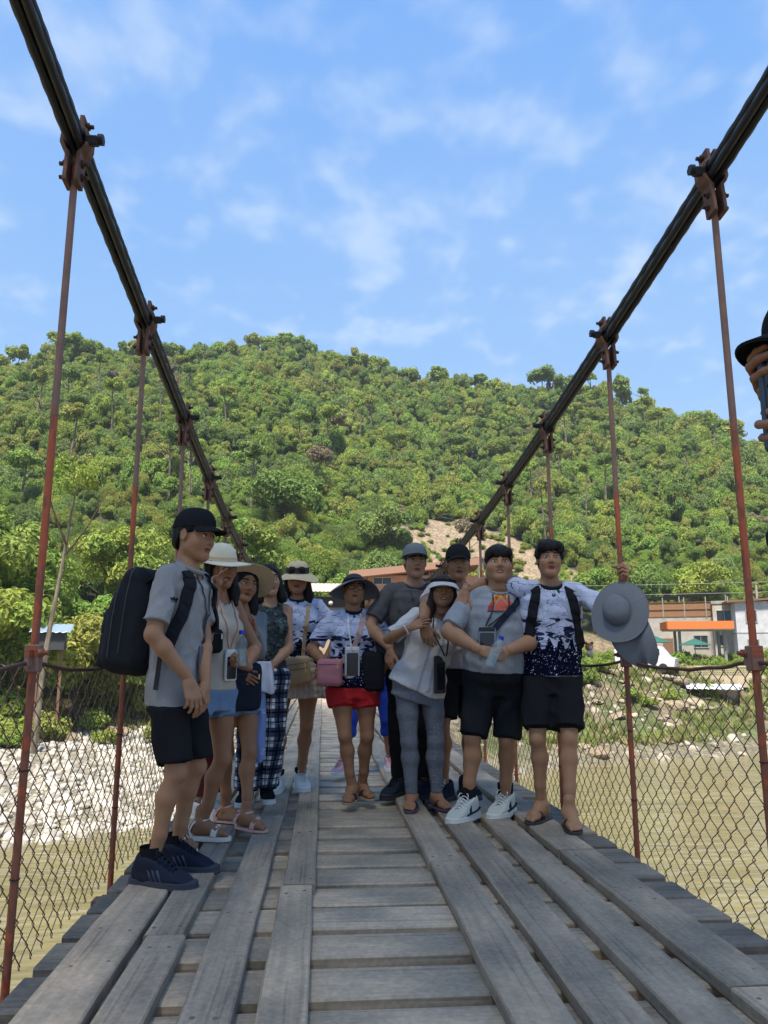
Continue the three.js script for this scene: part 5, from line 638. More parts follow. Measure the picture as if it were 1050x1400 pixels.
const DENIM = canvasTex(256, 256, (x, w, h) => { x.fillStyle = '#6f88a8'; x.fillRect(0, 0, w, h); speckle(x, w, h, 14000, 8, '#92a8c4', 0.2, 0.6); speckle(x, w, h, 9000, 9, '#4c6485', 0.2, 0.6); });
const JEAN_PRINT = canvasTex(256, 512, (x, w, h) => { x.fillStyle = '#7f95c4'; x.fillRect(0, 0, w, h); speckle(x, w, h, 14000, 12, '#a5b7dc', 0.2, 0.6); const R = RNG(2); x.strokeStyle = '#c8d4ee'; x.lineWidth = 3; for (let i = 0; i < 26; i++) { let px = R() * w, py = R() * h; x.beginPath(); x.moveTo(px, py); for (let k = 0; k < 4; k++) { px += (R() - 0.5) * 60; py += (R() - 0.3) * 40; x.lineTo(px, py); } x.stroke(); } });
const CROCHET = canvasTex(256, 256, (x, w, h) => { x.fillStyle = '#b09a86'; x.fillRect(0, 0, w, h); for (let j = 0; j < 16; j++) for (let i = 0; i < 16; i++) { x.fillStyle = '#cdb9a4'; x.beginPath(); x.arc(i * 16 + (j % 2) * 8, j * 16 + 8, 6.4, 0, 7); x.fill(); x.fillStyle = '#7d6a5a'; x.beginPath(); x.arc(i * 16 + (j % 2) * 8, j * 16 + 8, 2.2, 0, 7); x.fill(); } });
const HEATHER = canvasTex(256, 256, (x, w, h) => { x.fillStyle = '#6c6e76'; x.fillRect(0, 0, w, h); speckle(x, w, h, 14000, 21, '#9a9ca4', 0.2, 0.6); speckle(x, w, h, 12000, 22, '#45474f', 0.2, 0.6); });
const LEOPARD = canvasTex(64, 512, (x, w, h) => { x.fillStyle = '#d9b4ae'; x.fillRect(0, 0, w, h); const R = RNG(4); for (let i = 0; i < 90; i++) { x.fillStyle = '#3a2a30'; x.beginPath(); x.ellipse(R() * w, R() * h, 3 + R() * 5, 3 + R() * 4, R() * 3, 0, 7); x.fill(); } });
const M = {
  black: cloth([0.016, 0.016, 0.019]), navy: cloth([0.018, 0.022, 0.035]), charcoal: cloth([0.085, 0.082, 0.084]), teeGrey: cloth(null, { map: TEE_GREY }), beige: cloth([0.46, 0.41, 0.33]), denim: cloth(null, { map: DENIM }), plaid: cloth(null, { map: PLAID }), camo: cloth(null, { map: CAMO }), jerseyA: cloth(null, { map: jersey(3) }), jerseyB: cloth(null, { map: jersey(14) }), jerseyC: cloth(null, { map: jersey(27) }), crochet: cloth(null, { map: CROCHET, bumpScale: 0.003 }), red: cloth([0.46, 0.025, 0.028]), blue: cloth([0.02, 0.05, 0.32]), maroon: cloth([0.10, 0.025, 0.035]), blouse: cloth(null, { map: BLOUSE }), heather: cloth(null, { map: HEATHER }), sunset: cloth(null, { map: SUNSET }), paleGrey: cloth([0.42, 0.37, 0.38]), sleeveGrey: cloth([0.17, 0.185, 0.20]), capGrey: cloth([0.16, 0.17, 0.18]), cream: cloth([0.68, 0.60, 0.46]), straw: cloth([0.58, 0.45, 0.28]), hatDark: cloth([0.05, 0.05, 0.058]), hatGrey: cloth([0.17, 0.175, 0.19]), white: cloth([0.74, 0.73, 0.72]), lavender: cloth([0.6, 0.6, 0.68]), jeanCloth: cloth(null, { map: JEAN_PRINT }),
  rubberBlack: std({ color: rgb(0.02, 0.02, 0.022), roughness: 0.7 }), rubberWhite: std({ color: rgb(0.68, 0.66, 0.62), roughness: 0.6 }), rubberNavy: std({ color: rgb(0.03, 0.035, 0.05), roughness: 0.65 }), shoeNavy: cloth([0.022, 0.026, 0.042]), shoeStripe: std({ color: rgb(0.05, 0.055, 0.08), roughness: 0.4 }), shoeWhite: leather([0.66, 0.65, 0.63]), shoeGreen: leather([0.52, 0.54, 0.49]), shoePink: cloth([0.56, 0.34, 0.38]), sandalWhite: leather([0.72, 0.66, 0.58]), sandalPink: leather([0.62, 0.36, 0.30]), tan: leather([0.42, 0.28, 0.15]), cork: std({ color: rgb(0.35, 0.25, 0.16), roughness: 0.8 }), flipBlack: std({ color: rgb(0.03, 0.028, 0.03), roughness: 0.6 }), flipTan: leather([0.30, 0.20, 0.09]), flipPurple: leather([0.10, 0.06, 0.10]), gold: std({ color: rgb(0.7, 0.5, 0.2), roughness: 0.35, metalness: 0.9 }), steel: std({ color: rgb(0.6, 0.6, 0.62), roughness: 0.3, metalness: 0.9 }),
};
const fl = (x, z, yaw, lift, hint, pitch) => [x, z, yaw, lift, hint, pitch];
function eyesOff(p) { return p; }
function cap(p, mat, opt = {}) { const c = capGeos(opt); const d = p.onHead('cap', c.dome, mat), inv = 0; const b = mesh('bill', c.bill, opt.billMat ?? mat, d), q = mesh('button', c.button, mat, d); if (opt.badge) { const e = new THREE.SphereGeometry(0.024, 20, 10, 0, 6.283, 0, 0.9); e.scale(1, 0.32, 1); e.rotateX(Math.PI / 2 - 0.42); e.translate(0, 0.082, 0.071); const bd = mesh('badge', e, std({ color: rgb(0.25, 0.62, 0.56), roughness: 0.6 }), d); const e2 = new THREE.SphereGeometry(0.0245, 20, 10, 0, 6.283, 0, 0.5); e2.scale(0.9, 0.4, 0.8); e2.rotateX(Math.PI / 2 - 0.42); e2.translate(0.003, 0.0815, 0.0735); mesh('badge_mark', e2, M.white, d); } return d; }
function hat(p, o) { const h = brimHat(o), [rx, ry, rz] = o.tilt ?? [0, 0, 0]; for (const k of ['crown', 'brim', 'band']) turnGeo(h[k], rx, ry, rz); const c = p.onHead('hat', h.crown, o.mat); mesh('brim', h.brim, o.brimMat ?? o.mat, c); if (o.bandMat) mesh('hat_band', h.band, o.bandMat, c); return c; }
const hair = (p, g, mat = hairMat) => p.onHead('hair', g, mat);
// ---------------------------------------------------------------- small things people carry
const clear = new THREE.MeshPhysicalMaterial({ color: rgb(0.86, 0.92, 0.95), transmission: 0.92, roughness: 0.08, thickness: 0, ior: 1.4 }), capBlue = std({ color: rgb(0.01, 0.03, 0.45), roughness: 0.35 }), waterMat = new THREE.MeshPhysicalMaterial({ color: rgb(0.8, 0.88, 0.9), transmission: 0.85, roughness: 0.1, thickness: 0 });
function bottle(label, pos, tilt = [0, 0, 0], s = 1) { const b = thing('water_bottle', label, 'bottle', null, pos); const pr = [[0.0, 0], [0.028, 0], [0.032, 0.006], [0.031, 0.03], [0.0325, 0.035], [0.0305, 0.06], [0.0325, 0.066], [0.031, 0.095], [0.032, 0.12], [0.026, 0.142], [0.013, 0.158], [0.013, 0.17]].map(([x, y]) => new THREE.Vector2(x, y)); mesh('bottle_body', new THREE.LatheGeometry(pr, 20), clear, b); const c = mesh('bottle_cap', new THREE.CylinderGeometry(0.0155, 0.0155, 0.02, 16), capBlue, b); c.position.y = 0.178; const w = mesh('water', new THREE.CylinderGeometry(0.029, 0.027, 0.085, 18), waterMat, b); w.position.y = 0.05; b.rotation.set(...tilt); b.scale.setScalar(s); return b; }
function phonePouch(label, p, a, b, o = {}) {   // waterproof pouch with a phone in it, on a neck cord, hanging in front of the shirt
  const [q, n] = p.surf(a, b, 0.45, 0.012), t = thing('phone_pouch', label, 'phone pouch', null, [q.x, q.y, q.z]); const w = o.w ?? 0.095, h = o.h ?? 0.175, fr = mesh('pouch', rbox(w, h, 0.014, 0.012), o.mat ?? M.rubberBlack, t), scr = mesh('phone', rbox(w * 0.76, h * 0.74, 0.006, 0.008), o.screen ?? std({ color: rgb(0.012, 0.013, 0.018), roughness: 0.12 }), t); scr.position.z = 0.008; scr.position.y = -0.01; const clip = mesh('clip', rbox(w * 0.9, 0.028, 0.018, 0.006), o.clip ?? o.mat ?? M.rubberBlack, t); clip.position.y = h / 2 - 0.008;
  t.rotation.y = Math.atan2(n.x, n.z); const sx = o.cord ?? 0.05; const nl = p.H * 0.288;
  const geo = merge([p.strapOn([[sx, nl], [sx * 0.95 + a * 0.1, lerp(nl, b + h / 2, 0.4)], [a + 0.008, b + h / 2 + 0.01]], o.cw ?? 0.009, 0.003), p.strapOn([[-sx, nl], [-sx * 0.9 + a * 0.1, lerp(nl, b + h / 2, 0.4)], [a - 0.008, b + h / 2 + 0.01]], o.cw ?? 0.009, 0.003)]); geo.translate(-q.x, -q.y, -q.z); geo.rotateY(-t.rotation.y); mesh('neck_cord', geo, o.cordMat ?? M.rubberBlack, t); return t;
}
function bag(name, label, category, pos, yaw, size, mats, o = {}) {   // soft bag with flap, zip and seams
  const t = thing(name, label, category, null, pos), [w, h, d] = size, sd = o.seed ?? 1; t.rotation.set(0, yaw * D2R, (o.roll ?? 0) * D2R);
  const f = (x, y, z) => { const bul = 1 - 0.22 * (Math.abs(y) / (h / 2)) ** 2, qx = Math.abs(x) - (w / 2 - 0.03), qy = Math.abs(y) - (h / 2 - 0.03), qz = Math.abs(z) - Math.max(0.004, d / 2 * bul - 0.03); return Math.hypot(Math.max(qx, 0), Math.max(qy, 0), Math.max(qz, 0)) + Math.min(0, Math.max(qx, qy, qz)) - 0.03 + 0.004 * noise3(x * 18 + sd, y * 18, z * 18); };
  mesh('bag_body', surfaceNets(f, [-w / 2 - 0.02, -h / 2 - 0.02, -d / 2 - 0.03], [w / 2 + 0.02, h / 2 + 0.02, d / 2 + 0.03], 0.008), mats[0], t);
  for (const y of o.zips ?? [h * 0.28]) { const pts = []; for (let i = 0; i <= 12; i++) { const x = lerp(-w * 0.42, w * 0.42, i / 12); let z = d / 2 + 0.03; for (let k = 0; k < 30 && f(x, y, z) > 0.001; k++) z -= Math.max(0.0005, f(x, y, z) * 0.8); pts.push([x, y, z]); } mesh('zip', tube(pts, 0.0035, 24, 5), mats[1], t); const pull = mesh('zip_pull', rbox(0.008, 0.028, 0.004, 0.0015), o.metal ?? M.gold, t); pull.position.set(pts[11][0], y - 0.014, pts[11][2] + 0.004); }
  return t;
}
// ================================================================ THE PEOPLE ON THE BRIDGE
{ // P1 grey tee, black cap, black backpack, seen from his right side
  const p = person({ label: 'person in grey t-shirt, black cap and black shorts wearing a large black backpack', H: 1.66, w: 0.86, arm: 0.92, leg: 0.92, pelvis: [-0.685, null, -3.70], yaw: 70, lean: [0.03, 0, 0.02], head: [62, -6, 0], headOff: [0.012, -0.005, 0], skin: 1, shoulders: 0.98,
    face: { jaw: 1.05 }, hands: { R: { w: [-0.595, 0.865, -3.50], e: [-0.8, 0.1, 0.5], f: [0.35, -0.92, 0.15], n: [-0.6, -0.2, -0.75], s: 'relaxed' }, L: { w: [-0.535, 0.845, -3.61], e: [-0.2, 0, -1], f: [0.05, -0.95, 0.3], n: [-0.9, -0.1, -0.3], s: 'relaxed' } },
    feet: { R: fl(-0.725, -3.585, 66), L: fl(-0.675, -3.82, 78) }, top: { mat: M.teeGrey, collar: M.teeGrey, hem: 0.735, sleeve: 0.8, loose: 0.014, flare: 0.022, folds: 0.016 }, bottom: { mat: M.black, frac: 0.90, loose: 0.014, flare: 0.014 }, shoe: { mat: M.shoeNavy, soleMat: M.rubberNavy, stripes: M.shoeStripe, big: 1.12, sock: M.black } });
  hair(p, shortHair(3, { fringe: 0.075, side: 0.01, big: 0.95, nofr: true })); cap(p, M.black, { bill: 0.078, h: 0.102 });
  { const c = merge([p.strapOn([[0.055, 0.47], [0.04, 0.40], [0.02, 0.25], [0.01, 0.14]], 0.008, 0.003), p.strapOn([[-0.055, 0.47], [-0.03, 0.40], [0.0, 0.25], [0.005, 0.14]], 0.008, 0.003)]); const t = thing('phone_pouch', 'dark phone pouch on a neck cord in front of the grey t-shirt', 'phone pouch', null, [0, 0, 0]); mesh('neck_cord', c, M.rubberBlack, t); const [q, n] = p.surf(0.01, 0.06, 0.45, 0.012), b = mesh('pouch', rbox(0.085, 0.17, 0.014, 0.01), std({ color: rgb(0.07, 0.08, 0.12), roughness: 0.3 }), t); b.position.copy(q); b.rotation.y = Math.atan2(n.x, n.z); }
  // backpack
  const t = thing('backpack', 'large black backpack on the back of the person in the grey t-shirt', 'backpack', null, [0, 0, 0]), C = p.world(0.0, 0.25, -0.205); t.position.copy(C); t.rotation.y = 70 * D2R; t.rotation.order = 'YXZ'; t.rotation.x = 0.10;
  const F = (x, y, z) => { const a = Math.hypot(Math.max(0, Math.abs(x) - 0.09), Math.max(0, Math.abs(y) - 0.185), Math.max(0, Math.abs(z) - (0.05 - 0.045 * sstep(0.02, 0.24, y)))) - 0.075 + 0.02 * sstep(0.05, 0.26, y), b = Math.hypot(Math.max(0, Math.abs(x) - 0.07), Math.max(0, Math.abs(y + 0.10) - 0.10), Math.max(0, Math.abs(z + 0.095) - 0.02)) - 0.05; return smin(a, b, 0.012) + 0.006 * noise3(x * 9, y * 8, z * 9) + 0.003 * noise3(x * 24, y * 16, z * 24); };
  mesh('bag_body', surfaceNets(F, [-0.2, -0.31, -0.24], [0.2, 0.31, 0.17], 0.0105), cloth([0.018, 0.019, 0.024], { roughness: 0.75 }), t);
  const zp = (fn, n = 26) => { const pts = []; for (let i = 0; i <= n; i++) { const [x, y, z0, dx, dz] = fn(i / n); let s = 0.35; for (let k = 0; k < 50; k++) { const v = F(x + dx * s, y, z0 + dz * s); if (v < 0.002) break; s -= Math.max(0.0008, v * 0.7); } pts.push([x + dx * s, y, z0 + dz * s]); } return tube(pts, 0.0035, 40, 5); };
  mesh('zip', zp((u) => { const a = u * Math.PI * 1.5 - 0.75 * Math.PI; return [0, 0.235 * Math.cos(a) * 0.98, 0.0, Math.sin(a) > 0 ? 1 : -1, 0.0]; }), M.rubberNavy, t); mesh('zip', zp((u) => [lerp(-0.12, 0.12, u), 0.03 - 0.5 * (u - 0.5) ** 2, 0, 0, -1]), M.rubberNavy, t); mesh('zip', zp((u) => [0, lerp(-0.19, 0.17, u), -0.055, -1, 0]), M.rubberNavy, t);
  const st = []; for (const s of [1, -1]) { const pts = [], ns = []; for (let i = 0; i <= 26; i++) { const u = i / 26, b = lerp(0.10, 0.475, Math.sin(Math.min(1, u / 0.62) * Math.PI / 2)), a = s * lerp(0.155, 0.10, Math.min(1, u / 0.5)); let q, n; if (u < 0.62) [q, n] = p.surf(a, b, 0.45, 0.008); else { const v = (u - 0.62) / 0.38; q = p.world(s * 0.10, lerp(0.478, 0.40, v * v), lerp(0.02, -0.16, v)); n = p.world(0, 1, lerp(0.2, -0.8, v)).sub(p.world(0, 0, 0)).normalize(); } pts.push(q); ns.push(n); } st.push(ribbon(pts, ns, 0.058, 0.012)); }
  for (const sg of st) { sg.applyMatrix4(new THREE.Matrix4().compose(t.position, new THREE.Quaternion().setFromEuler(t.rotation), V(1, 1, 1)).invert()); mesh('shoulder_strap', sg, cloth([0.02, 0.021, 0.027]), t); }
  { const g2 = rbox(0.022, 0.15, 0.004, 0.002), b = mesh('loose_strap', g2, M.rubberBlack, t); const q = p.world(-0.19, 0.02, 0.02); b.position.copy(t.worldToLocal(q.clone())); t.updateMatrixWorld(true); b.position.copy(t.worldToLocal(q.clone())); b.rotation.y = -1.2; }
}
{ // P2 white hat, beige top, denim shorts, peace sign
  const p = person({ label: 'person in white hat and beige top raising two fingers in a peace sign', H: 1.56, female: true, pelvis: [-0.615, null, -4.27], yaw: 52, lean: [0.03, 0, 0.01], head: [38, -4, 0], headOff: [0, 0.0, 0.01], skin: 0,
    hands: { R: { w: [-0.56, 1.275, -4.0], e: [0.1, -1, 0.4], f: [0.02, 1, 0.05], n: [0.45, 0.0, 0.9], s: 'peace' }, L: { w: [-0.405, 0.905, -4.14], e: [0.5, -0.6, -0.3], f: [-0.5, 0.15, 0.75], n: [0, 1, 0], s: 'hold' } },
    feet: { R: fl(-0.715, -4.17, 32), L: fl(-0.635, -4.36, 78) }, top: { name: 'tank_top', mat: M.beige, hem: 0.79, sleeve: 0, loose: 0.008, folds: 0.008 }, bottom: { mat: M.denim, frac: 0.40, loose: 0.012, flare: 0.008 }, shoe: { bare: true, mat: M.sandalWhite, soleMat: M.sandalWhite, sole: 0.024, rise: 0.024, studs: true } });
  hair(p, longHair(4, { len: 0.2 })); hat(p, { mat: M.cream, bandMat: M.straw, brim: 0.085, h: 0.11, droop: 0.012, wave: 0.008, seed: 2, tilt: [4, 0, 4] });
  phonePouch('white-framed phone pouch on a pink cord in front of the beige top', p, 0.03, 0.10, { mat: M.rubberWhite, cordMat: M.sandalPink, w: 0.09, h: 0.16 });
  bag('belt_bag', 'small black bag slung over the beige tank top', 'bag', [-0.60, 1.04, -4.09], 40, [0.16, 0.13, 0.07], [M.black, M.rubberBlack], { seed: 3, metal: M.steel });
  bottle('clear water bottle with blue cap held beside the beige top', [-0.425, 0.905, -4.06], [0, 0, 0]);
}
{ // P3 straw hat, long black hair, grey sleeves, thumb up
  const p = person({ label: 'person in wide cream hat with long black hair giving a thumbs up', H: 1.50, female: true, pelvis: [-0.53, null, -4.68], yaw: 42, lean: [0.035, 0, 0.01], head: [28, -4, 10], skin: 0, face: { wide: 0.96, jaw: 0.92, cheek: 0.95 },
    hands: { L: { w: [-0.395, 1.105, -4.43], e: [0.1, -1, 0.1], f: [-0.15, 0.95, 0.35], n: [-0.9, -0.1, 0.35], s: 'thumb' }, R: { w: [-0.50, 0.87, -4.50], e: [-1, -0.2, 0], f: [0.7, -0.3, 0.3], n: [0, -0.2, -1], s: 'relaxed' } },
    feet: { L: fl(-0.42, -4.60, 52), R: fl(-0.56, -4.80, 68) }, top: { name: 'long_sleeved_top', mat: M.sleeveGrey, hem: 0.78, sleeve: 1.9, loose: 0.01 }, bottom: { mat: M.denim, frac: 0.38, loose: 0.012 }, shoe: { bare: true, mat: M.sandalPink, soleMat: M.sandalPink, sole: 0.014, rise: 0.014, bow: true } });
  hair(p, longHair(9, { len: 0.36, front: 0.05 })); hat(p, { mat: M.cream, brimMat: M.straw, brim: 0.10, h: 0.095, droop: 0.0, wave: 0.012, seed: 5, tilt: [-24, 10, -14] });
  const b = bag('crossbody_bag', 'navy crossbody bag hanging below the grey sleeve and thumbs up', 'bag', [-0.455, 0.79, -4.50], 35, [0.22, 0.27, 0.09], [M.navy, M.rubberBlack], { seed: 5, zips: [0.07] });
}
{ // P4 sleeveless dark top, plaid trousers, carrying folded clothes
  const p = person({ label: 'person in dark sleeveless top and black-and-white plaid trousers', H: 1.62, female: true, pelvis: [-0.415, null, -5.46], yaw: 22, lean: [0.015, 0, 0.0], head: [18, 0, -6], skin: 3, face: { wide: 0.94, jaw: 0.9, cheek: 0.9 },
    hands: { L: { w: [-0.345, 0.90, -5.27], e: [0.5, -0.2, -0.6], f: [-0.1, -0.9, 0.4], n: [-0.9, 0, -0.1], s: 'relaxed' }, R: { w: [-0.45, 0.885, -5.22], e: [-0.8, -0.2, -0.2], f: [0.7, -0.45, 0.35], n: [0.2, -0.4, -0.9], s: 'hold' } },
    feet: { L: fl(-0.375, -5.53, 12), R: fl(-0.50, -5.42, -8) }, top: { name: 'sleeveless_top', mat: M.camo, hem: 0.88, sleeve: 0, loose: 0.006, neckR: 0.06 }, bottom: { name: 'trousers', mat: M.plaid, frac: 1.93, loose: 0.02, wide: true, folds: 0.012 }, shoe: { mat: M.black, soleMat: M.rubberWhite } });
  hair(p, longHair(14, { len: 0.13, front: -0.02 }));
  const folded = (label, name, cx, y0, y1, cz, w, mat, seed, thick) => { const f = (x, y, z) => { const t = (y1 - y) / (y1 - y0), W = w * (0.62 + 0.38 * Math.sqrt(clamp(t))) / 2, D = thick * (0.7 + 0.4 * clamp(t)), q = Math.hypot(Math.max(0, Math.abs(x - cx) - W + 0.015), Math.max(0, Math.abs(z - cz) - D * 0.4)) - 0.015; return Math.max(q, y - y1, y0 + 0.02 * Math.sin(x * 40 + seed) - y) + 0.007 * Math.sin((x - cx) * 75 + seed + 2 * noise3(x * 8, y * 6, seed)) * sstep(0, 0.3, t); }; const t = mesh(name, surfaceNets(f, [cx - w, y0 - 0.03, cz - 0.1], [cx + w, y1 + 0.03, cz + 0.1], 0.009, { uv: (x, y, z) => [(x - cx) / 0.3, y / 0.6] }), mat); tag(t, label, 'clothing'); };
  folded('pale blue patterned jeans hanging from the hands in front of plaid trousers', 'jeans', -0.43, 0.32, 0.86, -5.13, 0.15, M.jeanCloth, 2, 0.07); folded('white and lavender cloth bundled over the pale blue jeans', 'folded_cloth', -0.385, 0.74, 0.93, -5.11, 0.13, M.lavender, 6, 0.08);
}
{ // P5 beige bucket hat, patterned jersey, crochet skirt, tan bag
  const p = person({ label: 'person in beige bucket hat, patterned jersey and crochet skirt with tan bag', H: 1.69, female: true, w: 1.12, pelvis: [-0.205, null, -5.93], yaw: 6, lean: [-0.005, 0, 0.0], head: [0, -4, 0], skin: 0, arm: 1.1, leg: 1.02,
    face: { cheek: 1.12, wide: 1.04 }, hands: { L: { w: [0.01, 0.93, -5.82], e: [1, -0.1, -0.4], f: [-0.2, -0.85, 0.45], n: [-0.9, 0, -0.3], s: 'relaxed' }, R: { w: [-0.375, 0.95, -5.82], e: [-1, -0.1, -0.3], f: [0.3, -0.85, 0.4], n: [0.9, 0, -0.2], s: 'relaxed' } },
    feet: { L: fl(-0.155, -5.99, 14), R: fl(-0.32, -5.90, -12) }, top: { name: 'jersey', mat: M.jerseyA, collar: M.navy, hem: 0.875, sleeve: 0.72, loose: 0.014, neckR: 0.062, neckDrop: -0.03 }, bottom: { name: 'skirt', mat: M.crochet, skirt: 0.655, frac: 0.3, frill: true, folds: 0.005 }, shoe: { mat: M.shoeWhite, soleMat: M.rubberWhite, laceMat: M.white, sock: M.black } });
  hair(p, longHair(21, { len: 0.26, fringe: 0.05, front: 0.04 })); hat(p, { mat: M.straw, brimMat: M.straw, bandMat: M.hatDark, band: 0.05, flatTop: 5, brim: 0.075, h: 0.10, droop: 0.045, wave: 0.008, seed: 4, tilt: [6, 0, 0] });
  const b = bag('shoulder_bag', 'tan leather shoulder bag with two zips over the crochet skirt', 'bag', [-0.215, 0.855, -5.73], 4, [0.245, 0.205, 0.08], [M.tan, leather([0.2, 0.13, 0.07])], { seed: 8, zips: [0.05, 0.012], roll: 8 }); const sp = p.strapOn([[0.085, 0.47], [0.07, 0.36], [0.05, 0.2], [0.04, 0.04]], 0.03, 0.004); sp.applyMatrix4(new THREE.Matrix4().compose(b.position, new THREE.Quaternion().setFromEuler(b.rotation), V(1, 1, 1)).invert()); mesh('strap', sp, M.tan, b);
}
{ // P6 dark wide hat, glasses, jersey, red shorts
  const p = person({ label: 'person in dark wide-brimmed hat and glasses, patterned jersey and red shorts', H: 1.55, female: true, w: 1.12, pelvis: [0.21, null, -5.49], yaw: 2, lean: [0.0, 0, 0.0], head: [8, 8, 4], skin: 0, arm: 1.12, leg: 1.05,
    face: { cheek: 1.12, wide: 1.03 }, hands: { R: { w: [0.055, 0.87, -5.36], e: [-1, -0.1, -0.4], f: [0.3, -0.6, 0.5], n: [0.6, -0.3, -0.5], s: 'hold' }, L: { w: [0.40, 0.84, -5.45], e: [1, 0, -0.4], f: [-0.1, -0.9, 0.3], n: [-0.9, 0, -0.2], s: 'relaxed' } },
    feet: { R: fl(0.205, -5.42, -16), L: fl(0.285, -5.55, 24) }, top: { name: 'jersey', mat: M.jerseyB, collar: M.navy, hem: 0.75, sleeve: 0.8, loose: 0.016, flare: 0.028, neckR: 0.062, neckDrop: -0.02 }, bottom: { mat: M.red, frac: 0.46, loose: 0.016, flare: 0.016 }, shoe: { name: 'flip_flop', kind: 'flip', bare: true, mat: M.flipBlack, soleMat: M.cork, sole: 0.014, rise: 0.014 } });
  hair(p, shortHair(31, { fringe: 0.05, side: -0.05, big: 0.95, nofr: true })); hat(p, { mat: M.hatDark, brimMat: M.hatGrey, bandMat: M.black, brim: 0.105, h: 0.085, droop: 0.03, sideDroop: 0.05, wave: 0.012, seed: 7, tilt: [-8, 0, 3] });
  { const rim = []; for (const s of [1, -1]) { const t = new THREE.TorusGeometry(0.019, 0.0011, 6, 20); t.scale(1.2, 0.9, 1); t.translate(s * 0.031, 0.001, 0.094); rim.push(t); rim.push(tube([[s * 0.054, 0.004, 0.092], [s * 0.078, 0.006, 0.05], [s * 0.08, 0.004, 0]], 0.0016, 8, 5)); } rim.push(tube([[-0.01, 0.004, 0.096], [0, 0.007, 0.1], [0.01, 0.004, 0.096]], 0.0016, 6, 5)); const q = p.onHead('glasses', merge(rim), M.rubberBlack); for (const s of [1, -1]) { const l = new THREE.CircleGeometry(0.019, 18); l.scale(1.2, 0.9, 1); l.translate(s * 0.031, 0.001, 0.0945); mesh('lens', l, new THREE.MeshPhysicalMaterial({ color: 0xffffff, transmission: 1, roughness: 0.02, thickness: 0, ior: 1.2 }), q); } }
  phonePouch('clear grey phone pouch on white cord in front of red shorts', p, -0.015, 0.105, { mat: std({ color: rgb(0.42, 0.43, 0.45), roughness: 0.3 }), cordMat: M.white, w: 0.105, h: 0.21, clip: M.rubberWhite, cord: 0.045 });
  const b = bag('crossbody_bag', 'small pink crossbody bag at the hip beside the red shorts', 'bag', [0.045, 0.855, -5.325], -12, [0.175, 0.185, 0.09], [cloth([0.42, 0.17, 0.19], { roughness: 0.7 }), leather([0.3, 0.1, 0.12])], { seed: 12, zips: [0.055] }); const sp = p.strapOn([[0.07, 0.455], [0.05, 0.37], [0.02, 0.27], [-0.02, 0.18], [-0.1, 0.10]], 0.036, 0.004, 0.006); sp.applyMatrix4(new THREE.Matrix4().compose(b.position, new THREE.Quaternion().setFromEuler(b.rotation), V(1, 1, 1)).invert()); mesh('strap', sp, cloth(null, { map: LEOPARD }), b);
  bag('tote_bag', 'black cloth tote bag between the red shorts and the dark grey t-shirt', 'bag', [0.345, 0.86, -5.39], -6, [0.16, 0.27, 0.08], [M.black, M.rubberBlack], { seed: 15, zips: [] });
}
{ // P7 hidden behind, blue leggings and pink trainers
  const p = person({ label: 'person mostly hidden behind the red shorts, in blue leggings and pink sneakers', H: 1.58, female: true, pelvis: [0.42, null, -6.82], yaw: 5, head: [0, -15, 0], skin: 0,
    hands: { R: { w: [0.26, 0.86, -6.7], e: [-1, 0, -0.3], f: [0, -1, 0.2], n: [1, 0, 0], s: 'relaxed' }, L: { w: [0.60, 0.86, -6.75], e: [1, 0, -0.3], f: [0, -1, 0.2], n: [-1, 0, 0], s: 'relaxed' } },
    feet: { R: fl(0.17, -6.72, -25), L: fl(0.595, -6.92, 4) }, top: { mat: M.black, hem: 0.80, sleeve: 0.7 }, bottom: { name: 'leggings', mat: M.blue, frac: 1.4, loose: 0.004, folds: 0.004 }, shoe: { mat: M.shoePink, soleMat: M.rubberWhite, laceMat: M.shoePink } });
  hair(p, longHair(33, { len: 0.15 }));
}
{ // P8 grey cap, dark grey tee
  const p = person({ label: 'tall person in grey cap and dark grey t-shirt, arm hanging straight down', H: 1.78, pelvis: [0.64, null, -5.52], yaw: 4, lean: [0.015, 0, 0.02], head: [4, 2, 0], skin: 1, w: 0.95, face: { wide: 0.97, jaw: 1.05, cheek: 0.92 },
    hands: { R: { w: [0.455, 1.02, -5.27], e: [-1, 0, -0.5], f: [-0.02, -0.98, 0.15], n: [0.85, 0, -0.5], s: 'relaxed' }, L: { w: [0.88, 1.0, -5.62], e: [1, 0, -0.3], f: [0, -1, 0], n: [-1, 0, 0], s: 'relaxed' } },
    feet: { R: fl(0.555, -5.68, -38), L: fl(0.72, -5.65, 10) }, top: { mat: M.charcoal, collar: M.charcoal, hem: 0.88, sleeve: 0.78, loose: 0.02, flare: 0.024 }, bottom: { name: 'trousers', mat: M.black, frac: 1.9, loose: 0.014 }, shoe: { mat: M.shoeNavy, soleMat: M.rubberBlack, big: 1.08 } });
  hair(p, shortHair(40, { fringe: 0.08, side: 0.0, big: 0.94, nofr: true })); cap(p, M.capGrey, { bill: 0.066, h: 0.098, billMat: M.black });
  const c = merge([p.strapOn([[0.05, 0.50], [0.03, 0.40], [0.015, 0.30]], 0.006, 0.003), p.strapOn([[-0.05, 0.50], [-0.03, 0.40], [-0.005, 0.30]], 0.006, 0.003)]); tag(mesh('neck_cord', c, M.rubberBlack), 'thin black neck cord over the dark grey t-shirt', 'cord');
}
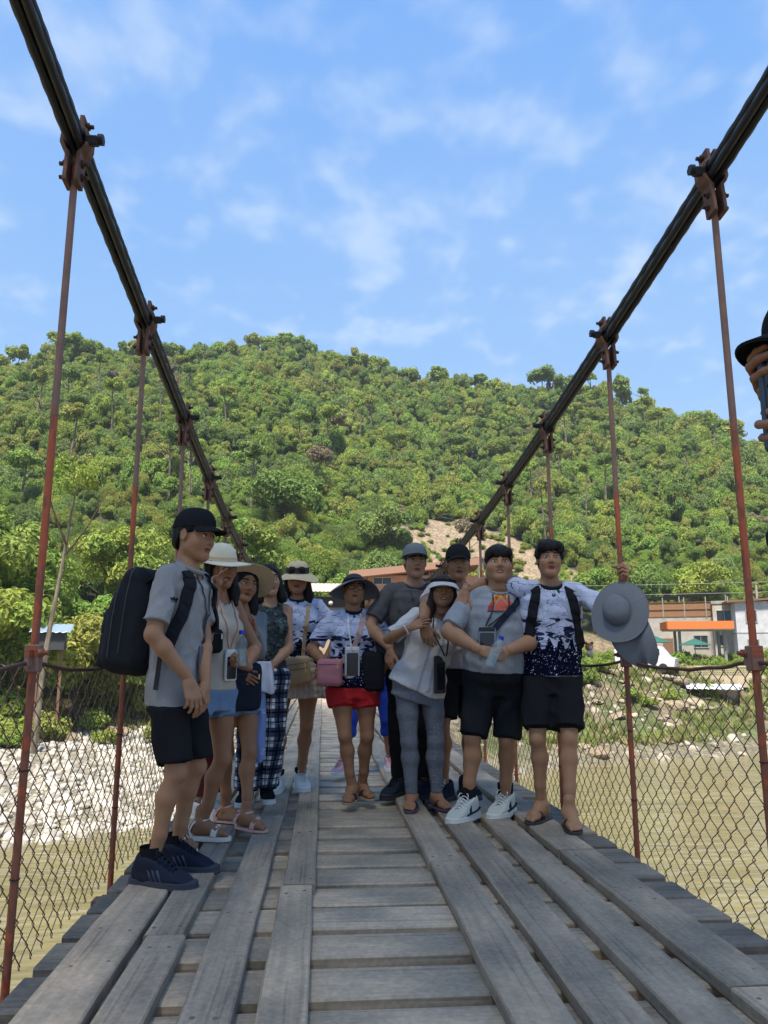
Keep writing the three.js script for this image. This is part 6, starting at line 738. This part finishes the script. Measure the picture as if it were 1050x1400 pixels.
{ // P9 visor, white blouse, grey leggings
  const p = person({ label: 'smiling person in white visor, white blouse and grey leggings, leaning sideways', H: 1.50, female: true, w: 1.12, pelvis: [0.635, 0.805, -5.13], yaw: 8, lean: [0.135, -0.012, 0.03], head: [-6, 2, 3], headOff: [0.02, 0, 0.03], skin: 0, arm: 1.05, smile: true, face: { cheek: 1.1, wide: 1.02 },
    hands: { R: { w: [0.535, 1.135, -4.85], e: [-1, -0.8, 0.1], f: [0.85, 0.4, 0.1], n: [0.2, -0.5, -0.8], s: 'flat' }, L: { w: [0.985, 0.86, -5.05], e: [1, 0, -0.3], f: [0, -1, 0.1], n: [-1, 0, 0], s: 'relaxed' } },
    feet: { R: fl(0.58, -5.12, -14), L: fl(0.745, -5.14, 22) }, top: { name: 'blouse', mat: M.blouse, hem: 0.735, sleeve: 0.85, loose: 0.022, flare: 0.02, folds: 0.013, slant: -0.12, neckR: 0.07, neckDrop: -0.035 }, bottom: { name: 'leggings', mat: M.heather, frac: 1.92, loose: 0.004, folds: 0.004 }, shoe: { name: 'flip_flop', kind: 'flip', bare: true, mat: M.flipPurple, soleMat: M.flipPurple, sole: 0.014, rise: 0.014 } });
  hair(p, longHair(50, { len: 0.24, front: 0.05, spread: 0.01 }), hairBrown);
  const vis = grid(30, 9, (u, v) => { const a = lerp(0.02, 0.98, u) * Math.PI, ed = Math.pow(Math.sin((u * 0.94 + 0.03) * Math.PI), 0.5), r = v * 0.105 * ed; return V(Math.cos(a) * (0.089 + r * 0.5), 0.052 - 0.035 * v * ed - 2.2 * (Math.cos(a) * (0.089 + r * 0.5)) ** 2 * v, -0.01 + Math.sin(a) * (0.109 + r)); }, 0.004), q = p.onHead('visor', vis, cloth([0.50, 0.48, 0.46])); mesh('visor_band', grid(36, 3, (u, v) => { const a = u * 6.2832; return V(Math.cos(a) * 0.0905, lerp(0.042, 0.075, v), -0.012 + Math.sin(a) * 0.109); }, 0.004), M.black, q);
  phonePouch('black phone case on a neck cord in front of the white blouse', p, 0.085, 0.08, { mat: M.rubberBlack, w: 0.1, h: 0.235, cord: 0.055 });
  { const bs = []; for (let i = 0; i < 14; i++) { const a = i / 14 * 6.283, s = new THREE.SphereGeometry(0.0055, 8, 6); s.translate(Math.cos(a) * 0.028, 0, Math.sin(a) * 0.028); bs.push(s); } const b = mesh('bracelet', merge(bs), M.sandalWhite); b.position.set(0.52, 1.128, -4.857); b.rotation.z = -1.1; tag(b, 'pearly bead bracelet on the wrist above the white blouse', 'bracelet'); }
}
{ // P10 black cap, arm round P9
  const p = person({ label: 'person in black cap with round badge, arm around the person in the visor', H: 1.76, pelvis: [0.965, null, -5.46], yaw: -6, lean: [0.0, 0, 0.02], head: [-4, 0, 0], skin: 0, shrug: { R: 0.02 },
    hands: { R: { w: [0.635, 1.175, -4.88], e: [-1, 0.5, 0.4], f: [0.28, -0.95, 0.05], n: [0.3, 0, -0.95], s: 'relaxed' }, L: { w: [1.12, 1.0, -5.6], e: [1, 0, -0.3], f: [0, -1, 0], n: [-1, 0, 0], s: 'relaxed' } },
    feet: { R: fl(0.84, -5.42, -40), L: fl(1.03, -5.6, 10) }, top: { mat: M.paleGrey, hem: 0.88, sleeve: 0.7, loose: 0.016 }, bottom: { mat: M.black, frac: 0.86, loose: 0.024 }, shoe: { mat: M.navy, soleMat: M.rubberBlack, big: 1.06, laceMat: M.white } });
  hair(p, shortHair(60, { fringe: 0.08, side: 0.0, big: 0.94, nofr: true })); cap(p, M.black, { bill: 0.05, h: 0.104, badge: true, curve: 3.4 });
}
{ // P11 sturdy boy, grey sunset tee
  const p = person({ label: 'sturdy person in grey sunset-print t-shirt and long black shorts, hands joined', H: 1.69, w: 1.30, belly: 0.055, pelvis: [1.12, 0.875, -4.93], yaw: -6, lean: [0.01, 0.0, 0.06], smile: true, head: [-8, 6, 0], skin: 1, arm: 1.2, leg: 1.1, neck: 1.18, headScale: 1.03,
    face: { wide: 1.1, cheek: 1.3, jaw: 1.15, neck: 1.2 }, hands: { R: { w: [0.935, 1.005, -4.635], e: [-1, -0.3, -0.3], f: [0.9, -0.3, 0.25], n: [0.1, -0.3, -0.9], s: 'hold' }, L: { w: [1.125, 1.0, -4.625], e: [1, -0.3, -0.2], f: [-0.9, -0.35, 0.2], n: [-0.1, -0.2, -0.95], s: 'hold' } },
    feet: { R: fl(0.895, -4.86, -42), L: fl(1.155, -4.97, -34) }, top: { mat: M.sunset, collar: M.sunset, hem: 0.875, sleeve: 0.85, loose: 0.016, flare: 0.02, folds: 0.014 }, bottom: { mat: M.black, frac: 0.98, loose: 0.018, flare: 0.01 }, shoe: { mat: M.shoeGreen, soleMat: M.rubberWhite, laceMat: M.white, sock: M.black, sockH: 0.06, big: 1.12, panel: M.navy } });
  hair(p, shortHair(70, { fringe: 0.03, side: -0.01, big: 1.02, frY: 0.064 }));
  const b = phonePouch('black-topped clear phone pouch over the grey sunset t-shirt', p, -0.09, 0.205, { mat: std({ color: rgb(0.16, 0.19, 0.22), roughness: 0.2 }), clip: M.rubberBlack, w: 0.115, h: 0.15, cord: 0.05 });
  const st = p.strapOn([[0.13, 0.475], [0.08, 0.42], [0.0, 0.33], [-0.08, 0.24], [-0.17, 0.15]], 0.04, 0.004, 0.006), t = mesh('bag_strap', st, M.navy); tag(t, 'dark shoulder strap slanting across the grey sunset t-shirt', 'strap');
  bottle('crumpled clear bottle with blue cap held in the joined hands', [0.985, 0.90, -4.565], [0.1, 0, -0.42], 1.05);
}
{ // P12 jersey, backpack straps, hand on the rod
  const p = person({ label: 'person in patterned jersey and black shorts gripping a red rod with raised hand', H: 1.70, pelvis: [1.43, null, -4.76], yaw: -6, lean: [0.0, 0, 0.02], face: { wide: 0.97, cheek: 0.95, jaw: 0.96 }, head: [-10, 3, 2], skin: 1, shrug: { R: 0.03, L: 0.01 },
    hands: { L: { w: [1.752, 1.395, -4.335], e: [0.5, -1, 0.3], f: [-0.12, 0.55, 0.82], n: [-0.97, 0.05, -0.25], s: 'grip' }, R: { w: [0.905, 1.385, -4.84], e: [0.3, 0.35, -1], f: [-0.35, -0.93, 0.15], n: [0.5, -0.1, -0.85], s: 'relaxed' } },
    feet: { R: fl(1.315, -4.72, -44), L: fl(1.415, -4.49, -6) }, top: { name: 'jersey', mat: M.jerseyC, collar: M.navy, hem: 0.845, sleeve: 0.76, loose: 0.018, flare: 0.026 }, bottom: { mat: M.black, frac: 0.84, loose: 0.016, flare: 0.018 }, shoe: { name: 'flip_flop', kind: 'flip', bare: true, mat: M.flipTan, soleMat: M.flipBlack, sole: 0.014, rise: 0.014 } });
  hair(p, shortHair(80, { fringe: 0.042, side: -0.005, big: 1.05, frY: 0.072 }));
  { const s = new THREE.Shape(); s.moveTo(-0.022, 0.004); s.quadraticCurveTo(-0.02, -0.014, 0.004, -0.006); s.lineTo(0.028, 0.012); s.lineTo(-0.004, 0.002); s.quadraticCurveTo(-0.016, -0.002, -0.012, 0.01); s.quadraticCurveTo(-0.02, 0.014, -0.022, 0.004); const g = new THREE.ExtrudeGeometry(s, { depth: 0.0016, bevelEnabled: false }), q = mesh('curved_emblem', g, M.capGrey, p.g); q.position.set(1.507 - 1.43, 0.545, -4.545 + 4.67); q.rotation.y = 0.3; }
  const t = thing('backpack', 'black backpack on the person in the jersey beside the red rod', 'backpack', null, [0, 0, 0]); t.position.copy(p.world(0.03, 0.26, -0.22)); t.rotation.y = -6 * D2R;
  const F = (x, y, z) => Math.hypot(Math.max(0, Math.abs(x) - 0.115), Math.max(0, Math.abs(y) - 0.17), Math.max(0, Math.abs(z) - 0.05)) - 0.07 + 0.006 * noise3(x * 9, y * 8, z * 9); mesh('bag_body', surfaceNets(F, [-0.21, -0.27, -0.15], [0.21, 0.27, 0.15], 0.0115), M.black, t);
  const st = []; for (const s of [1, -1]) { const pts = [], ns = []; for (let i = 0; i <= 26; i++) { const u = i / 26, b = lerp(0.12, 0.488, Math.sin(Math.min(1, u / 0.66) * Math.PI / 2)), a = s * lerp(0.165, 0.105, Math.min(1, u / 0.5)); let q, n; if (u < 0.66) [q, n] = p.surf(a, b, 0.45, 0.008); else { const v = (u - 0.66) / 0.34; q = p.world(s * 0.105, lerp(0.492, 0.42, v * v), lerp(0.02, -0.15, v)); n = p.world(0, 1, lerp(0.2, -0.8, v)).sub(p.world(0, 0, 0)).normalize(); } pts.push(q); ns.push(n); } st.push(ribbon(pts, ns, 0.06, 0.012)); }
  for (const sg of st) { sg.applyMatrix4(new THREE.Matrix4().compose(t.position, new THREE.Quaternion().setFromEuler(t.rotation), V(1, 1, 1)).invert()); mesh('shoulder_strap', sg, M.black, t); }
  { const k = thing('keychain', 'small orange and white plush charm hanging beside the black backpack', 'keychain', null, [1.665, 1.02, -4.74]), mk = (x, y, z, r, c) => mesh('plush_part', new THREE.SphereGeometry(r, 12, 8), std({ color: rgb(...c), roughness: 1 }), k).position.set(x, y, z); mk(0, 0, 0, 0.026, [0.5, 0.25, 0.08]); mk(0, -0.04, 0.004, 0.024, [0.62, 0.55, 0.45]); mk(-0.02, 0.024, 0, 0.01, [0.4, 0.18, 0.06]); mk(0.02, 0.024, 0, 0.01, [0.4, 0.18, 0.06]); mk(0, -0.005, 0.022, 0.013, [0.66, 0.6, 0.5]); }
}
{ // P13 the photographer at the edge: cap, hands and phone
  const p = person({ label: 'person in dark cap at the bridge side holding up a phone to photograph', H: 1.60, pelvis: [0.905, null, -1.17], yaw: -90, lean: [-0.02, 0, 0], head: [-82, -6, 0], headOff: [-0.012, -0.022, 0], skin: 2,
    hands: { R: { w: [0.83, 1.395, -1.20], e: [0.2, -1, -0.4], f: [-0.95, 0.22, 0.15], n: [0.1, 0.2, 0.95], s: 'hold' }, L: { w: [0.838, 1.29, -1.11], e: [0.2, -1, 0.4], f: [-0.95, 0.18, -0.1], n: [-0.05, 0.3, -0.95], s: 'hold' } },
    feet: { R: fl(0.92, -1.27, -95), L: fl(0.92, -1.07, -85) }, top: { mat: M.navy, hem: 0.78, sleeve: 0.75 }, bottom: { name: 'trousers', mat: M.black, frac: 1.9 }, shoe: { mat: M.black, soleMat: M.rubberBlack } });
  hair(p, shortHair(90, { fringe: 0.08, side: 0, big: 0.94, nofr: true })); cap(p, M.black, { bill: 0.07, curve: 4.5 });
  const t = thing('phone', 'dark phone in a blue case held upright beside the dark cap', 'phone', null, [0.752, 1.36, -1.155]); mesh('case', rbox(0.078, 0.162, 0.010, 0.01), std({ color: rgb(0.03, 0.05, 0.075), roughness: 0.5 }), t); const s = mesh('screen', rbox(0.07, 0.152, 0.003, 0.006), std({ color: rgb(0.008, 0.009, 0.012), roughness: 0.1 }), t); s.position.z = 0.006; const c = mesh('camera_block', rbox(0.028, 0.034, 0.004, 0.005), M.rubberBlack, t); c.position.set(0.018, 0.055, -0.007); t.rotation.y = 0.25;
}
{ // P14 hidden behind the left group, maroon trousers and pale shoes
  const p = person({ label: 'person almost hidden behind the denim shorts, in maroon trousers and white shoes', H: 1.42, female: true, pelvis: [-0.715, null, -5.0], yaw: 60, head: [55, -10, 0], skin: 0,
    hands: { R: { w: [-0.70, 0.78, -4.85], e: [-0.6, 0, 0.3], f: [0, -1, 0], n: [0, 0, -1], s: 'relaxed' }, L: { w: [-0.64, 0.78, -5.14], e: [0, 0, -1], f: [0, -1, 0], n: [0, 0, 1], s: 'relaxed' } },
    feet: { R: fl(-0.73, -4.93, 55), L: fl(-0.70, -5.1, 60) }, top: { mat: M.black, hem: 0.72, sleeve: 0.7 }, bottom: { name: 'trousers', mat: M.maroon, frac: 1.8 }, shoe: { mat: M.shoeWhite, soleMat: M.rubberWhite } });
  hair(p, longHair(95, { len: 0.15 }));
}
{ // the grey sun hat held against the rod
  const t = thing('sun_hat', 'grey sun hat with neck flap hanging from the hand on the red rod', 'hat', null, [1.665, 1.205, -4.22]);
  const h = brimHat({ brim: 0.095, h: 0.085, droop: 0.012, wave: 0.008, seed: 3, r: 0.085, rings: 0.0012, y: 0 }); const c = mesh('crown', h.crown, M.hatGrey, t); mesh('brim', h.brim, M.hatGrey, t); mesh('hat_band', h.band, M.capGrey, t);
  const fl2 = grid(20, 16, (u, v) => { const hw = 0.12 * Math.pow(Math.max(0.02, 1 - Math.pow(v, 2.6)), 0.5); return V((u - 0.5) * 2 * hw, 0.02 * Math.sin(u * 7 + v * 3) - 0.015 - 0.10 * v * v - 0.16 * Math.pow(u - 0.5, 2), 0.085 + v * 0.22); }, 0.003); mesh('neck_flap', fl2, M.hatGrey, t);
  t.rotation.order = 'YXZ'; t.rotation.set(1.22, -0.85, 0.0); t.rotateY(0.5);
}
// ================================================================ THE VILLAGE ON THE FAR BANK
const LAT = (() => { const g = merge([box(0.15, 0.03, 0.12, 0, 0.05, 0), box(0.15, 0.03, 0.12, 0, -0.05, 0), box(0.03, 0.07, 0.12, -0.06, 0, 0), box(0.03, 0.07, 0.12, 0.06, 0, 0)]); return g; })();
{
  const PLASTER = makeTex(256, 256, (u, v) => { const a = tile(N1, u, v, 6, 6, 5), b = tile(N2, u, v, 60, 60, 2), k = 0.86 + 0.2 * (a - 0.5) + 0.1 * (b - 0.5); return [k, k * 0.99, k * 0.97]; });
  const plaster = (r, g, b) => std({ color: rgb(r, g, b), map: rep(PLASTER, 0.4, 0.4), roughness: 0.9 }), glass = new THREE.MeshStandardMaterial({ color: rgb(0.02, 0.024, 0.03), roughness: 0.08 });
  const concrete = plaster(0.42, 0.40, 0.37), woodBrown = std({ color: rgb(0.20, 0.10, 0.06), roughness: 0.8 });
  const at = (name, label, cat, x, z, turn = 0, y = null) => { const t = thing(name, label, cat, null, [x, y ?? ground(x, z) - 0.15, z]); t.rotation.y = turn; return t; };
  const add = (t, n, w, h, d, x, y, z, m) => mesh(n, box(w, h, d, x, y, z), m, t);
  const windowOn = (t, x, y, z, w, h, frame = concrete) => { const f = mesh('window', merge([box(w + 0.16, 0.08, 0.1, x, y + h / 2 + 0.04, z), box(w + 0.16, 0.08, 0.1, x, y - h / 2 - 0.04, z), box(0.08, h, 0.1, x - w / 2 - 0.04, y, z), box(0.08, h, 0.1, x + w / 2 + 0.04, y, z), box(0.04, h, 0.05, x, y, z)]), frame, t); mesh('pane', box(w, h, 0.04, x, y, z - 0.015), glass, f); };
  function sheetRoof(t, w, d, x, y, z, slope, m, n = 'roof') { const seg = Math.round(w / 0.09), pos = [], idx = []; for (let i = 0; i <= seg; i++) for (const [k, j] of [[0, 1], [1, 1], [0, 0], [1, 0]]) { const px = -w / 2 + w * i / seg; pos.push(px, 0.022 * Math.sin(i * Math.PI / 2) + (j ? 0.012 : -0.012), k ? d / 2 : -d / 2); } for (let i = 0; i < seg; i++) { const a = i * 4; idx.push(a, a + 1, a + 4, a + 1, a + 5, a + 4, a + 2, a + 6, a + 3, a + 3, a + 6, a + 7, a + 1, a + 3, a + 5, a + 3, a + 7, a + 5); } const g = geoFrom(pos, idx); const r = mesh(n, g, m, t); r.position.set(x, y, z); r.rotation.x = slope; return r; }
  const tin = std({ color: rgb(0.52, 0.46, 0.43), roughness: 0.45, metalness: 0.4 }), tinRust = std({ color: rgb(0.55, 0.40, 0.33), roughness: 0.6, metalness: 0.2 });
  { // orange-edged forecourt canopy
    const t = at('canopy_shelter', 'open forecourt canopy with bright orange edge band on slim posts', 'shelter', 29.3, -58.6, -0.25);
    const top = 3.75 - t.position.y; add(t, 'roof', 4.7, 0.10, 3.0, 0, top - 0.62, 0, plaster(0.75, 0.72, 0.66)); add(t, 'edge_band', 4.8, 0.6, 0.12, 0, top - 0.28, 1.52, std({ color: rgb(0.68, 0.17, 0.035), roughness: 0.55 })); add(t, 'edge_band', 0.12, 0.6, 3.0, -2.4, top - 0.28, 0, std({ color: rgb(0.56, 0.13, 0.03), roughness: 0.55 })); add(t, 'edge_band', 0.12, 0.6, 3.0, 2.4, top - 0.28, 0, std({ color: rgb(0.68, 0.17, 0.035), roughness: 0.55 })); for (const x of [-1.4, 1.9]) for (const z of [0.6, -1.2]) add(t, 'post', 0.2, top - 0.66, 0.2, x, (top - 0.66) / 2, z, concrete);
  }
  { const t = at('reed_wall_house', 'flat-roofed house with reed-mat screen wall behind the orange canopy', 'house', 33.9, -69.8, -0.45); const MAT = makeTex(256, 256, (u, v) => { const a = Math.floor(u * 16 + Math.floor(v * 16)) % 2, n = tile(N1, u, v, 60, 60, 2), k = 0.62 + 0.1 * a + 0.25 * (n - 0.5); return [k, k * 0.82, k * 0.66]; }); const mat = std({ color: rgb(0.62, 0.48, 0.36), map: rep(MAT, 0.8, 0.8), roughness: 0.9 });
    add(t, 'wall', 7.4, 3.9, 5, 0, 1.95, 0, plaster(0.55, 0.51, 0.45)); for (let i = 0; i < 4; i++) add(t, 'reed_panel', 1.72, 1.35, 0.06, -2.75 + i * 1.83, 4.55, 2.45, mat); for (let i = 0; i < 5; i++) add(t, 'pole', 0.09, 1.9, 0.09, -3.66 + i * 1.83, 4.75, 2.5, concrete); for (const y of [3.95, 4.6, 5.25]) add(t, 'rail', 7.4, 0.05, 0.05, 0, y, 2.52, woodBrown); windowOn(t, 1.2, 1.7, 2.52, 1.1, 1.0); add(t, 'door', 0.9, 2, 0.08, -1.6, 1, 2.52, woodBrown); }
  { const t = at('shade_net_roof', 'dark shade net stretched over poles above the reed-mat screen', 'shade net', 34.8, -72.6, -0.45); const net = grid(12, 6, (u, v) => V(lerp(-4.2, 4.2, u), 5.9 + 0.6 * u - 0.3 * Math.sin(u * 3.14) * Math.sin(v * 3.14), lerp(-1.8, 1.8, v)), 0.02); mesh('net', net, std({ color: rgb(0.02, 0.025, 0.025), roughness: 0.9 }), t); for (const x of [-4.1, 0, 4.1]) for (const z of [-1.7, 1.7]) add(t, 'pole', 0.08, 6.2, 0.08, x, 3.0, z, concrete); }
  { const t = at('narrow_house', 'narrow beige house with dark upper opening between reed screen and white house', 'house', 35.7, -66.3, -0.45); add(t, 'wall', 1.7, 5.1, 4, 0, 2.55, 0, plaster(0.62, 0.56, 0.46)); add(t, 'parapet', 1.86, 0.25, 4.16, 0, 5.2, 0, concrete); windowOn(t, 0.05, 4.0, 2.02, 1.2, 0.95, plaster(0.66, 0.62, 0.52)); windowOn(t, -0.2, 1.9, 2.02, 0.5, 0.9, plaster(0.66, 0.62, 0.52)); add(t, 'awning', 1.9, 0.07, 0.9, 0.1, 3.2, 2.4, tin); }
  { const t = at('white_house', 'two-storey white house with brown roof edge and small dark windows', 'house', 40.6, -63.4, -0.35); const h = 5.05; add(t, 'wall', 10.4, h, 6.5, 0, h / 2, 0, plaster(0.72, 0.72, 0.76)); add(t, 'floor_band', 10.44, 0.1, 6.54, 0, h * 0.48, 0, plaster(0.40, 0.38, 0.38)); const rf = add(t, 'roof', 11.2, 0.16, 7.3, 0, h + 0.3, 0, woodBrown); rf.rotation.z = 0.055; for (const x of [-4.0, -1.2, 1.6]) { windowOn(t, x, h * 0.76, 3.27, 0.75, 0.95); windowOn(t, x, h * 0.27, 3.27, 0.75, 0.95); } add(t, 'base_band', 10.46, 0.5, 6.56, 0, 0.3, 0, plaster(0.56, 0.32, 0.30)); for (const [x, z] of [[-3, 1], [0, 1], [3, 0.5]]) add(t, 'rebar_post', 0.16, 1.3, 0.16, x, h + 0.9, z, concrete); }
  { const t = at('lattice_wall', 'cream wall of pierced lattice blocks below the orange canopy', 'wall', 27.2, -51.4, -0.42); const m = plaster(0.70, 0.58, 0.40); add(t, 'coping', 3.4, 0.09, 0.2, 0, 1.36, 0, m); add(t, 'footing', 3.4, 0.75, 0.18, 0, 0.35, 0, m); for (let j = 0; j < 4; j++) for (let i = 0; i < 20; i++) { const b = mesh('lattice_block', LAT, m, t); b.position.set(-1.6 + i * 0.168 + (j % 2) * 0.05, 0.795 + j * 0.14, 0); } }
  { const t = at('tin_shed', 'low shed with pale corrugated roof in front of the lattice wall', 'shed', 25.6, -49.4, -0.42); sheetRoof(t, 3.4, 1.5, 0, 1.05, 0, 0.18, std({ color: rgb(0.62, 0.64, 0.68), roughness: 0.45, metalness: 0.3 })); for (const x of [-1.5, 1.5]) for (const z of [-0.6, 0.6]) add(t, 'post', 0.09, 1.1, 0.09, x, 0.5, z, woodBrown); add(t, 'back_wall', 3.1, 0.8, 0.06, 0, 0.4, -0.62, tinRust); }
  { // parked white van
    const t = at('van', 'white van parked beside the tin shed under the hat', 'van', 22.6, -52.8, -0.6); const s = new THREE.Shape(); s.moveTo(-1.9, 0.35); s.lineTo(1.9, 0.35); s.lineTo(2.0, 0.9); s.lineTo(1.55, 1.05); s.lineTo(1.05, 1.72); s.lineTo(-1.75, 1.78); s.lineTo(-1.95, 1.5); s.closePath(); const g = new THREE.ExtrudeGeometry(s, { depth: 1.5, bevelEnabled: true, bevelSize: 0.06, bevelThickness: 0.06, bevelSegments: 2 }); g.translate(0, 0, -0.75); mesh('body', g, new THREE.MeshPhysicalMaterial({ color: rgb(0.74, 0.74, 0.74), roughness: 0.35, clearcoat: 0.6 }), t); for (const [x, w] of [[-1.1, 0.9], [0.0, 0.9], [0.85, 0.45]]) mesh('window', box(w, 0.42, 0.04, x, 1.4, 0.81), glass, t); for (const x of [-1.25, 1.25]) for (const z of [0.72, -0.72]) { const w = new THREE.CylinderGeometry(0.32, 0.32, 0.2, 18); w.rotateX(Math.PI / 2); const q = mesh('wheel', w, M.rubberBlack, t); q.position.set(x, 0.32, z); } mesh('bumper', box(0.12, 0.2, 1.5, 2.02, 0.5, 0), concrete, t);
  }
  for (const [x, z, lab] of [[25.0, -56.5, 'dark green parasol under the orange canopy roof'], [27.6, -55.6, 'dark green parasol beside the canopy post']]) { const t = at('parasol', lab, 'parasol', x, z); const c = new THREE.ConeGeometry(1.25, 0.5, 8, 1, true); c.translate(0, 2.0, 0); mesh('parasol_cover', c, std({ color: rgb(0.015, 0.10, 0.065), roughness: 0.7, side: THREE.DoubleSide }), t); mesh('pole', cyl(0.03, 0.03, 2.2, 8, 0, 1.1, 0), concrete, t); }
  { const t = at('hillside_hut', 'small flat-roofed hut half hidden in bushes behind the grey hat', 'hut', 30.0, -74, -0.3); add(t, 'wall', 2.6, 2.2, 2.4, 0, 4.6, 0, plaster(0.66, 0.56, 0.46)); add(t, 'base', 2.4, 3.8, 2.2, 0, 1.9, 0, concrete); add(t, 'roof', 3.2, 0.14, 3, 0, 5.75, 0, woodBrown); windowOn(t, 0, 4.7, 1.22, 0.8, 0.7); add(t, 'blue_screen', 1.5, 1.3, 0.06, -0.4, 3.4, 1.4, std({ color: rgb(0.20, 0.40, 0.55), roughness: 0.8 })); }
  { // house at the far end of the bridge: long brown roof edges over peach wall
    const t = at('long_roof_house', 'peach-walled house with long brown roof edges beyond the far bridge end', 'house', 8.3, -63.5, -0.1, 0.4); const m = plaster(0.70, 0.42, 0.27); add(t, 'wall', 9.2, 7.2, 4, 0, 3.6, 0, m); const r1 = add(t, 'roof', 10.6, 0.55, 5.6, 0, 7.75, 0.3, std({ color: rgb(0.36, 0.20, 0.13), roughness: 0.8 })); r1.rotation.z = 0.10; const r2 = add(t, 'lower_roof', 10, 0.3, 1.8, 0, 6.0, 2.6, std({ color: rgb(0.33, 0.18, 0.11), roughness: 0.8 })); r2.rotation.z = 0.10; r2.rotation.x = 0.15; for (const x of [-3.4, -0.6, 2.6]) windowOn(t, x, 6.75, 2.03, 1.4, 0.5, plaster(0.6, 0.6, 0.45)); for (const x of [-4.2, -1.4, 1.4, 4.2]) add(t, 'post', 0.2, 5.4, 0.2, x, 2.7, 3.1, std({ color: rgb(0.16, 0.26, 0.12), roughness: 0.8 })); for (let i = 0; i < 9; i++) add(t, 'rafter', 0.08, 0.14, 1.7, -4.4 + i * 1.1, 5.72 + (-4.4 + i * 1.1) * 0.1, 2.6, woodBrown); add(t, 'painted_shade', 9, 5, 0.1, 0, 2.5, 2.2, std({ color: rgb(0.10, 0.07, 0.05), roughness: 0.9 })); }  // dark sheet before the peach wall paints in the shade below the lower roof
  { const t = at('tin_roof_house', 'cream house under a rusty corrugated roof beyond the bridge end', 'house', -0.4, -68.5, 0.05, 0.2); add(t, 'wall', 4.6, 6.1, 3, 0, 3.05, -0.4, plaster(0.66, 0.52, 0.38)); sheetRoof(t, 5.4, 4.2, 0, 7.0, 0, 0.26, tinRust); add(t, 'dark_panel', 4.6, 0.9, 0.1, 0, 5.6, 1.2, std({ color: rgb(0.06, 0.05, 0.05), roughness: 0.9 })); windowOn(t, 0.4, 3.8, 1.14, 0.9, 0.8); const lamp = mesh('lamp_globe', new THREE.SphereGeometry(0.22, 14, 10), std({ color: rgb(0.7, 0.68, 0.62), roughness: 0.4 }), t); lamp.position.set(0.9, 5.5, 1.5); }  // flat near-black panel across the top of the wall, below the roof
  { const t = at('far_bridge_gate', 'rusty steel frame gate at the far end of the bridge', 'gate', 0.33, FAR_END - 0.5, 0, -0.4); for (const x of [ROD_L - 0.33, ROD_R - 0.33]) add(t, 'post', 0.3, 4.4, 0.3, x, 2.2, 0, rust); add(t, 'beam', 3.2, 0.25, 0.25, 0, 4.1, 0, rust); add(t, 'abutment', 4, 3.5, 3, 0, -1.6, -1.0, concrete); }
  { const t = at('blue_roof_hut', 'tiny hut with blue-grey tin roof among the trees', 'hut', -15.2, -44.5, 0.2, ground(-15.2, -44.5)); const b = 5.4; add(t, 'wall', 1.5, 1.0, 1.2, 0, b, 0, std({ color: rgb(0.05, 0.05, 0.055), roughness: 0.9 })); sheetRoof(t, 2.1, 1.7, 0, b + 0.7, 0, 0.3, std({ color: rgb(0.32, 0.40, 0.48), roughness: 0.4, metalness: 0.4 })); for (const x of [-0.6, 0.6]) add(t, 'stilt', 0.14, b, 0.14, x, b / 2, 0, woodBrown); }
  // overhead wires with their poles
  [[6.35, 6.9], [5.6, 6.2]].forEach(([y0, y1], i) => { const pts = []; for (let k = 0; k <= 16; k++) { const u = k / 16; pts.push(V(lerp(12, 52, u), lerp(y0, y1, u) - 1.0 * u * (1 - u), lerp(-58, -47, u))); } tag(mesh('overhead_wire', tube(pts, 0.012, 40, 5), std({ color: rgb(0.35, 0.35, 0.35), roughness: 0.5 })), i ? 'lower overhead wire strung across the village roofs' : 'upper overhead wire strung across the village roofs', 'wire'); });
  for (const [x, z, l] of [[12, -58, 'grey concrete utility pole beside the long brown roof'], [52, -47, 'grey concrete utility pole beyond the white house']]) tag(mesh('utility_pole', (() => { const g = cyl(0.09, 0.14, 8.2, 10, 0, 3.4, 0); g.translate(x, ground(x, z) , z); return g; })(), concrete), l, 'pole');
  // slab bank wall and heaps of rubble below the village
  const R = RNG(66); for (let i = 0; i < 26; i++) { const x = lerp(16, 34, R()), z = waterline(x) - lerp(6, 11, R()) / 0.86, b = mesh('rubble_block', STONE_GEOS[i % 5], stoneMats[2]); b.position.set(x, ground(x, z) + 0.05, z); b.scale.set(lerp(0.2, 0.6, R()), lerp(0.12, 0.3, R()), lerp(0.2, 0.5, R())); b.rotation.y = R() * 6; tag(b, 'whitish rubble block on the bank edge below the village', 'rubble', 'rubble below the village'); }
}
renderer.render(scene, camera);
